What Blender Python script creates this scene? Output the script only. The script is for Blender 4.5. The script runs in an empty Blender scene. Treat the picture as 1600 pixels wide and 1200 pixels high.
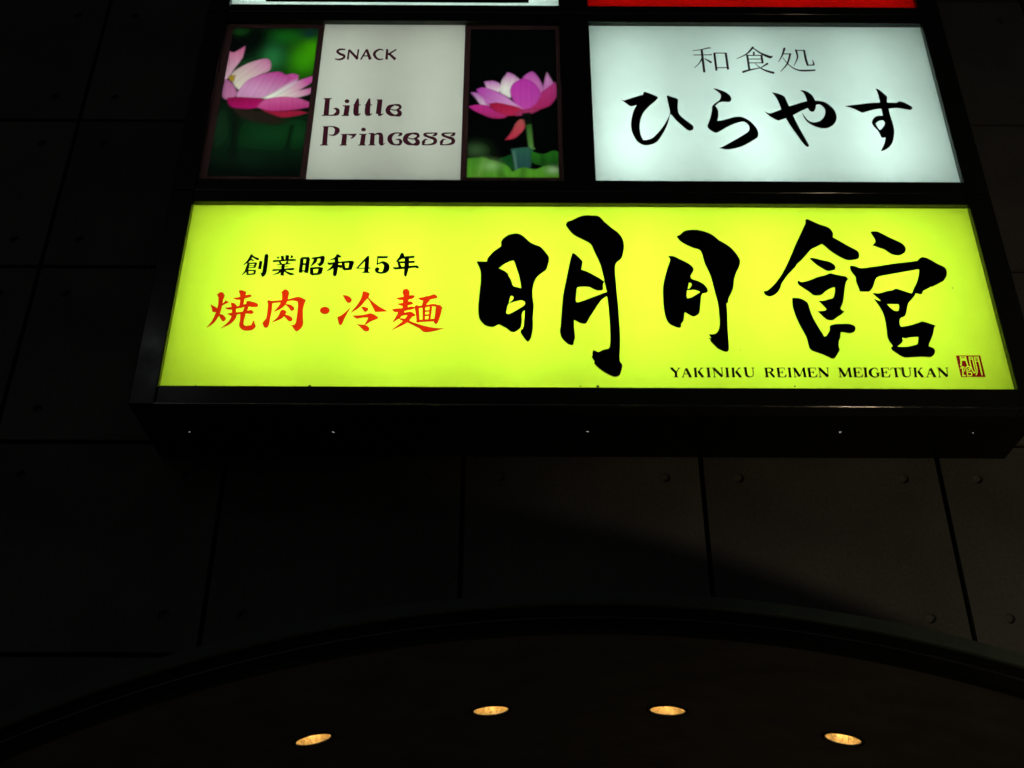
import bpy, bmesh, math, random
import numpy as np
from mathutils import Matrix, Vector

random.seed(7)
scene = bpy.context.scene
COL = scene.collection
Z0 = 3.95            # height of the lower edge of the lowest sign face above the pavement

# ------------------------------------------------------------------ camera
cam_data = bpy.data.cameras.new('camera')
cam_data.sensor_width = 36.0
cam_data.lens = 1756.0 / 1600.0 * 36.0
cam_data.clip_start = 0.05
cam_data.clip_end = 500.0
cam = bpy.data.objects.new('camera', cam_data)
COL.objects.link(cam)
yaw, pitch, roll = 0.003162, 0.533264, 0.002708
fw = Vector((math.sin(yaw) * math.cos(pitch), math.cos(yaw) * math.cos(pitch), math.sin(pitch)))
r0 = Vector((math.cos(yaw), -math.sin(yaw), 0.0))
u0 = r0.cross(fw)
rt = math.cos(roll) * r0 + math.sin(roll) * u0
up = -math.sin(roll) * r0 + math.cos(roll) * u0
cam.matrix_world = Matrix(((rt.x, up.x, -fw.x, -0.33146), (rt.y, up.y, -fw.y, -4.08672),
                           (rt.z, up.z, -fw.z, Z0 - 2.40052), (0, 0, 0, 1)))
scene.camera = cam

# ------------------------------------------------------------------ night sky, faint moon, street light
world = bpy.data.worlds.new('World')
scene.world = world
world.use_nodes = True
wn = world.node_tree
bg = wn.nodes['Background']
sky = wn.nodes.new('ShaderNodeTexSky')
sky.sky_type = 'NISHITA'
sky.sun_disc = False
sky.sun_elevation = math.radians(30)
sky.sun_rotation = math.radians(200)
wn.links.new(sky.outputs[0], bg.inputs[0])
bg.inputs[1].default_value = 0.0013

moon_data = bpy.data.lights.new('moon_light', 'SUN')
moon_data.energy = 0.0015
moon_data.angle = math.radians(0.5)
moon_data.color = (0.9, 0.95, 1.0)
moon = bpy.data.objects.new('moon_light', moon_data)
moon.rotation_euler = (math.radians(60), 0, math.radians(-20))
COL.objects.link(moon)

street_data = bpy.data.lights.new('street_light', 'SPOT')
street_data.energy = 50.0
street_data.spot_size = math.radians(58)
street_data.spot_blend = 1.0
street_data.color = (1.0, 0.78, 0.50)
street_data.shadow_soft_size = 0.14
street = bpy.data.objects.new('street_light', street_data)
street.location = (2.85, -4.3, 0.34)
street.rotation_euler = (Vector((2.3, 0.44, Z0 - 0.7)) - street.location).to_track_quat('-Z', 'Y').to_euler()
COL.objects.link(street)

scene.view_settings.view_transform = 'Standard'
scene.view_settings.look = 'None'
scene.view_settings.exposure = 0.0
scene.view_settings.gamma = 1.0
scene.cycles.max_bounces = 7
scene.cycles.diffuse_bounces = 4
scene.cycles.glossy_bounces = 3
scene.cycles.transmission_bounces = 4
scene.cycles.transparent_max_bounces = 8
scene.cycles.caustics_reflective = False
scene.cycles.caustics_refractive = False
scene.cycles.use_denoising = True
scene.cycles.filter_width = 1.7

# ------------------------------------------------------------------ traced lettering, in millimetres on the sign plane
GLYPHS = {
 'big': [
  ('character', [[(21.8,920.6),(4.6,917.8),(-10,912.4),(-42.7,891.8),(-60.6,884),(-63.6,881.7),(-67.1,877.4),(-73.3,862.7),(-59.6,836.7),(-50.8,821.9),(-44.3,812.9),(-38.3,806.2),(-27.8,797.4),(26.8,763.9),(34.2,757.7),(40.9,748.4),(44.3,740.2),(54.6,706.6),(68.6,668.4),(77,641.5),(80.4,626.8),(84.9,602),(90.3,565.3),(92.3,543.8),(91.1,544.2),(78.2,556.9),(70.1,563.6),(37.9,585.5),(14,599.9),(-8.3,609.4),(-1.7,646.9),(-1.5,653.6),(-2.3,657.7),(-13.8,673.5),(-31.7,694.1),(-37,698.5),(-45.2,702.8),(-53.6,676.2),(-56.4,664.1),(-85.8,510.5),(-93,469.7),(-96,445.2),(-100.2,399),(-106.9,309.6),(-110.8,284.2),(-111,275.9),(-110.1,267.2),(-107.2,253.5),(-103.2,243.3),(-96.8,232.8),(-83.6,217.3),(-76.9,211.7),(-67,207.3),(-64.2,206.7),(-61.5,207.2),(-54.5,209.8),(-52.5,222.6),(-47.2,237.4),(-45.5,244.4),(-45.7,262.1),(-48.9,300.7),(-47.8,336.7),(-45,335.6),(-26.5,323.3),(-17.5,319.2),(-10.9,317.5),(-3.6,317.5),(1.3,318.9),(4.5,321),(10.8,330.7),(24.2,357.7),(64.2,427.2),(71.4,438.5),(79.6,448),(89.5,457),(96,460.9),(102.1,461.7),(106.2,378),(107.9,310.7),(107.2,260),(105.8,227.5),(104.1,211.9),(101.9,201.7),(99.6,195.5),(95.5,190.9),(89.9,188.5),(71.8,183.7),(57.7,174.5),(53.2,172.4),(49,172.8),(38.3,180.2),(29.5,181.3),(24.8,161.8),(25,160.6),(28.1,158.6),(24.3,153.7),(23,149.7),(25.2,140.4),(34.3,125.2),(31.2,115.5),(41.8,100.4),(51.1,89.9),(61.9,79.7),(72.5,71),(97,55.3),(110.3,49),(116.4,47.7),(123.9,48.2),(130.1,50.3),(133.6,52.2),(137.6,55.9),(140.1,59.9),(144.7,71.4),(149.7,89.7),(151.6,99.3),(152,107.3),(150.7,112.5),(142.4,125.7),(141.5,132.6),(142.5,152.7),(147.2,203.1),(148.9,239.2),(149.7,301.8),(148.6,407.2),(145.6,478.8),(142.4,585.5),(143.2,618.3),(145.4,633),(148.7,642.8),(151.5,647.9),(155,652.1),(168,664.9),(173.2,671.6),(177.7,680.7),(180.6,689.3),(185.8,711.5),(189,731.5),(189.9,743.8),(189.1,764.8),(186.7,779),(183.3,790.5),(176.9,803.9),(170,814.6),(162,824.7),(139.7,845.8),(115.5,872.5),(106.7,882.7),(85.6,911.1),(79.8,915.8),(69.6,919.1),(48.4,919.5),(34,920.9)],
   [(-307.3,812.6),(-322.7,809.8),(-336.6,804.6),(-348.6,795.7),(-360.8,782.2),(-366.5,773.5),(-370.1,764.7),(-370.4,756),(-368,740.9),(-400.2,711.7),(-406.7,704.9),(-414.4,695.1),(-425.1,678.7),(-430.8,668.2),(-432.5,661.9),(-433.4,652.1),(-473.8,652.9),(-477.4,651.5),(-479.4,649.5),(-467.4,619.3),(-463.2,606.4),(-461.2,595.8),(-459.8,579),(-459.4,535),(-464.4,474.6),(-468.1,418.3),(-467.8,380.4),(-466.3,361),(-462.8,342.9),(-457,330.7),(-447.7,318),(-439.9,309.7),(-434.6,305.6),(-426.2,302),(-414.3,298.6),(-409.4,297.8),(-403.2,297.8),(-393.4,301.7),(-377.2,312.8),(-342.9,291.3),(-326.2,275.8),(-319.6,272.9),(-311.2,272.1),(-305,273.5),(-299.8,276.8),(-284.7,292),(-280.5,297.8),(-278.7,304.1),(-277.3,316.6),(-276.2,340.1),(-276.9,354.8),(-276.4,364.1),(-274.3,372.2),(-270.4,380.7),(-268.2,383.3),(-263.6,386.1),(-265.3,347.3),(-268.3,306.6),(-272.8,289.1),(-279.8,285.3),(-281.8,277),(-282.2,272.1),(-280.1,265.4),(-262.4,234.9),(-258.6,229.9),(-250,221.9),(-240.3,235.4),(-236,244.6),(-230.9,269),(-227.9,294.4),(-227.3,325.7),(-228,338.7),(-227.8,361),(-224.4,396.6),(-223.6,412.4),(-224.5,426.5),(-228.1,455.2),(-229.4,490.6),(-228.2,503.6),(-225.1,520.2),(-221.5,534.2),(-217.5,546),(-211.2,560.1),(-205.9,569.4),(-197.5,579.1),(-170.6,602.1),(-165.4,609.9),(-161.3,622.3),(-154.4,649.2),(-152.4,660.8),(-151.8,672.1),(-153.5,681.5),(-160.7,695.6),(-179.6,723.6),(-191.1,737.1),(-197.9,741.6),(-209.6,745.9),(-217.5,750),(-233.9,759.9),(-243.3,768.5),(-257.1,784.9),(-268.8,797.2),(-277.9,805),(-285.3,809),(-293.3,811.9),(-298.1,812.8)],
   [(-314.2,657.7),(-313.2,657.8),(-312.4,656.8),(-302.3,625.5),(-288,572.9),(-281.5,532.1),(-278.7,509.4),(-279.2,507.1),(-308,514.4),(-312.3,516.6),(-314.5,518.8),(-318.1,526.7),(-324.4,552.9),(-333.6,569.6),(-334.7,572.2),(-336.4,582.8),(-338.8,587.2),(-345.4,593.9),(-353.4,600),(-377.9,614.9),(-358.3,634.6),(-346.8,643.7),(-329.8,653.6)],
   [(92.2,539.9),(92.8,540.2),(93.1,539),(100.5,488.5),(99.9,487.4),(45.5,463.2),(4.1,443.5),(-17.7,434.4),(-30.5,430.8),(-35.4,434.3),(-37.4,436.8),(-38.1,445.5),(-33.6,482.6),(-32.3,499.5),(-30.3,506.9),(-28.4,510.8),(-26.9,512.2),(-18.6,514.1),(-2.6,515.6),(22.3,515.2),(29,512.6),(39.8,504.6),(55.1,496),(63.6,494.2),(75,494.7),(80.4,497.4),(83.9,502.3),(85.4,510.2),(85.8,521.5),(86.9,529.8),(88.9,534.6)],
   [(-325.2,462.8),(-320.7,463),(-315.3,461.2),(-312.9,456.9),(-312.4,454.3),(-312.8,451.7),(-314.6,446.6),(-317.5,441.6),(-334,424.1),(-330.6,443)],
   [(-280.9,440.7),(-273.7,440.4),(-263.2,433.1),(-261.9,423.3),(-262.3,420.3),(-263.5,417.2),(-266.3,413.7),(-275.5,405.6),(-295.9,390.2),(-314.5,377.8),(-328.2,369.7),(-333.8,367.1),(-337.7,366.6),(-344.7,371.8),(-343.5,386.2),(-339.7,406.2),(-337.3,414.7),(-333.7,421.3),(-330.1,424.5),(-323.5,427.7),(-289.9,438.6)]]),
  ('character', [[(503.6,839),(486.5,836.7),(472.1,831.5),(463.2,825),(449.2,809.8),(434.2,799.5),(433.6,798.3),(444.5,777.6),(449,771.9),(456.8,764.3),(475.5,750.6),(501.3,735.8),(508.4,732.6),(524,727.9),(532,723.4),(536.9,717.1),(540.5,707),(543.1,694.4),(548.3,654.8),(550.5,642.8),(566.1,592.1),(569.7,575.8),(572.7,556.9),(586.1,456.1),(588.3,435.9),(589.7,400.9),(589.2,356.4),(588.4,337.1),(585.9,312.7),(582.3,297.3),(577.3,285.2),(571,275.6),(566.3,271),(562.2,268.4),(553.6,266.2),(535.2,265.5),(543.2,247.3),(542.6,246.7),(532.2,246.7),(531.4,246),(540.1,237),(537.9,230.4),(562.4,197.2),(565.7,193.8),(576.2,186.4),(589.6,179.2),(599.3,175.9),(604.5,176.4),(607.8,178.4),(612.8,183),(615.2,196.1),(616,204.2),(619,290.8),(626.6,396.4),(626.4,427.6),(633,432.2),(634.8,434.9),(636.4,446.9),(638.6,454.7),(656.9,491.5),(663.8,508),(667.9,523.3),(672.3,553.1),(674.4,562.8),(683.4,588.4),(689.9,603.5),(699.9,622.6),(705.7,637.4),(709.9,652.6),(710.6,660.2),(710.3,665.6),(707.3,678.6),(700.8,697.1),(692,713.8),(680.6,730.5),(670.1,743.2),(653.9,758.8),(627.9,777.7),(606.4,802),(598.2,809.9),(588.2,817.3),(579.5,822.3),(550.7,834.2),(536.3,837.9),(529.4,838.9)],
   [(397.2,688.7),(388.7,687.4),(386.6,686.3),(393.3,674.1),(394.8,667.4),(394,661.6),(391.5,653),(379.4,619.9),(369.2,586.2),(358.5,545.6),(353.8,522.4),(351.5,504.5),(350.1,483.7),(348.3,429),(348.4,398.3),(350.5,371.2),(354.3,348.8),(359.2,333.3),(365,322.4),(371.2,315.8),(375.6,312.4),(390.3,303.7),(399.5,299.9),(411.6,298.3),(419.6,308.5),(417.9,314.3),(418.2,317.7),(428.9,333.7),(431,338.7),(434.2,352.2),(439.1,380.6),(467.4,361.1),(473.8,358.6),(478.4,358.6),(485.6,360.8),(493.7,365.9),(500.6,373.1),(503.3,378.8),(506.5,391.5),(514,435.1),(517,457.9),(518.3,464.3),(521.7,474.3),(524.9,481.6),(538.9,483.7),(544.1,486.1),(550.4,493.9),(550.7,499.6),(549.6,508.7),(546.9,514.8),(542.7,522.2),(533.8,533.1),(523.4,541.8),(513.6,548.4),(506.4,551.8),(487.6,558.5),(483.5,561.2),(481.5,563.9),(479.8,569.6),(480.1,577.1),(481.8,581.1),(488.1,590.8),(494.1,603.3),(496.6,610.8),(496.6,617),(495,622.8),(492.2,628.1),(487.7,634.4),(478.8,643.3),(465.2,654.4),(437.9,670.7),(417.6,684.8),(407.7,688.8)],
   [(469.8,539.2),(479.3,539.2),(481.3,531.9),(481,527.5),(478.3,521.4),(470.2,509.3),(467.5,507.3),(462.4,506),(462.5,508.6)],
   [(481.1,500.9),(488.4,501.1),(498.2,498.9),(510.9,493.8),(515.9,489),(477,461),(466.8,457.4),(455.8,455.8),(454.2,470),(455.4,480.4),(459,498)]]),
  ('character', [[(1044.4,904.6),(1041.3,903.2),(1035.8,897.9),(1036,884.3),(1030.9,871.6),(975.6,762.1),(942.2,688.7),(925.1,653.1),(906.2,616.4),(892.9,592.8),(877.5,568.9),(862.5,548),(852.4,535.6),(836.7,518.3),(826,507.6),(818.6,501.5),(808.4,496.7),(798.6,495.9),(799.2,488.1),(800.6,481.6),(803.3,476.6),(808.8,471.6),(816.8,467.7),(822.5,467.2),(828.6,468.3),(834.1,470),(841.7,473.9),(854.8,484),(864.1,495.2),(870.8,506.3),(875,514.5),(884,537.3),(889.9,547.8),(898.6,561.1),(918.2,587.2),(954.8,627.3),(967.1,645.9),(989.9,668.5),(1032,719.5),(1039.4,727.5),(1045.9,732.5),(1066.2,742.8),(1094.5,760.1),(1095.5,759.7),(1103.7,749.7),(1122.7,724.4),(1135.7,711),(1161.3,689.4),(1185.1,673.8),(1191.9,670.7),(1199.6,668.8),(1208.9,668.4),(1217.8,669.4),(1232.7,672.2),(1243.3,675.5),(1246.8,677.8),(1250.3,682.4),(1254.4,692.3),(1256.3,702.3),(1255.5,711.3),(1252.4,717.8),(1247.5,724.1),(1239.5,731.3),(1212.7,749.2),(1148.8,799.8),(1154,815.6),(1153.6,825.3),(1149,839.2),(1144.3,847.1),(1139.1,853.1),(1129.5,861),(1096.2,874.2),(1051.8,901.8),(1047.3,904.2)],
   [(1339.2,834.4),(1331,831.5),(1327.4,829.8),(1326.8,828.6),(1340.3,788.5),(1341.7,775.2),(1330.1,759.4),(1324.1,753.1),(1324.1,751.9),(1334,749.6),(1350.3,740.4),(1373.8,730.2),(1377.1,728),(1386.3,717.9),(1399.5,705.7),(1408.5,700.8),(1416.5,698.5),(1431.4,696.7),(1437.8,697.8),(1444,700.1),(1450.5,703.7),(1458.1,709.3),(1463.2,714.1),(1467.1,719.3),(1470.5,726.2),(1472.4,732.1),(1472.9,739.8),(1472.4,745.3),(1469.3,754.4),(1466.3,759.2),(1459.9,766.4),(1450.9,773.2),(1418.4,793.4),(1365.1,830.8),(1358.6,833.5),(1353.2,834.5)],
   [(1538.8,687.7),(1531.4,685),(1526.4,681.8),(1516.8,670.4),(1511.4,667),(1482.3,661.9),(1399.6,650.6),(1322.3,635.1),(1278.4,627.2),(1260,624.8),(1248.5,624.8),(1240.3,627.5),(1229,633.9),(1222.8,636.2),(1210.1,637.9),(1205.3,636.9),(1204.6,635.9),(1202,623.4),(1202.2,614.5),(1207.9,597.7),(1217.2,580.6),(1219.3,574.8),(1219.5,569),(1217.6,555.8),(1217.6,548.4),(1223.6,514.7),(1226.1,496.9),(1227,495.8),(1248.2,494.7),(1264.2,494.8),(1269.9,496.7),(1273.2,498.9),(1280.7,508.1),(1290,523.8),(1296,536.5),(1304.1,556.8),(1310.1,567.3),(1316.2,573.6),(1326.1,579.4),(1347.2,584.9),(1501.1,618.2),(1508.4,618.7),(1512.8,617),(1503.3,583.4),(1495.6,561.3),(1488.1,545.5),(1460.6,496.5),(1456,486.5),(1434.6,494.5),(1397.6,511),(1389.4,512.8),(1383.6,510.5),(1373.2,503.7),(1351.2,499.9),(1315.8,488.1),(1309.2,486.8),(1303.1,486.7),(1287.8,488.8),(1284.8,487.8),(1281.4,485.1),(1310.5,446.9),(1309.6,446.4),(1298.2,450.2),(1283.1,457.5),(1282.5,457),(1300.8,413.4),(1308.5,387.9),(1310.7,375.6),(1312.4,357.9),(1313,329.7),(1310.9,288),(1308.8,264.7),(1308.6,252.7),(1309.7,244.9),(1314.2,230.1),(1324.2,210.1),(1314.3,199.8),(1315.7,192.1),(1316.9,189.2),(1323,182.3),(1344.8,162.5),(1355.8,154.9),(1365.5,151.2),(1379.2,150.8),(1432.5,155.1),(1449,155.2),(1469.9,152.9),(1476.2,153.4),(1482.9,156.3),(1491.9,164),(1497,170.7),(1501.4,179.2),(1502.6,185.3),(1502.5,189),(1501.8,192.2),(1499.2,197.1),(1493.7,202.9),(1480,208.8),(1479.4,210.5),(1485,225.3),(1498.3,249.2),(1508.7,269.5),(1513.5,281.6),(1520.6,303.7),(1523.1,307.8),(1530,316.2),(1495.9,331.6),(1483.7,335.8),(1475.2,337.5),(1468.5,336.9),(1453.8,329.6),(1429.9,321.1),(1404.9,314.1),(1390.1,311.1),(1378,310.4),(1374,317.1),(1373.7,326.3),(1375.7,339.7),(1378,346.9),(1380.1,350.7),(1382.5,353.8),(1385.3,355.9),(1401,363.8),(1406,369.4),(1410,376.6),(1413.1,383.8),(1423.2,416.2),(1429.9,432.1),(1436.8,441.6),(1454.3,460.1),(1465,473.1),(1469,479.6),(1471,485.3),(1474.9,486.8),(1478.8,486.8),(1486,483.5),(1492.8,481.7),(1495.3,481.9),(1498.8,483.6),(1501.4,485.7),(1504.2,489.4),(1507.7,499.4),(1512.4,503.4),(1538.5,517.3),(1542.2,519.9),(1546.5,525.2),(1549.5,522.6),(1552.4,522.6),(1570.6,532.3),(1605.6,552.6),(1611.5,558),(1615.6,562.9),(1627.3,581),(1633.2,596.1),(1635.4,605.4),(1635.8,611.6),(1634.6,620.1),(1631.5,626.9),(1627.4,633),(1620.4,638.8),(1601.6,649.7),(1577.6,670.4),(1562.7,681.5),(1550.9,686.5),(1544.2,687.9)],
   [(1036,680.3),(1029.2,678.5),(1026.9,677),(1037.7,661.4),(1051.1,645.3),(1059.7,636.3),(1086.2,614.2),(1096.2,608.5),(1104.3,607.1),(1128.6,613.6),(1132.1,615.4),(1137.2,626.6),(1137.4,631.5),(1136.5,636.4),(1132.7,644.6),(1121.9,654.8),(1114.3,659.6),(1106.8,662.7),(1074.5,670.5),(1052.1,678.7),(1041.5,680.5)],
   [(1105.9,595),(1100.9,593.2),(1086.2,585.4),(1061.2,578.4),(1048.4,573.9),(1016.2,558.6),(994.7,550.5),(981,546.9),(972,546.3),(967.6,547.7),(963.4,551.9),(960.7,553.2),(956.4,550.8),(955.9,547.3),(955.6,539.4),(956.2,534.6),(959.9,528.1),(999.1,494),(1013.7,477.9),(1017.2,475.3),(1023.7,473.1),(1038.5,472.7),(1046.2,474.1),(1051.4,476),(1058,480.2),(1074.4,496.5),(1090.3,507.6),(1104.5,515),(1114.1,517.4),(1118.1,517.5),(1115.6,499.4),(1112.1,484.6),(1106.5,468.6),(1103.1,462.5),(1100.5,459.7),(1096.7,457.7),(1085,454.7),(1064.5,447.5),(1055.7,445.7),(1037.2,444.7),(1035.7,444.1),(1058.4,410.4),(1065.1,398.9),(1059.9,394.6),(1055,392.4),(1026.8,389.1),(1024.6,388.5),(1024.6,387.7),(1044.7,359.4),(1056,346.8),(1059.9,344.3),(1065.9,342.2),(1078,340.9),(1083.7,341.9),(1089.7,344.8),(1102.2,356),(1125.2,370.8),(1142.5,387.9),(1142.2,389),(1130.7,397.4),(1129,400.1),(1127.1,406.1),(1137.3,424.5),(1143.7,439.1),(1149.7,460.6),(1164,520.5),(1169.3,538.9),(1174,549),(1185,564),(1179.5,574.5),(1177.3,577.3),(1173.6,579.4),(1164,582.1),(1136,586.9),(1112,595.1)],
   [(922.3,460.4),(920.8,455.5),(918.6,440),(916.9,417.7),(918,400.7),(921.4,376.9),(925.6,355),(933.5,323.9),(940.7,300.6),(955.4,257.5),(958.3,239.8),(960.5,209.8),(962.2,200),(965,192.3),(969.5,186.5),(977.4,180.9),(988.4,175.7),(1015.9,165.8),(1048.4,145.2),(1052,143.9),(1057.8,143.9),(1063.7,146.5),(1067.8,150.9),(1073.8,159.1),(1088.6,180.3),(1092,186.8),(1092.5,190.9),(1090.1,206.4),(1091.3,217.1),(1095.8,235.6),(1103.1,248.8),(1104.9,253.7),(1110.3,279.3),(1126.4,278),(1144.5,273.6),(1151.6,274.5),(1160.4,277.1),(1168.9,282.5),(1174.1,288.9),(1176.4,294.7),(1177.7,300.6),(1177.4,306),(1176.5,308.9),(1173.3,314.1),(1168.7,317.8),(1160.5,321.5),(1153.1,323.2),(1142,324),(1100.6,323.4),(1090.7,322),(1081.2,319.4),(1072.3,315.5),(1068.7,312.9),(1067,310.8),(1065.2,306.7),(1064.3,295),(1063.2,290),(1058.2,279.6),(1045.3,261.3),(1041.2,258.2),(1036.1,256.4),(1015.2,307.2),(999.7,353.3),(993.8,377.3),(989.9,409.2),(989.1,423.3),(988.2,428.4),(986,433.9),(981.8,439.9),(974.1,446.8),(965.3,452.8),(955.6,457.5),(948.1,459.7),(941.1,460.5)],
   [(1335.8,428.6),(1386.6,428.8),(1387.7,417.3),(1385.9,409.6),(1380.8,394.8),(1376.6,392.9),(1371.1,391.9),(1363.7,393.7),(1358.9,396.6),(1352.8,402.6),(1346.3,410.7)],
   [(1439.1,257.1),(1443.2,257.4),(1443.7,256.3),(1435.3,227.1),(1433,222.1),(1428.8,218.3),(1410,211.7),(1388.1,207),(1368.5,205.6),(1344.9,206.9),(1345.8,208.4),(1360.5,221.5),(1370.8,232.1),(1371.9,234.5),(1372.9,239.9),(1372,253.2),(1383.7,248.9),(1387.8,248.8),(1400.4,253.4)]]),
 ],
 'kana': [
  ('character', [[(339.8,1707.3),(336.5,1706),(334.5,1703.8),(330.6,1690.5),(329.2,1687.9),(326.8,1686.1),(318.7,1684),(283.8,1669.8),(245.1,1652.4),(237.6,1649.7),(234.1,1648.8),(230.6,1648.8),(218.4,1654.1),(254.7,1616.2),(258.9,1612.3),(262.3,1610.2),(270.5,1609.7),(293,1615.8),(294.3,1615.7),(283.8,1592.4),(278.7,1579.9),(275,1568.8),(270.7,1553.4),(266,1531.7),(263.2,1513.9),(261,1495.3),(259.8,1473.4),(260.4,1459.2),(261.9,1445.4),(264.8,1429.1),(268.7,1414.6),(273.6,1400.6),(279.4,1387.2),(284.7,1378.3),(291.4,1370.1),(300.1,1362.2),(304.2,1359.4),(310.9,1356.2),(320,1353.7),(331.1,1353.3),(344.6,1356),(360.1,1361.8),(369.4,1367.2),(380.2,1376.3),(387.4,1385.2),(396,1398.9),(409,1423),(424.2,1453.6),(434.5,1477.9),(442,1500.3),(448.2,1521.9),(454.3,1550.4),(455.9,1552.9),(459.9,1556.1),(460.6,1556.1),(461.7,1554.5),(477.8,1525.1),(487.5,1510.1),(520.7,1467.4),(530.7,1455.9),(537.2,1450.9),(541.7,1449.2),(546.1,1448.7),(550.9,1450.1),(554.5,1452.2),(558.1,1455.1),(561.3,1458.9),(564,1464.9),(564.9,1471.2),(563.7,1478),(560.6,1485.1),(555.2,1491.8),(522.2,1526.6),(512.5,1537.8),(505,1549),(499.9,1560.5),(497.9,1568.2),(497,1576.3),(496.5,1593.4),(497.4,1609.3),(500,1632.2),(501.7,1642.6),(502.4,1651.7),(502.1,1654.3),(501,1657.4),(497.2,1662.1),(493.3,1664.7),(472.9,1673.1),(452,1684.7),(447.7,1679.6),(447.3,1677.8),(453.3,1612),(456.4,1585),(456.7,1570.4),(455,1561),(451,1548.2),(444.9,1532.5),(438.5,1518),(423.7,1488.8),(411,1466.4),(403.2,1454.1),(387.6,1432.5),(371.6,1412.6),(365.3,1405.5),(355.4,1396.8),(345.5,1391.8),(329.4,1387.5),(313.8,1387.2),(308,1404.9),(304.2,1420.3),(302,1438.6),(301.3,1459),(301.5,1468.7),(302.4,1480),(304.6,1496.8),(308.7,1519.7),(313.6,1538.8),(316.2,1546),(323.8,1562.7),(329.9,1573.6),(337.4,1585.5),(343.2,1593.7),(357.9,1612.2),(385.2,1641.1),(396.8,1656.2),(401.3,1663.6),(402.2,1666.2),(402.1,1671.4),(401.6,1674.4),(401,1675),(381.6,1686.6),(357.2,1700),(345.8,1705.6)]]),
  ('character', [[(684.8,1732.6),(684.5,1732.1),(685.5,1730.8),(705.2,1710.3),(714.6,1697.8),(716.7,1692.8),(717.5,1688),(717.8,1682.4),(717.2,1677.1),(714.2,1665.8),(711,1658.8),(708,1653.8),(702.1,1647.5),(688.6,1636.2),(677.8,1625.4),(671.6,1617.9),(668.3,1611.8),(666.7,1605.8),(665.2,1589),(658.5,1556.9),(650,1528),(643.6,1509.3),(637.5,1494.1),(634.4,1484.4),(633.6,1479.3),(634,1472.2),(636.6,1464.9),(640.5,1459.1),(645.2,1453.4),(655.7,1443.8),(662.1,1439.3),(666.3,1437.2),(669.7,1436.3),(673.4,1436.3),(680.9,1439.4),(688.1,1444),(720.1,1468.2),(743.7,1483.5),(756.3,1490.7),(770.8,1498),(789.5,1505.7),(801.4,1509.3),(806.6,1510.2),(811.3,1510.2),(817.4,1508.4),(822.9,1504.7),(828,1498.9),(832.3,1492.2),(835.4,1485.3),(836.8,1480.3),(837.7,1474),(837.8,1465.6),(835.9,1456.8),(832.6,1449.6),(829.7,1445),(825.8,1440.4),(819.8,1435.3),(773,1400.5),(728.3,1368.8),(703.2,1351.8),(692.7,1345.2),(679.9,1338.6),(679.3,1337.8),(691,1333.7),(703.1,1330.4),(711.6,1329.2),(722.1,1329.3),(744.4,1333.6),(770.5,1341.6),(788.6,1349.1),(807.3,1359.9),(839.8,1382.3),(861.5,1399.4),(867.7,1405.2),(871.8,1410.8),(873.4,1414.1),(875.9,1422.4),(877.2,1431.6),(877.3,1440.7),(876.5,1448.3),(875.1,1455.4),(871.9,1466.2),(867.6,1476.8),(862.6,1487.2),(857.6,1496),(850.2,1507.1),(842.5,1516.6),(837,1522.1),(829.5,1528.4),(820.1,1534.7),(810.8,1539.3),(802.2,1541.9),(793.9,1543.2),(781.2,1542.6),(772.5,1540.8),(760.5,1537.3),(719.1,1521.6),(709.4,1518.5),(698.5,1516.3),(684.8,1514.7),(689.9,1531.6),(692.3,1543.1),(694,1555),(695.3,1576),(694.8,1585.4),(693.3,1592.7),(689.3,1602.2),(684.1,1612.4),(684.2,1613.7),(691.5,1623.4),(698.9,1631.2),(704.1,1635.9),(708.8,1638.9),(715,1640.8),(722.8,1641.8),(733.6,1641.8),(746.4,1640.2),(752.1,1640.2),(757.7,1642.1),(762.2,1645.5),(764.9,1649.6),(767.1,1655.7),(767.9,1660.9),(767.8,1666.6),(766.8,1672.7),(765.4,1678.3),(762.7,1685.3),(756.4,1695),(751.3,1701),(745.7,1706.2),(737.9,1711.9),(727,1718.4),(707.7,1727.9),(695.6,1732.3)]]),
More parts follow.
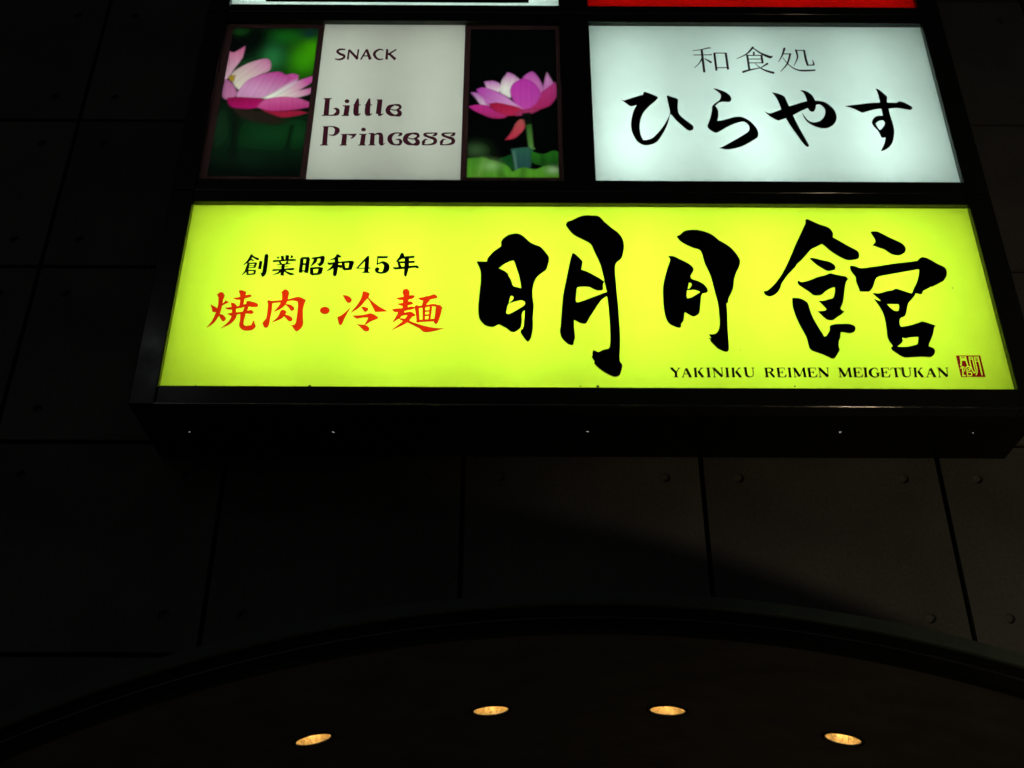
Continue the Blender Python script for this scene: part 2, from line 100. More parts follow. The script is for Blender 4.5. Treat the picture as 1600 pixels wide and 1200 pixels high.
  ('character', [[(1126.5,1723.6),(1119.5,1721.3),(1117.7,1719.9),(1126.5,1713.5),(1129.7,1710.3),(1132.3,1706),(1134.9,1699.4),(1137.5,1689.8),(1140,1677.2),(1141.4,1665.9),(1142.6,1649),(1119.4,1641.5),(1101.7,1634.9),(1049.9,1613.8),(1049.1,1615.5),(1042.5,1644.8),(1037.4,1671.7),(1035.6,1676.6),(1033.2,1680.6),(1029.3,1684.8),(1021.1,1690.9),(1007.4,1699.1),(994.2,1704.3),(975.5,1708.3),(975.3,1707.5),(976.2,1705.6),(989.3,1678.5),(995.8,1659.7),(999.2,1645.8),(1003.4,1624.7),(1006.9,1598.4),(1007.4,1591.6),(979.5,1578.6),(960,1568.5),(951.8,1565.8),(947.4,1565.7),(939.5,1568.8),(930.4,1574.2),(923.9,1579.4),(925.8,1575.4),(933.9,1562),(945.4,1547.9),(953.8,1539.5),(963.6,1531),(973.1,1523.9),(979.9,1520.1),(983.2,1519.2),(989.3,1519.8),(1002.2,1525.5),(1023,1533.5),(1036.2,1495.7),(1048.2,1463.4),(1061,1430.9),(1075.8,1395.6),(1085.9,1373.9),(1093.6,1359.2),(1097.1,1354.2),(1106,1346.5),(1113.9,1356),(1114.8,1357.7),(1114.8,1358.5),(1093,1430.3),(1083.1,1465.3),(1069,1519.5),(1061.5,1552.6),(1061.6,1554.9),(1085.7,1571.2),(1110.4,1586.8),(1139,1602),(1139.9,1601.5),(1145.3,1588.2),(1148.2,1583.9),(1152.5,1579.6),(1154.5,1578.3),(1158.2,1577.6),(1160.8,1577.9),(1164.1,1579.3),(1166.9,1581),(1170.7,1585),(1176.5,1595.3),(1180.2,1605.6),(1184.2,1624.2),(1196.1,1628.3),(1199.9,1628.3),(1204.4,1626.5),(1209,1623.1),(1213.4,1618.1),(1218.9,1608.9),(1222.2,1600.7),(1223.5,1594.3),(1223.9,1587.9),(1223.7,1579.3),(1222.6,1571.6),(1220.3,1562.6),(1217.8,1555.4),(1213.3,1546),(1209.2,1539.1),(1204.4,1532.5),(1197.7,1524.9),(1190.6,1518.6),(1185.1,1515.2),(1173.4,1510.4),(1162.5,1508.1),(1155.9,1508.1),(1149.4,1509.3),(1143.5,1511.9),(1139.7,1514.4),(1133,1520.3),(1125.2,1530.3),(1117.1,1548.3),(1108.6,1572.7),(1108.1,1573.5),(1107.9,1573),(1111.1,1548.7),(1113.2,1540.2),(1116.3,1530.5),(1123.4,1514.6),(1132.4,1502.2),(1139.1,1495.4),(1148.1,1487.9),(1162.9,1478.8),(1178.6,1472.1),(1188.5,1469.6),(1199.3,1468.4),(1211.6,1468.9),(1220.4,1471.2),(1225.4,1473.3),(1236.7,1480.1),(1247.7,1489.3),(1257.3,1500.5),(1262.3,1507.7),(1266,1514.1),(1268.3,1518.8),(1272.1,1529.4),(1273.7,1536.2),(1275,1545.1),(1275.2,1555.7),(1274.5,1566),(1272.4,1579.6),(1269.7,1589.9),(1265.5,1600.2),(1260.4,1609.4),(1246.9,1627.6),(1235.1,1639.3),(1227.6,1644.4),(1221.9,1647),(1209.4,1650.9),(1201,1652.6),(1183.5,1652.2),(1180.3,1668.8),(1175.2,1684.8),(1171.3,1693.1),(1165,1701.8),(1154.2,1712.8),(1146.2,1718),(1134.4,1722.8),(1130.7,1723.7)]]),
  ('character', [[(1497.9,1738.3),(1501.7,1718),(1503.4,1704.8),(1504.8,1643.9),(1504.1,1642.6),(1467.4,1640.4),(1427.8,1635.3),(1371.3,1625.1),(1340.2,1620.9),(1327.9,1617.3),(1326.8,1616.3),(1348.1,1608.4),(1361.5,1602.4),(1371.9,1596.1),(1400.1,1576),(1404.6,1574.1),(1409,1574.2),(1414.3,1575.6),(1438,1585.4),(1467.5,1595.5),(1484.2,1599.1),(1503.8,1601.1),(1503.8,1554.7),(1484.7,1554.2),(1475.2,1551.4),(1467.3,1547.6),(1461.1,1542.5),(1452.5,1532.5),(1447,1523.6),(1443.3,1513),(1442.6,1508.3),(1442.5,1503.7),(1443.5,1496.1),(1445.4,1488.5),(1450.1,1476.7),(1460.5,1460.5),(1463.6,1453.4),(1467.3,1439.6),(1470.9,1420.5),(1472.8,1413.5),(1475.5,1410.5),(1479.4,1409.2),(1484.7,1409.2),(1493,1412.7),(1493.7,1412.4),(1489.8,1396.2),(1484.7,1380.9),(1480.1,1370.1),(1472,1353.2),(1455.8,1323.2),(1456.4,1322.6),(1470.8,1327.3),(1480.2,1331.9),(1488.3,1337.8),(1501,1349.5),(1511.6,1362.4),(1519.8,1375.3),(1526.1,1389),(1531.1,1403.5),(1537.8,1428),(1541.7,1445.6),(1543.9,1459.8),(1544.5,1469.4),(1544.8,1485.8),(1543.8,1515.3),(1540,1562.4),(1539.9,1575.3),(1540.8,1601.4),(1567.6,1605.2),(1586.4,1605.8),(1597.2,1604.1),(1631.5,1595.8),(1640.4,1594.2),(1647,1593.8),(1650.7,1595.2),(1653.6,1598.3),(1657.8,1604.4),(1658.7,1608.7),(1658.9,1612.1),(1658.3,1614.5),(1652.2,1621.2),(1625.8,1642.7),(1618.3,1646.9),(1612.3,1649.1),(1604.6,1650.8),(1600.8,1650.8),(1596.7,1648.9),(1588.6,1642.6),(1582.9,1641.2),(1539.2,1642.8),(1538.7,1643.7),(1539.3,1647.6),(1544,1667.6),(1545.9,1678.9),(1545.8,1682.8),(1544.8,1685.9),(1541.1,1692.4),(1531,1707.4),(1515.8,1727.8),(1512.2,1731.3),(1507.5,1734.3)],
   [(1493.1,1523.5),(1495.8,1523.6),(1498.8,1522.7),(1501.9,1520.1),(1503.9,1516.8),(1505,1512.5),(1505.2,1508.3),(1504.2,1499.4),(1502.8,1495.6),(1499.1,1488.5),(1490.6,1475.2),(1482.2,1465.2),(1474.3,1458.1),(1468.8,1468.9),(1465.3,1477.7),(1462.9,1486.5),(1460.1,1500.8),(1464.6,1506.8),(1471.5,1514.4),(1474.2,1516.6),(1482.8,1520.9)]]),
 ],
 'thin': [
  ('character', [[(687.5,2023.3),(678.9,2020.9),(657.5,2013),(643.8,2008.6),(627.1,2004.8),(602.8,2000.6),(601.5,1998.8),(601.6,1997.4),(603.2,1996.4),(625.5,1999.5),(641.9,2002.5),(642.6,2002.1),(642.5,1971.2),(605.3,1970.4),(603.8,1969.2),(603,1967.9),(603.3,1966),(604.9,1964.5),(642.3,1965.4),(642.8,1963.9),(642.8,1947.6),(642.6,1946.2),(641.6,1945.6),(632.8,1922.7),(627.5,1912),(620.4,1901.6),(601.3,1878.1),(600.7,1875.6),(601.4,1874.5),(603.1,1875.1),(625.2,1899.5),(633.1,1910.3),(642.7,1927.7),(643.1,1845.6),(643.5,1843.3),(653.8,1844.9),(654.8,1845.7),(654.6,1965),(655.2,1965.5),(666.4,1965.9),(691.2,1966.1),(695.3,1965.4),(697.6,1967.6),(698.5,1970.6),(698,1973.2),(696.9,1974.8),(694.2,1975.8),(691.1,1973),(688,1972.6),(654.6,1971.6),(654.5,2005.1),(655.3,2005.9),(683,2014.1),(689.9,2015.5),(694.5,2014.4),(695.7,2015),(696.8,2016.3),(697.2,2018),(696.8,2019.5),(694.9,2022),(692,2023.4)],
   [(716.8,1985.5),(711.1,1985.3),(710.1,1984.4),(707,1983.8),(706.1,1982.8),(706.1,1856.5),(707.5,1856.2),(716.9,1858.1),(717.1,1873.5),(717.7,1874.3),(764.6,1875.6),(765.1,1875.1),(765.5,1863.8),(776.7,1866.2),(777,1868.1),(776.1,1984.7),(773.1,1984.4),(772,1985.7)],
   [(717.6,1978.6),(764.4,1978.8),(764.9,1882.2),(720.1,1880.8),(717.2,1881.2),(717.3,1977.3)],
   [(658.1,1942.5),(657.2,1940.8),(658,1938.2),(675.4,1921.2),(685.1,1909.7),(688.6,1909.4),(690.5,1910.1),(692.1,1911.8),(693,1914.1),(693.3,1916.7),(692.2,1921.5),(691.6,1922.3),(684.6,1928.1),(678.3,1932.6),(660.9,1942.2),(659.6,1942.8)]]),
  ('character', [[(914.2,2031.4),(911.4,2029.6),(910.3,2030),(894.4,2006),(886.7,1995.1),(881.2,1988),(873.9,1979.9),(867.9,1974.5),(857.5,1966.6),(822.8,1944.2),(821.4,1942.5),(821.7,1940.5),(823.3,1940.3),(853.1,1956.1),(865.3,1963.3),(872.1,1968),(872.6,1968.1),(872.8,1967.4),(873.2,1866.7),(844.1,1856.5),(843.4,1854.9),(841.2,1852.7),(840,1850),(839.7,1847.2),(840.4,1844.5),(841.6,1843),(843.1,1842.2),(844.8,1842.3),(845.4,1841.2),(845.8,1841.3),(865.3,1850.6),(879.6,1856.8),(897.9,1863.4),(931.5,1874.1),(933.2,1875.6),(941,1867.7),(949.4,1860.4),(965.3,1849.6),(978.5,1843.3),(996.6,1836),(997.9,1837.1),(1000,1837.3),(1001.5,1838.2),(1003.4,1840.9),(1004.2,1845.1),(1003.4,1848),(1001.7,1849.9),(1001.4,1851.6),(982.4,1857.4),(966.6,1863.4),(951.9,1870.7),(941.7,1877.5),(941.8,1878.1),(943.1,1879.2),(977.5,1902.3),(979.3,1906.2),(980,1909.1),(979.2,1912.7),(976.8,1914.4),(974.2,1914.1),(973.6,1914.5),(972.8,1914),(937.6,1881.1),(929.6,1889.3),(914.6,1909.1),(912.8,1909.7),(911.9,1908),(912.3,1906.1),(929.8,1879.7),(884.4,1869.8),(884.2,1908.1),(884.5,1910.5),(945,1911),(945.6,1910.5),(945.9,1908.5),(956.7,1911),(956.9,1966.4),(957.2,1968.4),(971.4,1957.5),(981.2,1951.1),(989.8,1946.9),(993.5,1946.2),(998.5,1947.3),(1002.3,1949.9),(1005.4,1953.9),(1008.2,1961.5),(1008.2,1963.8),(1006.6,1964.9),(1005.2,1964.8),(1001.5,1962.7),(999.3,1962.6),(987.3,1967.8),(969.6,1976.9),(953.9,1986.6),(947.4,1991.5),(938.6,1999.4),(918,2020.7),(919.1,2025.7),(918.4,2029),(916.9,2030.8)],
   [(913.9,2014.1),(914.7,2014.1),(925.6,2000.7),(937.9,1986.5),(953,1972.3),(952.9,1971.6),(946.2,1970.1),(917.9,1969.9),(917.6,1970.7),(919.9,1992.9),(911.3,1993.1),(910.6,1992.3),(908.3,1970.6),(907.8,1969.8),(884.7,1969.6),(884,1970.1),(883.7,1971.8),(875.5,1970.4),(882.4,1976.6),(893,1987.9)],
   [(884.3,1962.9),(945.5,1963.4),(945.8,1961),(945.6,1944.4),(944.9,1943.9),(884.5,1943.5),(884.1,1944.6),(884,1961.9)],
   [(884.4,1937.4),(945.5,1937.9),(945.6,1917.3),(945,1916.8),(884.5,1916.5),(884.1,1933.8)]]),
  ('character', [[(1074.9,2024.9),(1072.9,2023.8),(1070.1,2020.2),(1068.9,2019.8),(1058.9,1984.8),(1053.1,1967.4),(1047.5,1954.2),(1032.6,1923.5),(1032.1,1920.8),(1033.1,1919.9),(1034.7,1921),(1048,1942.5),(1057.2,1958.6),(1064.9,1974.9),(1092.8,1975.4),(1093.2,1975.1),(1093.2,1974.2),(1083.6,1940.1),(1079.9,1928.7),(1076.4,1919.5),(1073.6,1924.1),(1060.4,1951),(1059.1,1951.5),(1058,1950.4),(1058.3,1947.4),(1073.8,1913),(1069.8,1905.2),(1062.8,1893.4),(1051.6,1877),(1036.1,1855.6),(1035.1,1853),(1035.5,1851.7),(1036.4,1851.6),(1037.8,1852.4),(1062.3,1881.2),(1071.2,1892.9),(1078.4,1903.9),(1087,1890.6),(1093.5,1882.7),(1100.2,1875.6),(1105.7,1870.8),(1114.4,1864.4),(1119.8,1861.3),(1127.6,1857.8),(1133.2,1856.2),(1143.2,1854.6),(1151,1854),(1166.3,1854.1),(1210.3,1857.9),(1213.6,1861),(1214.7,1863.6),(1214.4,1865.9),(1213.5,1867.5),(1212.1,1868.1),(1211.4,1869.2),(1177.4,1866.7),(1159,1866.1),(1139.2,1866.5),(1130.1,1867.7),(1122.9,1870),(1113.4,1875.1),(1103.2,1882.7),(1093.9,1892.1),(1087.5,1900),(1081.6,1909.8),(1086.7,1921.6),(1092.7,1937.9),(1103.5,1973),(1104.9,1975.9),(1105.6,1981.5),(1103.7,1982.2),(1102.3,1983.9),(1100.7,1984.5),(1099.3,1984.2),(1096.4,1982),(1068,1981.9),(1080.5,2014.6),(1079.7,2015.8),(1080.1,2018.9),(1079.2,2022.9),(1077.5,2024.6)],
   [(1131.9,2013.1),(1130.1,2011.8),(1128.9,2010),(1128,2006.1),(1127,2004.7),(1129.8,1981),(1130.6,1970.2),(1130.4,1961.4),(1129.3,1952.5),(1128.2,1947.9),(1124,1935.2),(1118.3,1920.8),(1107.4,1895.8),(1107.3,1892.7),(1108.4,1892.5),(1109.8,1893.8),(1127.1,1926.4),(1132.9,1939.2),(1137.3,1951.9),(1138.7,1958.5),(1139.8,1970.9),(1139.6,1984.4),(1138.4,1999.5),(1139,2000.4),(1168.5,2000.3),(1168.3,1959.7),(1169.1,1933.2),(1170.8,1917.3),(1173.6,1897.5),(1176.1,1893.9),(1178.3,1892.9),(1181.6,1894.7),(1184.7,1895.2),(1210.1,1896),(1211.4,1896.8),(1212.4,1901.4),(1216.1,1903),(1210.5,1936.8),(1209.8,1938.6),(1208.1,1938.1),(1207.7,1937.4),(1205.9,1904.4),(1193.2,1903.3),(1184.5,1903),(1184.1,1903.4),(1181.8,1926.5),(1180.5,1945.4),(1179.3,2005.1),(1178.4,2005.9),(1177.3,2009.1),(1174.8,2010.5),(1172.3,2009.4),(1170.1,2007.2),(1138.4,2007),(1137.8,2007.4),(1137.5,2009),(1136.6,2009.2),(1135.1,2012.5),(1133.8,2013.2)]]),
 ],
 'small': [
  ('character', [[(-1431.8,689.7),(-1434,688.8),(-1435.5,687.3),(-1437.9,681.9),(-1439,681.4),(-1437.9,632.2),(-1439.1,583.2),(-1439.7,582.8),(-1445.8,585.6),(-1447.1,583.4),(-1440.2,570.4),(-1439.8,566.6),(-1438.9,564.6),(-1437,562.3),(-1435,561.2),(-1432.1,561.3),(-1428.8,563.8),(-1425.5,568.2),(-1423.2,572.1),(-1421.1,577.3),(-1419.6,582.8),(-1418.5,595),(-1418.5,607.4),(-1420.3,678.9),(-1421.4,679.8),(-1423.8,685.3),(-1425.8,687.7),(-1428.5,689.5)],
   [(-1498.3,687.5),(-1500.3,686.7),(-1502.1,684.8),(-1503.1,684.6),(-1508.4,666.8),(-1512.6,655.5),(-1516.7,647.3),(-1527.8,628.1),(-1528.1,626.6),(-1527.6,625.5),(-1527,624.9),(-1525.5,625.2),(-1511.3,636.5),(-1510.9,636.5),(-1510.8,636.1),(-1518.2,594.6),(-1521.2,586.7),(-1529.5,570.9),(-1529.6,569.9),(-1529,569.1),(-1527.6,569.3),(-1518.2,577.7),(-1510.1,586.6),(-1509.8,586.1),(-1507.9,571.5),(-1507.4,571.1),(-1503.1,571.1),(-1502.1,569.7),(-1472.1,573.3),(-1471.7,573.7),(-1472,576.2),(-1468.7,575.4),(-1468.1,576),(-1466.2,594.4),(-1466.3,595),(-1468.3,595.9),(-1469.1,600.7),(-1497.6,601.2),(-1502.1,601.5),(-1502.5,602.1),(-1501.3,608.2),(-1496,608.1),(-1476.8,609.2),(-1476.4,609.6),(-1476.6,611.6),(-1476.3,612),(-1471.6,610.2),(-1465.9,635.3),(-1466,636.4),(-1468.9,637.8),(-1469.4,641.4),(-1470,642.1),(-1502.3,639.8),(-1503.9,639.9),(-1506.7,640.7),(-1501.5,647),(-1498.3,653),(-1485.3,647.4),(-1484.7,647.7),(-1483.4,655.2),(-1495.3,661.3),(-1493.1,669.6),(-1480.9,660.8),(-1467.9,652.1),(-1467.1,652.6),(-1464.7,652.7),(-1462,654.5),(-1460.9,657.6),(-1461.2,660.4),(-1462.6,663.5),(-1464.8,666.6),(-1476.2,670),(-1481.2,672.3),(-1490.8,679.8),(-1492,680),(-1492.9,683.6),(-1495.1,686.6),(-1496.4,687.3)],
   [(-1458.5,650.8),(-1458.8,649.4),(-1460.7,605.6),(-1460.1,605),(-1446,601.8),(-1445.6,602.1),(-1445.3,607.2),(-1444,647),(-1444.5,647.6)],
   [(-1482.2,632.7),(-1479.6,632.8),(-1479.1,632.5),(-1479.9,626.8),(-1480.3,626.2),(-1498,625.3),(-1500.1,625.3),(-1500.5,625.7),(-1500.2,631.4)],
   [(-1486.8,621.7),(-1480.9,621.7),(-1481.1,618.2),(-1481.8,615.1),(-1495.5,614.2),(-1500.9,614.3),(-1500.7,620.1),(-1500.4,621)],
   [(-1499.5,592.2),(-1484.6,592.2),(-1478,592),(-1477.6,591.6),(-1478.5,581.7),(-1497.6,579.2),(-1498.2,579.9)]]),
  ('character', [[(-1317.8,684.1),(-1322.2,668.9),(-1317.1,663.9),(-1306.7,673.6),(-1316.9,684)],
   [(-1343.8,683.8),(-1344,683.2),(-1343.7,659.8),(-1344,658.5),(-1347.3,658.1),(-1347.8,658.5),(-1351.7,679.3),(-1352,679.9),(-1353.1,679.9),(-1366,677.4),(-1361.7,658.7),(-1361.6,657.1),(-1395.9,654.5),(-1396.3,654.3),(-1396.5,653.1),(-1398,652.4),(-1398.9,651),(-1399.3,649),(-1398.5,645.9),(-1397.5,644.6),(-1394.7,643.4),(-1394,642.3),(-1368.1,645.9),(-1371,642.5),(-1364.9,633.4),(-1364.9,632.9),(-1376.3,631.1),(-1377.7,629.2),(-1377.6,627.4),(-1375.3,625.7),(-1356.6,627.4),(-1356.2,627),(-1356.1,625.8),(-1356.1,619.9),(-1356.5,619.1),(-1370.9,617.7),(-1371.4,617),(-1370.8,613.7),(-1370.3,613.4),(-1356.3,614.6),(-1356.1,608.5),(-1356.4,606.2),(-1368.9,605),(-1392,603.8),(-1393.1,603.5),(-1393.4,602.7),(-1395.5,601.2),(-1396.1,599.1),(-1395.5,596.4),(-1394.3,594.8),(-1392,593.8),(-1391.2,593),(-1364.9,595.6),(-1364.4,595.3),(-1368.5,589.3),(-1372.9,584.8),(-1379.6,580.5),(-1391.6,574.2),(-1392.3,573.1),(-1391.9,572.1),(-1390.5,571.8),(-1380.1,573.6),(-1369.3,576.5),(-1366,578),(-1362.2,580.6),(-1356.6,585.3),(-1356.2,584.2),(-1356.2,570),(-1340.4,567.6),(-1340.1,569.2),(-1340.4,588.1),(-1340.1,589.9),(-1326.5,579.5),(-1321,575.8),(-1315.6,572.8),(-1310.9,571),(-1307.8,570.5),(-1302.1,571),(-1293.9,574.7),(-1292.4,576.2),(-1292.8,577.6),(-1294.3,578.8),(-1306.3,584.3),(-1317.5,587.6),(-1328.3,593.1),(-1335.7,597.5),(-1308,598.2),(-1300.5,599.4),(-1297,602),(-1296,604.3),(-1295.9,605.8),(-1296.4,607.6),(-1297.6,609.6),(-1298.8,610.6),(-1302.8,612.2),(-1306.9,612.2),(-1339.1,607.7),(-1340.4,607.8),(-1340.6,609.8),(-1340.7,614.4),(-1340.4,616),(-1325.3,617.4),(-1324.7,618.1),(-1325,621.1),(-1325.6,621.7),(-1340.6,620.5),(-1340.6,628.9),(-1335.7,629.8),(-1332.6,628.2),(-1331,630.5),(-1317.4,632.5),(-1315.8,634.7),(-1315.8,635.9),(-1316.4,636.9),(-1318.2,638.1),(-1328.7,637.1),(-1325.9,645.6),(-1330.4,648.6),(-1330.7,649.1),(-1300.4,649.5),(-1296.2,650.8),(-1294.1,652.1),(-1293.2,654),(-1293.7,657),(-1295.2,659.2),(-1297.2,660.9),(-1299.9,662.2),(-1302.4,662.7),(-1310,662.7),(-1327.1,660.7),(-1326.8,680.7)],
   [(-1379,674.8),(-1379.6,674.2),(-1382.2,668.8),(-1376.2,658.7),(-1369.6,670.7)],
   [(-1341.4,648.8),(-1336.8,649),(-1336.4,648.6),(-1340.3,636.4),(-1341.4,635.7),(-1354.2,634.4),(-1361.3,646.4),(-1359.7,647.1)]]),
  ('character', [[(-1175.6,681.3),(-1195.1,675.4),(-1203.8,673.5),(-1207.4,673.7),(-1210.7,672.2),(-1221.9,670.3),(-1222.9,669.9),(-1223.2,668.9),(-1224.6,668),(-1225.7,665),(-1225.2,663),(-1224,661.1),(-1221.6,660.2),(-1220.7,659.3),(-1215,660.1),(-1214.3,659.9),(-1214.2,659.4),(-1215.5,652.5),(-1217.5,645.6),(-1226,621.8),(-1226.1,620.3),(-1225.8,619.5),(-1225.2,619.2),(-1224,619.5),(-1215.7,626.9),(-1208.4,633.9),(-1203.1,640.2),(-1200.4,645.2),(-1198.7,650.8),(-1197.5,662.6),(-1187.5,663.8),(-1184.6,663.9),(-1184.2,663.2),(-1184.5,651.4),(-1185,647.6),(-1185.8,645),(-1189.6,637),(-1197.2,638.4),(-1197.8,637.8),(-1198.2,636),(-1197.4,634.6),(-1190.9,627.4),(-1189.3,624.3),(-1187.3,622),(-1184.7,620.7),(-1182.2,620.7),(-1177.7,623),(-1171.8,631.6),(-1168.9,637.4),(-1167.7,640.8),(-1165.8,651.8),(-1164.7,667.9),(-1164.8,669),(-1165.6,669.5),(-1166.1,672.3),(-1167.2,674.9),(-1168.8,677.2),(-1171.5,679.5)],
   [(-1238.6,674),(-1270.4,672.3),(-1270.9,671.7),(-1270.3,666.3),(-1276.3,666.7),(-1275.7,586.6),(-1275.3,585.5),(-1259.7,583.6),(-1259.4,584.9),(-1259.3,591.7),(-1257.9,592.1),(-1251.1,592.1),(-1250.6,591.5),(-1250.8,585.7),(-1250.5,585.1),(-1233,582.2),(-1232.2,582.4),(-1231.2,664.5),(-1231.6,665.8),(-1235.6,666.6),(-1236.6,673.7),(-1237.1,674.1)],
   [(-1254.1,660.2),(-1249.3,660.4),(-1248.7,660),(-1249.4,638.5),(-1249.8,638.1),(-1259.7,638.2),(-1260,659.4),(-1259.3,660.1)],
   [(-1259.6,627),(-1250.2,627.2),(-1249.7,626.8),(-1250.3,599.4),(-1250.8,598.7),(-1258.9,598.7),(-1259.5,599.1),(-1259.8,626)],
   [(-1190.6,618),(-1224.4,615.1),(-1225,614),(-1227.6,612.4),(-1227.7,609.9),(-1224.2,575.1),(-1216.6,574.8),(-1215.6,570),(-1214.9,569.6),(-1178.7,574.2),(-1178.4,574.8),(-1179.2,578.8),(-1179,579.5),(-1172.5,577.6),(-1168.2,603.9),(-1166.8,607.2),(-1167,609.5),(-1167.8,611.5),(-1170.5,614.8),(-1177.2,617.1),(-1184,618.1)],
   [(-1191.3,606),(-1189.5,606.2),(-1189.1,605.5),(-1191.7,584.9),(-1208.7,582.9),(-1210.7,604.9)]]),
  ('character', [[(-1112.3,689.1),(-1114.9,687),(-1115.9,684.4),(-1116,681.8),(-1116.3,680.8),(-1119.8,674.7),(-1123.3,670),(-1129,665.5),(-1141,659.4),(-1142.2,657.8),(-1141.6,656.7),(-1140.1,656.1),(-1128.7,657.5),(-1120.4,659.3),(-1120.2,647.4),(-1120.4,644.9),(-1135.3,642.9),(-1141.9,642.6),(-1142.6,642),(-1143.9,642.4),(-1145.3,643.7),(-1148,644.8),(-1149.8,644),(-1150.7,642.7),(-1151,639.8),(-1150.5,636.8),(-1149.6,634.2),(-1147.5,631.1),(-1144.8,629.1),(-1141.5,628.1),(-1137.8,628.1),(-1127.4,630.5),(-1137.1,613.3),(-1141.8,606.8),(-1150.5,596.6),(-1151,595.1),(-1150.5,594.3),(-1149.2,594.3),(-1139.9,597.9),(-1134.2,600.7),(-1128,605.1),(-1121.7,611),(-1121.1,611.2),(-1122.2,587.9),(-1122.2,583.1),(-1121.8,578.1),(-1120.3,573.3),(-1119,570.6),(-1117.6,568.5),(-1115,566.5),(-1112.3,565.7),(-1109.9,566.3),(-1107.2,568.5),(-1104.1,576.2),(-1102.4,590.8),(-1100.8,615.8),(-1085.5,609.7),(-1085.1,609.9),(-1084.2,617.8),(-1083.7,618.2),(-1080.9,603.4),(-1075.7,603.9),(-1075,599.6),(-1074.4,598.3),(-1039.4,602.3),(-1039.2,602.8),(-1039.7,606.1),(-1038.5,606.9),(-1031.2,642.1),(-1031.7,642.8),(-1031.2,644.9),(-1031.6,647.2),(-1032.8,649.2),(-1034.5,650.7),(-1038.9,652.5),(-1044.3,653.6),(-1052.7,653.6),(-1058.5,653),(-1083.1,649.8),(-1086.9,649.8),(-1102.1,647.5),(-1102.5,648.6),(-1104.7,669.8),(-1098.8,670),(-1093.3,670.9),(-1091.5,672.7),(-1091.5,675.3),(-1092,676.6),(-1093.9,678.7),(-1101.5,686.1),(-1108,689.1)],
   [(-1055.2,640.9),(-1053.8,640.9),(-1053.7,639.9),(-1055.8,614.7),(-1058.2,614),(-1068.3,613.1),(-1074,638.5)],
   [(-1088.6,639.4),(-1087.9,639.5),(-1087.3,638.7),(-1085.8,630.3),(-1086,628.9),(-1100.6,631.3),(-1101,631.7),(-1101.3,636.6),(-1101.1,637.1)]]),
  ('character', [[(-972.4,681),(-974,680),(-981.3,670.3),(-1019.8,613.4),(-1018.7,609.1),(-1018.2,608.5),(-983.2,608.6),(-983.9,593.1),(-992.1,588),(-992.4,587.2),(-991.9,585.1),(-956.3,585.3),(-955.9,585.7),(-956.3,588.2),(-963.4,592.7),(-963.7,593.5),(-963.6,608.6),(-954.1,609.9),(-953.6,610.8),(-953.8,613.8),(-954.2,614.5),(-963.4,617.2),(-963.9,617.8),(-965,679.7),(-969.5,681.1)],
   [(-984.3,648.3),(-983.9,648.3),(-983.7,645.5),(-983.5,614.5),(-1008.7,614.3),(-1008.7,614.8)]]),
  ('character', [[(-929,680.2),(-929.4,678.4),(-930,631.1),(-923.3,629.9),(-923.1,632.3),(-922.7,632.9),(-911.6,637.1),(-907.2,637.9),(-905.3,637.6),(-903.3,636.5),(-900.3,633),(-897,627.6),(-895.5,623.8),(-895.7,622.6),(-896.7,621.5),(-897.7,608),(-898.4,603.5),(-901.2,595.1),(-902.5,593.1),(-903.7,592),(-905.5,591.4),(-910.9,592),(-916.6,594.2),(-920,596.2),(-919.9,596.8),(-916.7,599.2),(-915.3,601.3),(-914.3,605.1),(-914.5,607.9),(-915.8,611.5),(-917.9,614.3),(-920.4,616.1),(-923.3,617.1),(-927.2,617.1),(-930,616),(-932.1,614.4),(-933.4,612.6),(-934.3,610.9),(-935,606.8),(-935.9,603.8),(-936,602),(-935.4,599.5),(-935.5,598.4),(-935.1,597.4),(-930.1,589.4),(-926.9,586.3),(-922.5,583.8),(-915.6,582),(-904.7,580.8),(-896.7,581.4),(-887.3,584),(-881.7,587.1),(-877.9,590.7),(-875,595.2),(-872.1,602.3),(-870.8,607.9),(-870.1,614.5),(-870.3,620.9),(-871.5,627.7),(-874.4,634.9),(-878.1,640.1),(-884.3,645.1),(-892.8,649.4),(-900.3,651.2),(-904.5,651.2),(-907.7,650.3),(-910.5,649),(-923.1,640.1),(-923.8,666.1),(-923.4,666.7),(-884,667),(-880.7,675.8),(-879.5,680.4)]]),
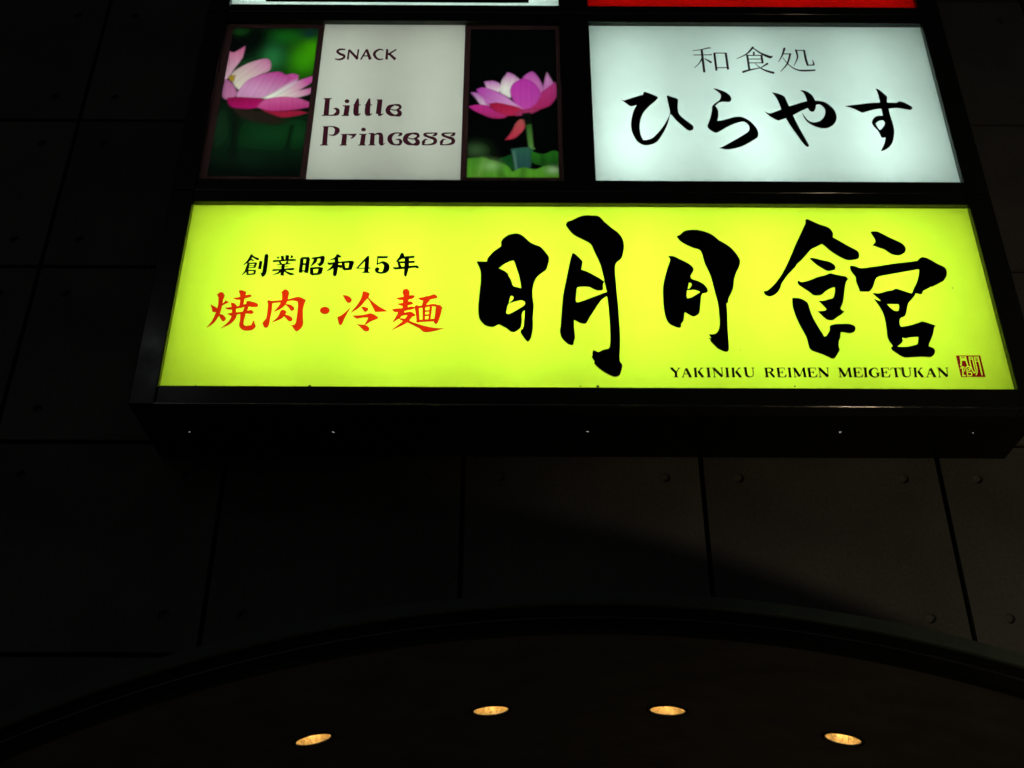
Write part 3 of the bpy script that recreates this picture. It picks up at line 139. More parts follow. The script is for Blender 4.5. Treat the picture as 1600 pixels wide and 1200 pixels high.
  ('character', [[(-818.3,699),(-821.1,697.7),(-823.4,694.6),(-824.2,694.2),(-827.3,683.4),(-829.5,677.5),(-835.7,665.5),(-842.5,653.8),(-843.2,651.2),(-843,649.4),(-841.8,648),(-838,648.2),(-830.4,619.7),(-831.2,619.3),(-834.2,619),(-848.2,618.1),(-852.1,619.6),(-853.4,619.6),(-854.8,618.5),(-855.3,615.9),(-853.1,610.9),(-851.5,608.8),(-848.7,606.6),(-843.7,605),(-836.3,605),(-804.4,609.1),(-804.1,606.1),(-804.1,587.1),(-803.4,576.8),(-802.6,573.5),(-800,568.7),(-797.9,566.9),(-796,566.4),(-794.2,567.2),(-793.1,568.7),(-790.2,576.8),(-786,595),(-783.7,612),(-764.4,614.8),(-753.1,615.6),(-752.4,615.3),(-750.5,612.7),(-748.4,611.4),(-747,611.2),(-743.1,611.7),(-738.9,613.3),(-737.8,614.6),(-737.7,616.4),(-739.1,619.4),(-742,623.1),(-743.5,626),(-745.9,627.9),(-748.4,628.9),(-757.6,628.8),(-782.6,625.6),(-783.3,626),(-783.5,638.5),(-783.2,640.6),(-761.9,641.6),(-761.3,642),(-761,642.9),(-758.6,644.5),(-757.8,645.8),(-757.4,647.3),(-757.5,649.1),(-758.2,651.4),(-759.4,652.8),(-761.9,653.9),(-762.6,655.1),(-782.9,653.5),(-783.7,654.1),(-784,664.9),(-783.7,666.9),(-764.1,669.3),(-763.9,670.2),(-761.2,672.7),(-760.2,675.3),(-760,677.1),(-760.3,678.9),(-761.7,681.4),(-766.2,684.6),(-767.1,684.6),(-790.9,680.9),(-795.7,681.6),(-797.3,681.3),(-800.3,679.3),(-806,678.3),(-807,682.2),(-808.9,685.6),(-809.5,692),(-810.5,694.6),(-812.4,697),(-814.1,698.2),(-816.4,699)],
   [(-816.2,665.5),(-814.4,665.3),(-812.9,664.1),(-805.2,664.7),(-804.9,661.7),(-805,652.4),(-826.9,651.2),(-829.4,651.2),(-829.8,651.5),(-830.5,653.6),(-821.4,660.2)],
   [(-808.5,639.6),(-805.1,639.8),(-804.6,639.4),(-804.4,622.9),(-805.4,622.5),(-816.1,621.2),(-824,639)]]),
 ],
 'red': [
  ('character', [[(-1524.1,488.9),(-1528.6,487.5),(-1531.9,485.7),(-1522.4,461.2),(-1521.1,455.2),(-1521,452.9),(-1528.9,450.2),(-1537.1,448.1),(-1549.2,447.1),(-1550.3,446.6),(-1550.6,445.6),(-1549.2,443.8),(-1542.8,439.6),(-1536.1,436.5),(-1531.5,435.5),(-1527,435.6),(-1519.2,436.6),(-1518.8,423.2),(-1519,405.3),(-1521.9,404.1),(-1530.1,402),(-1530.5,402.6),(-1531.4,407.2),(-1532.9,410.3),(-1535.5,413.3),(-1539.9,416.9),(-1544.5,419.4),(-1547.2,420.3),(-1557,420.6),(-1557.5,419.8),(-1552.2,398.3),(-1577.4,393.7),(-1579.2,392.5),(-1579.1,391.3),(-1577.9,390.2),(-1570.6,385.9),(-1566.6,384.3),(-1559.2,382.8),(-1548.7,383.5),(-1546.5,372.3),(-1546.2,368.6),(-1564.5,363),(-1565.8,361.5),(-1564.6,360.1),(-1556.5,354.7),(-1551,351.9),(-1546.8,350.6),(-1546.6,350.1),(-1547.8,340.5),(-1548.8,336),(-1551.4,329),(-1554.5,322.9),(-1560.9,313.1),(-1570.8,300.9),(-1583.2,286.7),(-1584,285.4),(-1583.8,284.6),(-1582.7,284.6),(-1558.4,298.5),(-1549.7,304.4),(-1541.9,311.2),(-1537.7,315.9),(-1533.4,321.6),(-1529.7,327.9),(-1527.5,332.8),(-1522.4,346),(-1522.5,346.5),(-1523.3,347.4),(-1523.3,351.3),(-1524.2,355.5),(-1516.6,358.4),(-1509.1,359.8),(-1508.7,359.3),(-1508.4,357),(-1506.5,326.7),(-1506.4,322.3),(-1507.6,310),(-1506.8,302.2),(-1504.8,296.1),(-1502.7,292.2),(-1499.4,287.5),(-1494.8,282.7),(-1489.9,279),(-1486.7,277),(-1479.9,274.3),(-1473,273.2),(-1465.9,273.2),(-1460.2,273.8),(-1449.3,276.1),(-1443.5,279.2),(-1438,284.5),(-1434.4,290.9),(-1433.9,293.2),(-1434.1,296.8),(-1433.5,298.7),(-1446.3,330),(-1446.7,329.7),(-1447.4,327.3),(-1453.6,304.2),(-1454.5,303.3),(-1471.5,300.1),(-1478.1,299.8),(-1480.6,300.9),(-1482.7,302.5),(-1486.8,307.3),(-1487.3,309),(-1487.9,315.7),(-1487.9,323.2),(-1487.3,332.2),(-1484.4,356.6),(-1485.8,358),(-1486.6,361.6),(-1485.6,362.1),(-1473.7,362.1),(-1462.7,360.2),(-1461.6,361),(-1457,361.7),(-1453.5,362.9),(-1452.1,363.8),(-1450.8,366.3),(-1450.7,368),(-1451.6,371.1),(-1453.4,374.8),(-1455.2,377.1),(-1458.3,380.2),(-1461.4,382.1),(-1464.3,383),(-1467.3,383),(-1479.2,378.5),(-1476.5,399.5),(-1472.8,399.7),(-1465.6,397.5),(-1461.7,396.9),(-1443.3,397.1),(-1438.8,398.9),(-1437.1,400.5),(-1436.3,402),(-1435.3,406.3),(-1435.6,408.8),(-1436.5,411.4),(-1438.5,414.7),(-1442.5,418.1),(-1450.2,422.2),(-1460,425.9),(-1463.2,426.5),(-1467.9,426.6),(-1472.2,429.2),(-1476.6,430.4),(-1482.6,430.1),(-1489.9,428.8),(-1489.9,415.9),(-1500.4,411.9),(-1499.5,442.1),(-1480,448.8),(-1476,450.9),(-1472.1,452.3),(-1470.9,453.4),(-1470.3,454.6),(-1470.2,458.1),(-1471.6,460.6),(-1473.8,462.4),(-1476.9,464.4),(-1480.6,465.6),(-1485.5,465.6),(-1496.9,461.9),(-1495.6,473.5),(-1496.6,477.2),(-1498.5,479.8),(-1502.4,482.1),(-1513.9,487),(-1521,489)],
   [(-1609,477.2),(-1610.8,476.9),(-1614.1,475.1),(-1616.8,472.3),(-1618.5,469),(-1625.5,465.3),(-1621.1,457),(-1616.9,450.4),(-1615.1,442.4),(-1613.6,426.7),(-1612.9,410.7),(-1613,399.1),(-1613.5,390.5),(-1614,390.3),(-1615.4,392.4),(-1617.3,394),(-1625,399.4),(-1645.2,411.2),(-1646.2,411.4),(-1637.2,389.6),(-1635,382.5),(-1632.4,371.5),(-1622.6,369.8),(-1618.9,370.1),(-1616.5,371.2),(-1616.2,370.8),(-1621.5,344.9),(-1626.8,326.1),(-1629.9,318.3),(-1633.7,310.7),(-1645.2,291.3),(-1645.8,289.8),(-1645.4,289),(-1644.4,289.3),(-1628.8,301.5),(-1623.6,306.3),(-1618,312.6),(-1612.6,321.1),(-1608.8,328.7),(-1605.1,337.4),(-1600.5,350.8),(-1599.9,350.5),(-1597.1,344.7),(-1591.3,334.7),(-1586.6,328.5),(-1580.2,321.3),(-1576.3,321.8),(-1573,323.3),(-1570.5,326.5),(-1567.3,332.3),(-1569.5,338.7),(-1571.7,343.2),(-1579.4,352.7),(-1585.5,357.2),(-1590.1,358.9),(-1596.8,360.1),(-1597.6,360.5),(-1597.7,361),(-1595.4,375.7),(-1593,405.4),(-1564.9,422.7),(-1582.7,433.3),(-1588,422.3),(-1590.9,419),(-1592.9,418),(-1593.1,427.6),(-1592.6,440.5),(-1592.2,441.2),(-1590.7,441),(-1590.3,441.6),(-1589.2,460),(-1591.3,461.2),(-1592.2,464.6),(-1593.8,468),(-1597.6,473),(-1600.5,475.3),(-1604.2,476.9)],
   [(-1496.1,397.7),(-1495.5,397.7),(-1495.4,396.9),(-1499.6,373.9),(-1518.2,370.9),(-1527.7,370.3),(-1529.8,387.9),(-1512.5,392.6),(-1509.1,391.7),(-1507.2,391.9),(-1505.1,393.4),(-1503.5,395.5)]]),
  ('character', [[(-1326.3,493.3),(-1328.9,492.7),(-1332,490.9),(-1334.8,488.1),(-1337.2,482.5),(-1341.2,482.3),(-1341.5,481.9),(-1336.6,459.8),(-1335.8,445.2),(-1335.8,438.6),(-1336.1,436.3),(-1377.6,431.1),(-1379,431.1),(-1384.7,433.5),(-1389.8,435),(-1393.7,434.6),(-1399.1,432.2),(-1394.1,413.5),(-1392.9,403.5),(-1392.3,356.1),(-1392.5,345.9),(-1393.1,340.6),(-1395.3,334.7),(-1400.3,326.6),(-1406.5,314.9),(-1406.7,314),(-1401.5,301.5),(-1398.8,296),(-1396.8,292.8),(-1393.8,290.6),(-1385.9,288.3),(-1379.8,293.7),(-1377.7,298.3),(-1376.3,304.7),(-1375.3,313),(-1375,337.9),(-1372.6,372.5),(-1372.9,389.7),(-1374,412.7),(-1374.1,417.3),(-1373.6,418.6),(-1339.4,423),(-1338.6,422.6),(-1341.6,413.7),(-1346.9,401.7),(-1353.9,389.6),(-1363.8,374.8),(-1364.6,372.8),(-1364.3,372),(-1362.9,372.2),(-1347.2,380.2),(-1339.9,384.5),(-1335.1,387.9),(-1325.6,397.2),(-1316,410.7),(-1314.5,408.8),(-1300.8,395.8),(-1291,381.1),(-1289.8,381.3),(-1286.8,379.4),(-1283.2,378.6),(-1280.7,379.1),(-1278.3,380.6),(-1276.5,382.6),(-1275.2,385.7),(-1274.8,388.8),(-1275,391.7),(-1275.6,393.7),(-1277.4,397.3),(-1277.4,398.8),(-1286,406.7),(-1292.1,410.6),(-1300.3,413.2),(-1312.9,414.9),(-1313.7,415.6),(-1311.4,421.9),(-1309.9,428.4),(-1309.2,429.1),(-1297.1,431.8),(-1288.5,433),(-1284,433),(-1276.4,431.5),(-1264.5,427.8),(-1261.9,412.8),(-1260.9,402.8),(-1260.2,378.7),(-1260.5,344.1),(-1261.4,324.8),(-1262,319),(-1263.3,313.4),(-1265.3,308.9),(-1268.3,305.5),(-1273.1,304),(-1284.8,304.6),(-1278.4,299.9),(-1274.2,296.1),(-1264.8,280.6),(-1259.8,275.6),(-1252.8,270.4),(-1241.8,279),(-1236,286.3),(-1230.9,295.7),(-1229.7,299.4),(-1228.9,303.3),(-1228.3,310.2),(-1228.5,319.7),(-1231.4,337.3),(-1233.7,356.1),(-1235.7,377.2),(-1236,385.4),(-1235.1,401),(-1232.8,418.3),(-1228.3,435.7),(-1239,443.5),(-1246.5,448.3),(-1255.9,452.5),(-1263.8,454.3),(-1269.4,454),(-1274.7,452.4),(-1287.8,447.1),(-1308.5,439.8),(-1308.3,448.8),(-1305.5,475.2),(-1308,476.7),(-1309.1,480.4),(-1310.9,484.4),(-1314.5,489),(-1317.3,491.3),(-1320.3,492.8),(-1323.7,493.4)],
   [(-1324.8,385.2),(-1326.6,384.9),(-1330.6,382.8),(-1332.3,383),(-1333,379.5),(-1333.7,378.6),(-1334.9,378.8),(-1339,358.9),(-1343,348.4),(-1346.1,342.8),(-1349.8,337.3),(-1365.3,319.2),(-1365.9,318.1),(-1365.7,317.3),(-1364.5,317.2),(-1347.9,324.3),(-1332.2,332.5),(-1323.5,338.7),(-1319.3,343.3),(-1315.6,349),(-1301.5,333),(-1292.8,324),(-1291.6,324.4),(-1288.7,322.9),(-1284.7,322.6),(-1281.1,324.1),(-1279.3,326.1),(-1278,328.4),(-1277.4,330.9),(-1277.2,334.5),(-1278.4,338.7),(-1281,342.9),(-1280.9,344),(-1288,349.9),(-1293.7,353.5),(-1298.3,355.5),(-1310.9,359.3),(-1307.9,366.9),(-1306.2,374.3),(-1313.2,379),(-1314.7,381),(-1317.6,383.3),(-1321.3,385)]]),
  ('dot_mark', [[(-1144.6,401.2),(-1149.2,400.3),(-1152.6,398.9),(-1157.2,395.5),(-1159.5,392.8),(-1161.9,387.5),(-1162.4,384.6),(-1162.4,380.7),(-1161.5,377),(-1160.3,374.2),(-1157.7,370.2),(-1154.2,366.8),(-1149.8,364),(-1142.1,361.7),(-1136.5,361.8),(-1132.4,362.7),(-1126.8,365.6),(-1123.4,368.9),(-1121.5,371.8),(-1120.1,375.2),(-1119.5,378.6),(-1120,384.6),(-1121.2,388),(-1123.6,391.9),(-1126.8,395.4),(-1129.8,397.6),(-1136.4,400.5),(-1141.3,401.3)]]),
  ('character', [[(-976.7,484.9),(-981.2,484.4),(-981.7,484),(-982.3,468.1),(-984.5,455.5),(-987.8,442.8),(-993.8,427.4),(-1003.1,408.5),(-1018.6,383.6),(-1026,369.9),(-1026.9,367.4),(-1003,385.5),(-995.1,392.7),(-988.6,399.4),(-981.1,409.1),(-966.6,433.2),(-957.5,445.8),(-949.6,434.5),(-945.2,427.1),(-919.7,374.1),(-888.5,375.3),(-862.9,377.9),(-864.1,379),(-893.6,397.4),(-905.3,405.3),(-922.7,419.8),(-940.2,436.4),(-953.7,451.9),(-951.9,457.4),(-950.6,463.1),(-949,473.8),(-949.2,474.3),(-961.3,481.3),(-968.4,484.4),(-971.3,485)],
   [(-1069.4,464.3),(-1069.6,463.9),(-1069.1,462.8),(-1058.1,443.9),(-1051,430.2),(-1047.4,425.9),(-1043.6,423.3),(-1040,422.2),(-1037.9,422.1),(-1032.2,424.3),(-1030.2,425.9),(-1028.5,428.3),(-1027,431.8),(-1026.3,434.9),(-1026.3,437.2),(-1026.7,439.8),(-1030.3,447.2),(-1036,454),(-1041.3,457.8),(-1046,460.1),(-1051.5,462),(-1059,463.5)],
   [(-975.4,402.5),(-982.7,402),(-983.1,401.5),(-973.8,385.4),(-969.5,379),(-966.8,376.1),(-963,374.4),(-960.6,374.4),(-959,375),(-955.5,378.1),(-949.6,385.3),(-950.9,393.8),(-951.5,395.5),(-966,401.4),(-969.8,402.3)],
   [(-1030,398.6),(-1050.3,373.3),(-1063.9,359),(-1070.9,353.3),(-1082.2,349.3),(-1082.3,346),(-1081.5,339.3),(-1074.6,315.5),(-1072.9,310.8),(-1071.9,309.2),(-1069.8,306.9),(-1066,304.1),(-1065.3,304.1),(-1060.8,308.5),(-1058.1,312.6),(-1056.6,317),(-1051.9,336.3),(-1049.3,344.2),(-1042.1,362.8),(-1032.3,386.3),(-1029.6,397.6),(-1029.5,398.5)],
   [(-941.5,368.2),(-947,367),(-961.6,361.5),(-976.8,358.2),(-993.9,356.2),(-1016.9,355.3),(-1016.8,354.8),(-1012.1,349.6),(-1007.6,345.5),(-1000.4,340.2),(-996.4,338.8),(-990.1,339.4),(-968.6,344.5),(-953,344.9),(-948.1,344.5),(-949.5,339.1),(-954.2,326),(-962.3,307.9),(-968,308.5),(-981,308.7),(-997.7,312.6),(-997.2,311.7),(-977.2,292.7),(-964,278),(-959.4,274.7),(-954.1,272.6),(-948.8,272.3),(-944.5,273.4),(-941.8,275.1),(-940.3,277),(-939.5,279.3),(-938.3,286.5),(-942.3,294.3),(-946.1,299.5),(-951.1,303.2),(-958.8,306.7),(-959,307.3),(-953.6,309.4),(-937.3,321.9),(-932.2,325.3),(-908.5,337.9),(-905.7,340.4),(-902.4,344.7),(-902.9,345.6),(-913.5,355),(-923.4,362.1),(-928.9,365.1),(-933.7,367.1),(-936.8,368)]]),
  ('character', [[(-791.2,500.4),(-794.5,499.8),(-797.7,498.1),(-800.5,495.4),(-802.6,492.2),(-805.4,491.4),(-806.1,490.7),(-804.7,485.2),(-804.6,480.9),(-805.9,480.3),(-806,479.8),(-800.7,465.7),(-799.7,460.5),(-799.8,456.3),(-815.5,453.9),(-829.4,449.8),(-830.8,449.2),(-831.1,448.6),(-830.5,447.4),(-825.3,443.4),(-818,439.4),(-813,438.3),(-808.7,438),(-800.8,438.3),(-801.1,424.4),(-822.1,419),(-823.5,418.4),(-823.8,417.8),(-823.4,416.9),(-818.7,413.5),(-811.2,409.2),(-806,407.8),(-801.4,407.4),(-801,404.2),(-801.2,396.1),(-807.7,395.3),(-830.3,393.7),(-836.3,392),(-845.4,390.4),(-846.7,389.3),(-843,382.2),(-840.3,379),(-837.3,376.5),(-833,374.3),(-829.4,373.4),(-821,373.7),(-820.3,373.3),(-823.4,361.4),(-826.2,353.3),(-831.1,341.7),(-840.8,321.5),(-841.4,320.1),(-841.3,319.1),(-839.9,319.3),(-827,328.5),(-813.1,339.6),(-810.6,336.2),(-796.5,328),(-796.2,327.4),(-808.9,313.6),(-843.7,279.7),(-844.5,278.7),(-844.3,277.9),(-843.2,278.1),(-822.3,289.6),(-799.1,302.7),(-787,310.6),(-775.8,320.1),(-736,297.4),(-723.8,290),(-718.3,285.9),(-711.5,278.2),(-706.4,273.9),(-701.2,271.1),(-696.6,269.7),(-692.6,269.2),(-687,269.2),(-674.9,271.2),(-645.8,278.9),(-613.9,289),(-613.9,289.9),(-615.1,290.3),(-641.4,291.9),(-661.9,294.3),(-677.1,297.5),(-693.5,302.1),(-702.6,303.8),(-745.6,319.5),(-756,324.2),(-767.2,330),(-760.1,341.2),(-754.1,352),(-750.6,351.4),(-749.7,351.8),(-748.2,351.6),(-745.7,352.5),(-743.9,354.4),(-743.1,356.2),(-742.6,358.8),(-743.6,362.7),(-746.4,366.5),(-753.7,372.6),(-758.5,375.7),(-764,377.7),(-768.2,377.9),(-771.9,377.3),(-782.7,373.7),(-790.7,371.8),(-790.7,373.2),(-791.7,374.3),(-791.1,380.2),(-789.6,380.9),(-765.6,386.5),(-756.8,389.1),(-749.9,392.6),(-747.5,395.9),(-742.9,373.7),(-739.1,352.6),(-736.3,331.9),(-737.7,329.1),(-738,326.6),(-737.5,324.3),(-736,322.4),(-733.1,321.1),(-732.4,320.1),(-728.4,319.3),(-725.4,320.5),(-723.1,320.9),(-695.8,323.6),(-669.1,325.7),(-661,325.7),(-660.5,325.5),(-659.6,323.6),(-659.2,321.1),(-657.6,317.2),(-656,315),(-653.1,313),(-651.2,312.7),(-649.1,313),(-647.5,313.9),(-644.7,316.5),(-643.3,318.8),(-642.2,319.5),(-636.5,340),(-632.2,357.4),(-629.5,372.6),(-626.7,392.1),(-624.8,394.1),(-624.2,395.6),(-624,397.3),(-624.5,399.2),(-626.2,401.2),(-626.5,402.6),(-628.5,404),(-631.2,408.9),(-634.9,412.6),(-638,414),(-640.4,414.4),(-644.6,413.6),(-655.8,418.2),(-662.4,419.4),(-669.2,419.3),(-677.4,418.1),(-695.3,414.2),(-694.8,417.3),(-693.2,420.6),(-681.6,436.8),(-682.8,438.2),(-682,441.9),(-663.9,446.3),(-660.2,448.2),(-652.9,448.9),(-651.4,449.8),(-649.9,451.8),(-649.1,454.7),(-649.1,456.7),(-649.9,459.3),(-652.4,463),(-657.1,468),(-659.1,469.1),(-662.9,470.3),(-666.9,470.3),(-669.7,469.6),(-682,464),(-691.8,461),(-696.8,461.4),(-700,460.9),(-706,457.2),(-723.5,452.8),(-733.8,451.5),(-735,450.8),(-735.2,450),(-734.2,448.4),(-729.3,443.4),(-724.8,439.9),(-720,437.7),(-712.4,436.2),(-716.5,410.6),(-731.9,408.5),(-735.3,411.7),(-737,412.6),(-739.8,412.9),(-743.1,411.7),(-746.2,407.7),(-748,407.1),(-747.4,402.5),(-748.7,401.2),(-753.5,404),(-759.7,405.5),(-766,404.8),(-776.8,401.8),(-777,410.6),(-768,412.3),(-763.6,414.2),(-757.6,415.8),(-755.5,417.6),(-754.6,420.1),(-754.8,422.1),(-756,424.4),(-760.5,428.9),(-764,431.3),(-766.6,432.2),(-770.1,432.5),(-776.6,431.1),(-775.5,441.7),(-764.6,444.3),(-758.3,446.9),(-754.9,449.7),(-750.2,455.3),(-749.4,457.3),(-749.4,460.2),(-750.6,462.9),(-752.1,464.2),(-759.5,466),(-764.7,466.3),(-773.3,463.9),(-773.4,485.6),(-774.9,486.1),(-777,491.5),(-780.1,495.6),(-782.5,497.9),(-786.4,499.9)],
   [(-671.4,405.2),(-661.9,405.4),(-657.4,404.5),(-654.4,403.3),(-657.4,358.4),(-658.9,341.3),(-659.4,340.6),(-673.8,339.9),(-674.5,340.6),(-669.9,403),(-670.2,403.9),(-673.9,404.7)],
   [(-683.5,403.5),(-682.5,403.5),(-682.3,402.6),(-683.2,386.7),(-684.1,386.3),(-697.1,385.1),(-700,385.2),(-700.3,396),(-697.8,400.8)],
   [(-714.7,397.6),(-713.8,397.6),(-712.9,395.9),(-710.2,336.5),(-710.7,336.1),(-722.6,334.9),(-723.3,338.4),(-725,361.7),(-728.1,394.4),(-727.1,395.1)],
   [(-685.7,377.1),(-683.7,377.2),(-683.3,376.6),(-683.7,366.7),(-684.1,364.7),(-698.6,363.1),(-699.3,363.3),(-699.7,370.6),(-699.5,375.6)],
   [(-783.4,358.3),(-778.2,358.1),(-777.4,357.5),(-781.3,349.8),(-786.9,340.5),(-796.5,342),(-808.2,342.8),(-809.1,343.3),(-801.3,354),(-791.2,356.9)],
   [(-686.2,354.9),(-684.7,355),(-684.2,354.6),(-685,339),(-698.6,337.7),(-699.1,353.3)]]),
 ],
 'snack': [
  ('letter', [[(-1203,2002),(-1207.5,2000.6),(-1211.5,1998.3),(-1214.8,1995.7),(-1218.7,1991.1),(-1220.3,1988),(-1221.6,1983.7),(-1221.9,1980.1),(-1220.8,1974.2),(-1218.9,1969.9),(-1216,1965.7),(-1207.8,1957.5),(-1200.6,1951.9),(-1184.1,1944.4),(-1183.7,1943),(-1185.7,1939.1),(-1188.6,1936),(-1193.7,1932.4),(-1201.1,1929.1),(-1209.1,1928.3),(-1221.6,1929.8),(-1223.6,1928.5),(-1224.5,1925.8),(-1223.9,1923.7),(-1221.6,1921.2),(-1210.3,1917.3),(-1202.5,1915.7),(-1196.1,1916.1),(-1190.6,1917.5),(-1182.1,1921.4),(-1176.7,1926),(-1173,1931.7),(-1171,1937.5),(-1170.3,1943.7),(-1170.5,1947),(-1171.9,1951.9),(-1175.1,1957.3),(-1178.6,1960.4),(-1181.8,1962.4),(-1197.9,1970.6),(-1207.1,1978.1),(-1208.8,1980.2),(-1205.5,1984.5),(-1199.5,1988.3),(-1195.4,1989),(-1177.2,1989.2),(-1174.5,1991.9),(-1174.4,1994.2),(-1174.8,1995.9),(-1178.4,1999),(-1193.8,2001.8)]]),
  ('letter', [[(-1153.4,1998),(-1157,1992.9),(-1161,1993.4),(-1161.5,1992.9),(-1162.7,1922.8),(-1153.8,1921.1),(-1152.6,1921.6),(-1152.3,1974.6),(-1113.2,1919.9),(-1112.6,1919.6),(-1110.5,1922),(-1107,1921.6),(-1106.7,1927.8),(-1103,1933.7),(-1106.3,1938.5),(-1104.3,1993.3),(-1104.5,1994.9),(-1111.4,1996.7),(-1112.8,1996.9),(-1113.3,1996.2),(-1114.8,1951.2),(-1115.3,1949.9),(-1152.7,1997.7)]]),
  ('letter', [[(-1070.6,1998.4),(-1095.7,1925.7),(-1095.4,1924.7),(-1088.9,1919.7),(-1088.2,1920.1),(-1080.1,1943.1),(-1079,1944.6),(-1058.5,1944.5),(-1050.7,1919),(-1036.1,1926.6),(-1060.8,1997.7),(-1061.7,1998.2),(-1066.6,1995.6)],
   [(-1068.1,1976.6),(-1067.6,1976.3),(-1066.4,1972.3),(-1061.2,1953.4),(-1076.1,1953.2),(-1075.8,1955.2)]]),
  ('letter', [[(-1000.9,2001.8),(-1005,2000.8),(-1012.9,1996.8),(-1020.1,1991.5),(-1024.8,1986.8),(-1029.1,1980.5),(-1031.4,1974.9),(-1033.1,1967.6),(-1033.4,1963.7),(-1032.5,1955.2),(-1030.4,1948.3),(-1025.3,1938.5),(-1019.9,1931),(-1014.2,1924.9),(-1009.6,1921.7),(-1002.4,1919.1),(-997.1,1918.4),(-989.5,1919.5),(-979,1923.2),(-977,1925.4),(-976.6,1927.2),(-977.4,1929.5),(-979.7,1931.1),(-989.2,1929.6),(-994.5,1929.5),(-999,1930.9),(-1003.8,1933.4),(-1007.3,1936.6),(-1009.8,1940.2),(-1013.3,1946.5),(-1016.9,1955),(-1017.8,1958.2),(-1018.3,1962.8),(-1018,1966.1),(-1016.7,1970.7),(-1014.9,1974.3),(-1011.6,1979.1),(-1004.6,1986.6),(-999.7,1990.3),(-997.2,1991.1),(-992.9,1990.7),(-982.9,1987.3),(-980.2,1989),(-979.8,1990.7),(-980.1,1992.3),(-982.2,1995),(-993.8,2000.9),(-998.3,2001.9)]]),
  ('letter', [[(-917.1,2000),(-954.4,1969.4),(-955,1973.3),(-955.6,1997.5),(-967.6,1998.8),(-968.2,1924.2),(-954,1922.8),(-954.7,1955.6),(-954.4,1956.6),(-952.8,1954),(-951,1954.7),(-949,1952.5),(-922.6,1920),(-920.3,1917.3),(-919.6,1917.5),(-911.6,1931.4),(-911.3,1933.1),(-940.6,1965.2),(-913.4,1992.5),(-913.3,1993.3),(-914.8,1996.6),(-916.4,1999.8)]]),
  ('letter', [[(-1255.9,1654),(-1256.2,1653.3),(-1255.4,1645.7),(-1250.1,1645.4),(-1249.6,1643.5),(-1248.4,1543.2),(-1248.7,1540.7),(-1254,1540.3),(-1256.8,1539),(-1257.4,1537.1),(-1256.7,1535.5),(-1254.8,1534.2),(-1184.3,1535),(-1183,1536.1),(-1172.4,1541.3),(-1170.5,1551.1),(-1169.6,1560.8),(-1170.5,1568.4),(-1172.5,1576.6),(-1175.5,1582.4),(-1179.2,1585.8),(-1185.3,1588.9),(-1190.1,1589.8),(-1193.7,1589.5),(-1196.7,1588.2),(-1205.2,1582.5),(-1204.8,1581.9),(-1196.2,1579),(-1193.1,1576.7),(-1191.5,1574.4),(-1190.4,1571.6),(-1187.7,1562.2),(-1195.8,1551.5),(-1198.5,1545),(-1205.6,1543.7),(-1222.1,1542.6),(-1224.7,1643.9),(-1224.1,1645.6),(-1217,1645.9),(-1217.5,1653.9),(-1218,1654.4)]]),
  ('letter', [[(-1142,1647),(-1146,1645.5),(-1149.7,1641.7),(-1151,1638.9),(-1151.6,1635.8),(-1150.9,1629.9),(-1148.3,1625),(-1143.9,1621.3),(-1139.9,1620),(-1136.8,1620),(-1134.3,1620.7),(-1130.4,1623.6),(-1128,1627.6),(-1127.2,1631.9),(-1127.8,1636.9),(-1129.8,1641),(-1132.7,1644.3),(-1137.5,1646.8)],
   [(-1157.8,1606.3),(-1158.1,1605.5),(-1157.4,1598.8),(-1148.9,1598.7),(-1148.3,1597.6),(-1150.8,1544.2),(-1150.6,1542.4),(-1149.7,1541.8),(-1158.2,1541.4),(-1157.8,1534.2),(-1122.4,1534.4),(-1122.8,1541.3),(-1124.2,1541.9),(-1124.5,1543.1),(-1122.9,1599.3),(-1123.5,1606.3)]]),
  ('letter', [[(-1087.1,1654.1),(-1089.7,1652.5),(-1092,1649),(-1099.6,1625.8),(-1102.3,1612),(-1107.3,1611.4),(-1107.8,1610.6),(-1107.2,1604.9),(-1103.6,1605),(-1103.2,1604.2),(-1104.4,1587.3),(-1104.6,1574.2),(-1103.8,1562.6),(-1102.1,1549.5),(-1100.8,1548.8),(-1099.4,1544.1),(-1096.6,1539.2),(-1093.5,1536.5),(-1089.5,1534.9),(-1084.4,1535.4),(-1079.4,1534.9),(-1075.4,1536.2),(-1071.7,1539.8),(-1066.5,1547.9),(-1065.3,1551.3),(-1066.1,1552.8),(-1067.7,1553),(-1075.9,1548.7),(-1077,1548.8),(-1075.9,1550.6),(-1077.5,1578.3),(-1077.5,1605.3),(-1077,1605.8),(-1069.7,1606.3),(-1069.9,1612.1),(-1070.6,1612.9),(-1077.3,1612.5),(-1077.9,1613),(-1078.7,1624.7),(-1081.2,1646.3),(-1083.3,1651.7),(-1085,1653.5)]]),
  ('letter', [[(-1030.2,1654.4),(-1032.8,1652.9),(-1035.1,1649.4),(-1042.8,1626.2),(-1045.6,1612.4),(-1050.6,1611.8),(-1051.1,1611),(-1050.6,1605.3),(-1047,1605.3),(-1046.6,1604.6),(-1047.9,1587.7),(-1048.1,1574.6),(-1047.3,1563),(-1045.7,1549.9),(-1044.5,1549.2),(-1043.1,1544.4),(-1040.3,1539.6),(-1037.2,1536.9),(-1033.2,1535.3),(-1028.1,1535.8),(-1023.1,1535.3),(-1019.1,1536.6),(-1015.3,1540.2),(-1010.2,1548.3),(-1008.9,1551.7),(-1009.7,1553.2),(-1011.3,1553.4),(-1019.5,1549.1),(-1020.6,1549.1),(-1019.5,1551),(-1020.9,1578.7),(-1020.9,1605.7),(-1020.4,1606.2),(-1013,1606.7),(-1013.2,1612.5),(-1013.8,1613.3),(-1020.6,1612.9),(-1021.2,1613.4),(-1022,1625.1),(-1024.3,1646.7),(-1026.4,1652.1),(-1028.1,1653.9)]]),
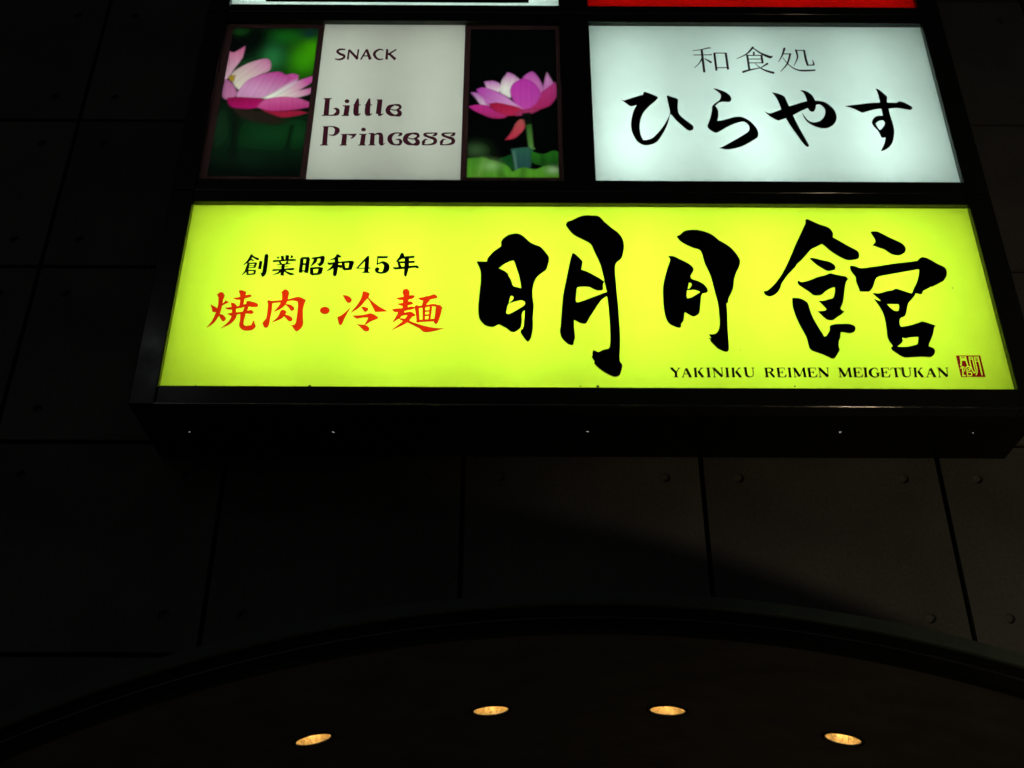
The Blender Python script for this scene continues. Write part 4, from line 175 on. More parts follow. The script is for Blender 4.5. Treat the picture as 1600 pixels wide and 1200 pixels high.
  ('letter', [[(-972.1,1647.7),(-992.4,1646.5),(-992.8,1646),(-992.2,1638.6),(-991.4,1637.8),(-989.6,1638.1),(-989.2,1637),(-991.9,1552.1),(-991.5,1550.2),(-980.8,1548.5),(-981.7,1543.7),(-981,1540.9),(-980.1,1539.1),(-977.1,1536.3),(-971,1534.9),(-968.1,1535.2),(-963.9,1537.3),(-955.7,1547.2),(-953.6,1550.2),(-953.1,1552.1),(-953.7,1553.5),(-955.5,1553.8),(-965.1,1549.1),(-965.7,1549.5),(-964.1,1641.5),(-964.3,1642.2),(-966.6,1642.9),(-967.4,1647.7)]]),
  ('letter', [[(-893.6,1617.2),(-901,1616.6),(-903.4,1615.3),(-904.8,1615.6),(-916,1614.3),(-926.9,1611.4),(-933.2,1607.4),(-936,1604.3),(-939.8,1598.7),(-942.8,1592.2),(-944.8,1585.1),(-945.8,1578.4),(-945.5,1569.5),(-943.9,1562.8),(-941.3,1556.5),(-938.6,1551.9),(-934.4,1546.6),(-929.4,1541.9),(-923.8,1538),(-917.4,1535.3),(-911.9,1534.3),(-895.8,1534.4),(-884.4,1531.8),(-876.3,1531.5),(-873.4,1532.3),(-870.8,1533.8),(-868.3,1536.2),(-866.1,1539.3),(-863.9,1544.8),(-863.2,1549.1),(-863.4,1556.1),(-864,1559.4),(-866.7,1566.4),(-868.7,1569.6),(-871.3,1572.5),(-877.5,1577.6),(-870.9,1582.6),(-868.7,1585.3),(-867.4,1588.4),(-866.6,1592.4),(-866.6,1596.4),(-868.4,1604),(-869.7,1606.9),(-872.7,1611.2),(-877.9,1615.4),(-881.1,1616.7),(-885,1617.3)],
   [(-902.2,1606),(-889.3,1602.1),(-882.8,1598.8),(-880.5,1594.5),(-884.1,1589.4),(-888.6,1584.2),(-891.7,1582.8),(-893.1,1580.6),(-897.3,1579.2),(-904.6,1579.8),(-920.4,1584.7),(-919.3,1588.7),(-917.2,1591.9),(-910.4,1598.9)],
   [(-922.1,1577.9),(-921.6,1578.2),(-908.7,1573.1),(-901.6,1570.9),(-895.5,1570.6),(-891.1,1571.5),(-884.6,1557.1),(-884.9,1553.5),(-887.7,1550.7),(-895.9,1544.5),(-905.2,1550.2),(-913.7,1557.1),(-919.3,1565.4),(-922.2,1571.8),(-922.4,1575.2)]]),
  ('letter', [[(-1205.4,1468.3),(-1217.8,1467.4),(-1245,1466.9),(-1244.4,1460.3),(-1240.6,1459.9),(-1240.2,1457.2),(-1238.2,1350.4),(-1238.3,1348.7),(-1238.8,1348.5),(-1247.3,1348.3),(-1246.7,1341.5),(-1209.3,1341.6),(-1208.8,1342.1),(-1209.4,1348.4),(-1213.2,1348.7),(-1213.7,1349.9),(-1217.2,1459.2),(-1217,1460.4),(-1204.6,1461.5),(-1199,1460.9),(-1194.2,1459.1),(-1192,1457.4),(-1188.3,1452.9),(-1185.1,1447.1),(-1182.8,1441.2),(-1183.6,1440.3),(-1185.8,1422.4),(-1186.8,1418.5),(-1188.5,1415.3),(-1191.5,1413.4),(-1197.2,1412.4),(-1210.7,1412.9),(-1212,1412),(-1212.4,1411),(-1212.1,1409.8),(-1211,1408.6),(-1198.1,1404.7),(-1191.3,1403.3),(-1186.9,1403),(-1181.4,1404.3),(-1175.7,1407.6),(-1170.3,1412.4),(-1165,1419),(-1161.2,1426.4),(-1159.7,1432.4),(-1159.4,1437.5),(-1159.7,1441),(-1160.5,1444.9),(-1162.2,1449.7),(-1164.5,1453.5),(-1166.7,1456.2),(-1169.9,1458.9),(-1174.1,1461.6),(-1184.3,1465.7),(-1195.4,1468.1)]]),
  ('letter', [[(-1077.7,1419.9),(-1113.6,1417.1),(-1117,1417.1),(-1117.7,1418.4),(-1118.4,1418.5),(-1151.9,1415.8),(-1152.1,1413.4),(-1151.4,1409.6),(-1145.7,1409.7),(-1145.7,1400.1),(-1146.6,1349.5),(-1147.2,1348.1),(-1153.5,1348),(-1153,1341.3),(-1117.4,1341.6),(-1117.8,1347.9),(-1120.9,1348.5),(-1121.3,1350.5),(-1121.9,1410),(-1122.4,1411.5),(-1118.6,1411.9),(-1115.7,1409.1),(-1112.2,1407.4),(-1095.7,1403.7),(-1095.6,1403.1),(-1104.4,1388.8),(-1101.1,1385.9),(-1098.9,1385.8),(-1094.6,1387.7),(-1089.8,1391.2),(-1083.1,1400.1),(-1079.4,1406.7),(-1077.7,1411.2),(-1075.8,1419.2),(-1076.1,1419.9)]]),
  ('letter', [[(-1047.5,1458.5),(-1051,1457.3),(-1053.1,1455.8),(-1055.9,1451.9),(-1057,1446.5),(-1055.9,1442),(-1054.1,1438.7),(-1052.5,1437),(-1048,1434.3),(-1042.6,1433.6),(-1037.6,1435.5),(-1034.4,1438.9),(-1033,1442.5),(-1032.8,1447.5),(-1033.7,1450.5),(-1035.9,1454.1),(-1038.6,1456.5),(-1042.8,1458.3)],
   [(-1063.5,1418.3),(-1063.8,1417.6),(-1063.2,1411.3),(-1054.2,1411.3),(-1053.6,1410.5),(-1057.1,1348.9),(-1064.4,1348.6),(-1064,1342),(-1027.3,1342.1),(-1027.7,1348.7),(-1032.1,1349.1),(-1032.4,1351.1),(-1031.1,1410.4),(-1030.7,1411.4),(-1027.4,1411.7),(-1027.8,1418.3)]]),
  ('letter', [[(-967.4,1428.1),(-978.6,1424.7),(-987.5,1418.5),(-991.5,1419.5),(-992,1424.3),(-992.8,1425.3),(-1017.6,1423.4),(-1016.8,1416.1),(-1009.3,1416.3),(-1008.8,1416),(-1008.7,1415),(-1009.1,1351.6),(-1009.5,1350),(-1014.8,1349.7),(-1014.3,1343),(-981.1,1343.4),(-981.5,1349.9),(-985.3,1350.1),(-985.9,1350.8),(-987.5,1406.5),(-987.1,1408.7),(-982.6,1411.3),(-977.4,1413.2),(-974.9,1413.2),(-970.2,1411.4),(-968.1,1410),(-967,1407.2),(-967.4,1404.9),(-966.8,1374.2),(-966.2,1363.9),(-964.5,1356.3),(-961.7,1350),(-956.5,1344.2),(-953.1,1342.2),(-950.8,1341.8),(-948.9,1342.2),(-942.5,1346.1),(-938.9,1350.6),(-935.6,1357.6),(-934.5,1361.4),(-935.1,1362.4),(-936.2,1362.1),(-941.4,1356.6),(-942.6,1355.6),(-943.2,1355.8),(-943.4,1359.6),(-942.7,1362.3),(-944.9,1394.4),(-946.4,1404.7),(-949,1414.2),(-952.1,1420.2),(-955.7,1424.3),(-961.4,1427.5)]]),
  ('letter', [[(-882.7,1429.3),(-891.5,1428.4),(-900.2,1425.6),(-909.5,1420.8),(-915.1,1416.6),(-918.6,1412.8),(-922.7,1405.8),(-925.1,1398.4),(-926.2,1388.4),(-925.1,1379.8),(-923.5,1373.9),(-921.7,1369.8),(-917.6,1362.5),(-910.6,1353.9),(-904.3,1349),(-898,1346.5),(-892,1345.3),(-879.3,1343.8),(-862.6,1343.4),(-862.1,1344.4),(-856.7,1349.3),(-854.9,1352.4),(-853.1,1357.1),(-851.5,1363.8),(-851.1,1367.4),(-852,1374.1),(-854.2,1379.1),(-856.8,1382.3),(-862.4,1386.5),(-869,1388.6),(-876,1387.3),(-884,1383.8),(-885,1382.8),(-885.2,1381.3),(-883.8,1380),(-875.3,1379.4),(-871,1377.9),(-869.3,1375.5),(-867.7,1370.8),(-867.7,1356.3),(-872.7,1354.8),(-879.7,1353.5),(-883.2,1353.5),(-887,1354.7),(-890.2,1357.1),(-892.9,1360),(-895.5,1364.4),(-898.3,1370.6),(-901.8,1381.1),(-902.5,1385.3),(-902.8,1390.9),(-902.2,1395.9),(-900.9,1400.1),(-897.9,1407.2),(-895.1,1412.4),(-892.4,1415.8),(-889,1418.9),(-886.4,1420.1),(-881.1,1421.1),(-868.7,1420.1),(-874.2,1407),(-874.2,1404.1),(-873.5,1403.2),(-872.1,1402.8),(-864.3,1404.7),(-859.1,1406.8),(-856.4,1408.9),(-855,1411.3),(-854.1,1414.9),(-854.4,1420.5),(-855.7,1424.7),(-858.6,1428.1),(-860.2,1428.6),(-862,1428)]]),
  ('letter', [[(-796.2,1429),(-805.5,1428.2),(-807,1427),(-808.1,1427.5),(-820.9,1425.9),(-830.5,1423.4),(-834.2,1421.6),(-837.9,1418.9),(-842.6,1413.5),(-844.6,1410.2),(-848.2,1402.5),(-849.9,1396.6),(-850.9,1390.1),(-851,1383.9),(-849.9,1376.8),(-848.1,1370.9),(-843.9,1363.2),(-839.4,1357.7),(-834.6,1353.1),(-828.2,1348.7),(-822.3,1346.3),(-815.4,1345.2),(-801.1,1345),(-800,1345.5),(-788.2,1342.8),(-780,1342.5),(-777.2,1343.2),(-774.2,1344.8),(-771.4,1347.4),(-769.7,1349.7),(-767.1,1355.9),(-766.2,1360.9),(-766.5,1367.4),(-767.4,1371.8),(-769.1,1376.5),(-771.7,1380.9),(-774.4,1383.9),(-780.8,1389.1),(-773.5,1394.4),(-770.4,1399.5),(-769.5,1403.6),(-769.3,1406.6),(-770.6,1414),(-771.8,1417.2),(-774.3,1421.5),(-775.9,1423.5),(-780.3,1427),(-783.2,1428.3),(-788.2,1429.1)],
   [(-805.9,1417.6),(-793,1413.9),(-788.7,1412.1),(-786,1410.4),(-783.7,1406.2),(-787.1,1401.3),(-792.6,1395.2),(-795,1394.4),(-797.1,1391.9),(-801.2,1390.6),(-804.8,1390.5),(-809.5,1391.4),(-824.9,1396.2),(-823.8,1399.8),(-820.9,1404),(-814.4,1410.5)],
   [(-826.3,1389.7),(-812.7,1384.4),(-804.2,1382),(-799.3,1382),(-794.9,1383.1),(-791,1375.1),(-788.5,1369),(-788.1,1367.5),(-788.6,1364.6),(-793.6,1360.1),(-800,1355.5),(-808.2,1360.5),(-816.8,1367),(-822.4,1374.3),(-825.1,1379),(-826.8,1383.5),(-826.9,1387.9)]]),
  ('letter', [[(-692.5,1429.8),(-701.8,1429.2),(-737.6,1429),(-745.2,1427),(-748.5,1425.3),(-750.7,1423.1),(-752.3,1420.1),(-753.1,1415.1),(-752.7,1412.1),(-751.4,1408.8),(-749,1405.5),(-746.5,1403.2),(-740.8,1399.7),(-706,1382.3),(-703.9,1380.5),(-702.7,1378.1),(-702.3,1376.4),(-702.7,1373.7),(-702,1371.7),(-701.9,1369.9),(-703.3,1365.8),(-706.6,1362.5),(-711.1,1359.5),(-719.1,1355.9),(-729.8,1353.4),(-737.6,1353.7),(-744.7,1354.6),(-744.9,1355.5),(-742.2,1360.2),(-741.4,1362.9),(-740.3,1375),(-739.7,1377.7),(-738.2,1379.1),(-735.6,1380.3),(-729.9,1382.1),(-729,1383.6),(-729.3,1384.7),(-730.2,1385.4),(-737,1387.5),(-742.5,1387.8),(-743.8,1387.4),(-747.3,1385.3),(-750.5,1382.1),(-754.5,1376.3),(-757.3,1370.4),(-758.2,1364),(-756.3,1354.3),(-757.2,1351.3),(-756.3,1348.1),(-753.8,1345.7),(-746.5,1345.4),(-726,1345.5),(-711,1346.8),(-705.1,1347.8),(-698.8,1349.6),(-692.1,1353.4),(-688.4,1357.1),(-685.5,1361.4),(-683.9,1365.6),(-682.9,1370.9),(-683.1,1376.2),(-685,1383.6),(-687.7,1388.9),(-690.4,1392.8),(-695.7,1397.7),(-699.6,1400.1),(-704.8,1402.1),(-720.9,1406.6),(-725,1408.4),(-731.8,1412.2),(-738.3,1416.9),(-736,1418.2),(-731.4,1419.2),(-713.7,1420.2),(-697.8,1422.6),(-697.9,1422),(-708,1409.4),(-709,1407.3),(-708.9,1406.2),(-708,1405),(-706.4,1404.6),(-699.8,1404.6),(-693.6,1405.6),(-689.2,1407.7),(-686.3,1411.6),(-684.6,1417),(-683.9,1422.9),(-684.1,1427.7),(-684.9,1429.2),(-686.9,1429.9)]]),
  ('letter', [[(-605,1430.3),(-614.3,1429.8),(-650.1,1429.5),(-657.8,1427.6),(-661.1,1425.8),(-663.3,1423.7),(-664.9,1420.7),(-665.7,1415.6),(-665.3,1412.7),(-664.1,1409.4),(-661.7,1406.1),(-659.2,1403.8),(-653.5,1400.3),(-618.9,1382.9),(-616.8,1381.1),(-615.6,1378.7),(-615.3,1377),(-615.6,1374.3),(-614.9,1372.2),(-614.9,1370.5),(-616.3,1366.4),(-619.6,1363),(-624.2,1360.1),(-632.2,1356.5),(-643,1354),(-650.7,1354.2),(-657.8,1355.2),(-658,1356.1),(-655.3,1360.8),(-654.5,1363.5),(-653.3,1375.5),(-652.6,1378.3),(-651.1,1379.7),(-648.5,1380.9),(-642.8,1382.6),(-641.9,1384.1),(-642.2,1385.3),(-643.1,1386),(-649.8,1388),(-655.4,1388.3),(-656.7,1387.9),(-660.1,1385.9),(-663.4,1382.7),(-667.5,1376.9),(-670.3,1371),(-671.2,1364.5),(-669.4,1354.9),(-670.4,1351.9),(-669.5,1348.6),(-667,1346.3),(-659.7,1346),(-639.2,1346.1),(-624.2,1347.4),(-618.3,1348.3),(-612,1350.2),(-605.2,1354),(-601.5,1357.6),(-598.6,1362),(-596.9,1366.2),(-595.9,1371.5),(-596,1376.8),(-597.9,1384.1),(-600.5,1389.5),(-603.3,1393.4),(-608.5,1398.3),(-612.3,1400.6),(-617.5,1402.7),(-633.6,1407.2),(-637.6,1408.9),(-644.4,1412.7),(-651,1417.5),(-648.6,1418.8),(-644,1419.8),(-626.2,1420.8),(-610.3,1423.2),(-610.4,1422.5),(-620.7,1410),(-621.7,1407.9),(-621.6,1406.7),(-620.7,1405.5),(-619.1,1405.1),(-612.5,1405.2),(-606.3,1406.1),(-601.9,1408.3),(-598.9,1412.1),(-597.2,1417.6),(-596.5,1423.5),(-596.6,1428.3),(-597.4,1429.7),(-599.4,1430.5)]]),
 ],
 'serif': [
  ('letter', [[(363.6,97.4),(361.9,95.6),(353.9,95.5),(353.6,95.1),(353.4,92.5),(353.8,92),(358.4,91.9),(356.1,88.9),(356.1,88.4),(372.6,68.3),(371.9,51),(371.5,50.7),(367.2,50.6),(366.9,47.1),(386.3,47.2),(386.6,50.7),(382.9,50.8),(382.5,51.1),(383.3,69.5),(383.1,72.3),(394.3,91.3),(394.9,91.8),(399.3,91.9),(399.6,95.4),(385.7,95.4),(385.4,91.8),(389.3,91.7),(389.5,91.3),(381.5,77.7),(380.9,77.1),(368.9,91.5),(368.9,95.5),(365.5,95.7),(364.1,97.4)]]),
  ('letter', [[(426.8,95.3),(421.8,92.2),(419.3,92.8),(418.3,90.2),(417,89.2),(417.3,87.2),(405.1,51.6),(404.5,50.9),(400.9,50.8),(400.6,47.2),(412.1,47.4),(412.3,50.8),(409.6,50.9),(409.3,51.4),(412.8,61.7),(413.4,62.4),(427.2,62.4),(431.6,51.5),(431.5,51.1),(430.3,50.7),(430,47.8),(430.2,47.3),(433.1,47.3),(433.7,46.5),(435.5,47.3),(444.3,47.5),(444.6,50.9),(441.9,51.2),(443.7,52.6),(443.8,53),(427.9,93.6),(427.3,95.1)],
   [(419.5,81.2),(419.9,81.1),(421,78.7),(425.7,66.6),(425.6,66.1),(414.5,66.1)]]),
  ('letter', [[(455.5,96.1),(455.2,95.7),(455,92.7),(456,92.3),(456.2,91.7),(456.2,52.8),(456,51.2),(454.9,50.8),(454.6,47.8),(455,47.5),(468.1,47.6),(468.4,48.1),(468.6,50.8),(466.9,51.2),(466.7,52.6),(466.8,91.3),(467,92.3),(468.9,92.6),(469.2,95.9),(468.8,96.2)],
   [(483.6,95.9),(483.3,95.4),(483.1,92.6),(484.7,92.3),(484.7,91.8),(470.4,76.6),(470.3,76),(471.4,74.4),(469.6,72.4),(483.2,50.7),(483.3,47.7),(485,47.6),(486.4,45.8),(488.8,47.7),(496.9,47.8),(497.2,48.2),(497.4,51.1),(493.1,51.4),(495.4,53.7),(495.5,54.1),(479.5,80.1),(490.8,92.2),(495.7,92.5),(496.1,95.7),(495.7,96)]]),
  ('letter', [[(508.2,96.4),(507.9,95.9),(507.7,92.8),(511.1,92.6),(511.5,92),(511.2,53),(511,51.4),(507.9,51.2),(507.6,48.1),(508,47.8),(524.6,47.9),(524.9,48.4),(525.1,51.2),(522,51.4),(521.8,52.9),(522,91.6),(522.3,92.6),(524.1,92.9),(524.5,96.2),(524.1,96.5)]]),
  ('letter', [[(544.2,97.4),(543.1,96.6),(532.7,96.6),(532.2,96.1),(532.1,92.9),(538,92.8),(538.3,91.3),(538,90.5),(536,88.1),(538.1,85.3),(538.3,84.3),(538.6,52),(538.2,51.5),(534.6,51.4),(534.2,48.1),(545.9,48),(546.3,48.3),(546.5,51.4),(543,51.5),(542.6,52),(542.4,79.4),(542.6,79.8),(568.9,47.5),(569.5,47.6),(573.4,51.8),(576,52.2),(576.3,52.6),(576.4,54.9),(577.5,56.7),(576.4,58.5),(576.3,59.9),(576.9,93.1),(577.3,93.4),(581,93.5),(581.3,96.8),(569.1,97),(568.7,96.7),(568.5,93.5),(572.3,93.4),(572.8,92.9),(572.4,66),(572.4,63.8),(572.1,63.6),(544.8,97.3)]]),
  ('letter', [[(588.1,96.8),(587.8,96.4),(587.6,93.2),(591,93),(591.3,92.4),(590.7,53.4),(590.5,51.8),(587.4,51.6),(587.1,48.5),(587.4,48.2),(604.1,48.3),(604.4,48.8),(604.5,51.6),(601.5,51.8),(601.2,53.3),(601.9,92),(602.1,93),(604,93.3),(604.3,96.6),(604,96.9)]]),
  ('letter', [[(616.2,97),(615.9,96.5),(615.7,93.5),(616.7,93.1),(616.9,92.5),(616.2,53.6),(616,52),(614.8,51.6),(614.6,48.6),(614.9,48.3),(628,48.4),(628.3,48.9),(628.5,51.6),(626.9,52),(626.7,53.4),(627.5,92.2),(627.7,93.2),(629.5,93.4),(629.9,96.8),(629.6,97.1)],
   [(644.4,96.7),(644.1,96.2),(643.8,93.4),(645.4,93.1),(645.4,92.7),(630.8,77.4),(630.7,76.8),(631.8,75.3),(629.9,73.3),(643.1,51.5),(643.2,48.6),(645,48.4),(646.3,46.6),(648.7,48.5),(656.9,48.6),(657.2,49),(657.4,51.9),(653.1,52.2),(655.4,54.5),(655.5,54.9),(640,80.9),(651.5,93.1),(656.4,93.3),(656.8,96.5),(656.5,96.8)]]),
  ('letter', [[(676.2,100.6),(673.8,99.6),(672.1,97.4),(667.3,97.2),(666.9,94),(667.2,93.5),(670.3,93.5),(670.7,93.2),(670.7,79.6),(671.1,67.1),(672.2,59.8),(674.1,55),(676.1,52.6),(679.6,50.3),(682.7,49.3),(687.4,48.7),(692.5,48.9),(696.4,49.8),(700.7,51.8),(704.5,54.7),(705.9,56.6),(706.6,58.2),(708,64.3),(708.9,75.8),(709.6,93.2),(710.1,93.7),(713.9,93.8),(714.4,97.3),(707.9,97.7),(701.6,97.4),(701.2,97.1),(700.9,93.7),(705.1,93.7),(705.6,92.8),(704.4,68.9),(703.4,61.3),(702.5,58.6),(699.2,55.9),(695.6,54.1),(692.4,53.8),(690.2,54.5),(686.6,56.6),(684.9,58.1),(682.9,61),(681.8,70.3),(681.4,92.2),(681.5,93.4),(682.8,93.8),(683.2,97),(682.8,97.3),(680.3,97.4),(679.4,99.1),(678.5,100.1)]]),
  ('letter', [[(756.2,97.7),(755.9,97.2),(755.6,94.1),(757.8,93.9),(758.2,93),(758.2,53.7),(757.8,52.6),(754.7,52.4),(754.4,49.1),(772,49.3),(772.3,52.6),(769.2,52.7),(768.8,52.9),(768.8,72.2),(769.3,72.7),(776.1,72),(779,63.3),(781,58.9),(783.2,55.8),(789.6,48.6),(792.1,47.8),(793.3,47.9),(794.9,48.5),(795.8,49.4),(796.7,51.3),(797,53.1),(796.8,55.5),(796.5,56.3),(790.2,67),(783.8,73.2),(787.2,75.2),(790.6,77.8),(792.9,80.4),(794.3,82.6),(795.1,84.8),(795.3,88.4),(794.6,91),(793.4,92.8),(791.2,94.8),(789.4,95.8),(783.3,97.6),(774.3,97.8),(770.4,97.4),(769.5,97.8)],
   [(769,93.3),(774.2,93.4),(778,93),(781,92.2),(782.4,91.2),(783.8,89.4),(784.5,87),(783.7,84),(782.2,81.2),(780.8,79.6),(778.6,78.4),(774.2,77.3),(768.9,76.7)]]),
  ('letter', [[(809.5,97.8),(809.2,97.4),(808.9,94.8),(809.3,93.2),(809.2,54.2),(809,53.1),(808.1,52.5),(807.9,49.4),(840.4,49.4),(841.3,50.4),(843.7,49.6),(847.9,63.5),(847.5,64.2),(845.6,65.2),(845,64.9),(837.3,53.1),(819.9,53.2),(820,72.7),(829.2,72.8),(829.7,67.2),(833.5,67.9),(833.9,69),(833.5,81.8),(829.3,81.1),(829.2,77),(828.9,76.5),(820.4,76.4),(819.9,76.7),(820,93.4),(820.1,94.2),(820.5,94.3),(840.1,94.4),(840.8,92.4),(841.9,85.4),(842.2,85),(844.7,86),(845,86.4),(843.7,94),(844.1,97.9)]]),
  ('letter', [[(854.8,98.2),(854.5,97.7),(854.2,94.6),(857.6,94.4),(857.9,93.7),(856.2,54.8),(855.9,53.2),(852.9,52.9),(852.4,49.8),(852.8,49.5),(869.4,49.6),(869.7,50.1),(870,53),(867,53.2),(866.8,54.6),(868.5,93.4),(868.8,94.4),(870.6,94.7),(871.1,98),(870.7,98.3)]]),
  ('letter', [[(920.6,98.7),(920.3,98.2),(919.9,96.2),(918.8,95.6),(918.6,92.1),(905.7,64.7),(905,63.8),(890.1,98),(889.8,98.1),(888.5,97.3),(888,98.4),(876.1,98.1),(875.8,94.6),(880.8,94.4),(880.8,92.1),(879.8,90.9),(880.7,88.7),(880.9,87.5),(880.5,53.7),(880.1,53.2),(876.2,53.1),(875.8,49.7),(888.1,49.7),(888.5,50),(888.8,53.2),(885,53.2),(884.6,53.5),(884.9,78.4),(886.9,74.6),(897.2,50.6),(897.7,50.2),(902.3,53.4),(904.3,52.9),(905.8,55.8),(907.6,57.2),(907.2,58.6),(907.5,59.4),(918.5,82.7),(918.9,83.1),(919.9,54.7),(919.7,53.5),(918.4,53.1),(918,50),(932.6,50.1),(933.1,53.3),(930.9,53.5),(930.6,54.4),(929.5,93.1),(929.7,95.1),(931.5,95.5),(931.9,98.5),(931.5,98.8)]]),
  ('letter', [[(941.4,98.5),(941.1,98.1),(940.7,95.5),(941.2,93.9),(940.5,54.9),(940.3,53.8),(939.4,53.1),(939.1,50),(971.7,50),(972.5,51.1),(974.9,50.2),(979.3,64.2),(979,64.9),(977.1,65.8),(976.5,65.6),(968.6,53.8),(951.1,53.8),(951.6,73.4),(960.7,73.5),(961.2,67.8),(965,68.6),(965.4,69.7),(965.2,82.4),(961,81.7),(960.9,77.6),(960.5,77.2),(952,77.1),(951.5,77.4),(951.8,94.1),(952,94.8),(952.4,95),(972,95.1),(972.6,93),(973.6,86.1),(974,85.7),(976.5,86.6),(976.8,87.1),(975.6,94.6),(976,98.6)]]),
  ('letter', [[(995.4,99.7),(994.3,98.9),(983.8,98.9),(983.4,98.4),(983.1,95.2),(989,95.1),(989.2,93.6),(988.9,92.8),(986.7,90.4),(988.7,87.6),(988.9,86.6),(987.6,54.3),(987.2,53.8),(983.5,53.6),(983,50.3),(994.7,50.2),(995.2,50.5),(995.5,53.7),(992,53.8),(991.6,54.3),(992.7,81.7),(993,82.1),(1017.8,49.8),(1018.3,49.8),(1022.4,54.1),(1025.1,54.4),(1025.3,54.8),(1025.5,57.2),(1026.8,59),(1025.7,60.8),(1025.7,62.2),(1027.9,95.4),(1028.3,95.7),(1032,95.8),(1032.5,99.1),(1020.3,99.3),(1019.8,99),(1019.5,95.8),(1023.3,95.7),(1023.8,95.2),(1022.1,68.3),(1022,66.1),(1021.7,65.9),(996,99.6)]]),
  ('letter', [[(1114.3,99.7),(1114,99.2),(1113.6,97.2),(1112.4,96.6),(1112.1,93),(1098.7,65.7),(1098,64.8),(1083.8,99),(1083.5,99.1),(1082.2,98.3),(1081.6,99.4),(1069.8,99.1),(1069.4,95.6),(1074.4,95.4),(1074.4,93),(1073.3,91.8),(1074.2,89.7),(1074.3,88.5),(1073.3,54.7),(1072.8,54.2),(1069,54.1),(1068.5,50.7),(1080.8,50.7),(1081.2,51),(1081.6,54.1),(1077.8,54.2),(1077.4,54.5),(1078.2,79.3),(1080.1,75.5),(1089.9,51.6),(1090.4,51.2),(1095.1,54.4),(1097.1,53.9),(1098.7,56.8),(1100.5,58.2),(1100.1,59.6),(1100.4,60.4),(1111.9,83.7),(1112.3,84.1),(1112.7,55.7),(1112.5,54.5),(1111.2,54.1),(1110.7,51),(1125.4,51.1),(1125.8,54.3),(1123.7,54.5),(1123.4,55.3),(1123.1,94.1),(1123.3,96.1),(1125.1,96.5),(1125.6,99.5),(1125.2,99.8)]]),
  ('letter', [[(1136.1,99.5),(1135.8,99),(1135.4,96.4),(1135.8,94.9),(1134.3,55.9),(1134.1,54.8),(1133.2,54.1),(1132.8,51),(1165.4,51),(1166.3,52.1),(1168.7,51.2),(1173.4,65.2),(1173,65.8),(1171.1,66.8),(1170.6,66.6),(1162.5,54.8),(1145,54.8),(1145.8,74.4),(1155,74.4),(1155.3,68.8),(1159.2,69.6),(1159.6,70.7),(1159.6,83.4),(1155.4,82.7),(1155.2,78.6),(1154.9,78.2),(1146.3,78.1),(1145.9,78.3),(1146.5,95.1),(1146.7,95.8),(1147,96),(1166.7,96.1),(1167.2,94),(1168.1,87),(1168.5,86.6),(1171,87.6),(1171.3,88.1),(1170.3,95.6),(1170.8,99.6)]]),
  ('letter', [[(1179,99.8),(1178.6,99.4),(1178.2,96.2),(1181.6,96.1),(1181.9,95.4),(1178.9,56.4),(1178.5,54.8),(1175.4,54.5),(1174.9,51.4),(1175.2,51.1),(1191.9,51.3),(1192.2,51.7),(1192.6,54.6),(1189.6,54.8),(1189.4,56.3),(1192.5,95),(1192.8,96),(1194.6,96.3),(1195.2,99.7),(1194.9,99.9)]]),
  ('letter', [[(1223.6,100.2),(1220.9,99.6),(1217.1,98.2),(1210.6,94.8),(1206.4,91.7),(1202.6,87.5),(1199.7,82.3),(1198.6,78.7),(1197.9,74.4),(1198,69.6),(1199.2,65),(1202.1,59.8),(1206,55.5),(1210.6,52.2),(1215.2,50.6),(1222.1,50.2),(1227.2,50.9),(1230.6,52.1),(1234.1,53.9),(1237.1,55.6),(1238.4,57.1),(1240.8,57.5),(1241.1,58.9),(1242,71.4),(1242.5,71.9),(1245.8,72.1),(1246.4,75.2),(1246,75.7),(1229.3,75.4),(1228.7,72),(1231.6,71.8),(1231.9,71.5),(1231,57.3),(1230.8,56.7),(1229.9,56.2),(1227.8,55.8),(1224.4,55.7),(1220.2,56.3),(1217.3,57.4),(1215.1,59),(1213.9,60.7),(1212.7,63.5),(1211.5,67.7),(1210.9,71.6),(1210.9,75),(1211.7,79.6),(1212.6,82),(1214.5,85.2),(1218.1,89.8),(1221.4,93.1),(1223.7,94.7),(1225.9,95.3),(1228.4,95.3),(1232,94.3),(1234.8,92.7),(1235.5,91.7),(1236,90.3),(1236.5,85.1),(1237,84.2),(1238.1,84.1),(1239,85.5),(1239.2,90.1),(1239,93.1),(1238.3,95.1),(1237.3,96.5),(1234.7,98.3),(1231.2,99.7),(1228,100.3)]]),
  ('letter', [[(1253.5,100.1),(1253.2,99.6),(1252.8,97),(1253.2,95.5),(1251.2,56.5),(1250.9,55.4),(1250.1,54.7),(1249.6,51.6),(1282.2,51.6),(1283.1,52.7),(1285.5,51.8),(1290.3,65.8),(1290,66.4),(1288.1,67.4),(1287.6,67.2),(1279.3,55.4),(1261.8,55.4),(1262.9,75),(1272.1,75),(1272.3,69.4),(1276.2,70.2),(1276.6,71.3),(1276.8,84),(1272.6,83.3),(1272.3,79.2),(1272,78.7),(1263.5,78.7),(1263,78.9),(1263.8,95.7),(1264,96.4),(1264.4,96.6),(1284,96.7),(1284.6,94.6),(1285.4,87.6),(1285.7,87.2),(1288.2,88.2),(1288.5,88.6),(1287.6,96.2),(1288.2,100.1)]]),
  ('letter', [[(1297.6,100.4),(1297.1,99.4),(1296.5,99.2),(1296.1,98.6),(1292.8,89.2),(1292.8,88.1),(1296,87.5),(1299.4,96.6),(1309.7,96.7),(1310.1,96.4),(1309,56.5),(1308.7,55.5),(1306.8,55.2),(1306.3,52),(1322.7,52),(1323.3,55.4),(1320.1,55.4),(1319.7,55.9),(1321,96.5),(1321.4,96.8),(1333,96.8),(1334.3,87.8),(1334.7,87.4),(1337.6,88.5),(1338.1,89),(1336.8,100.5)]]),
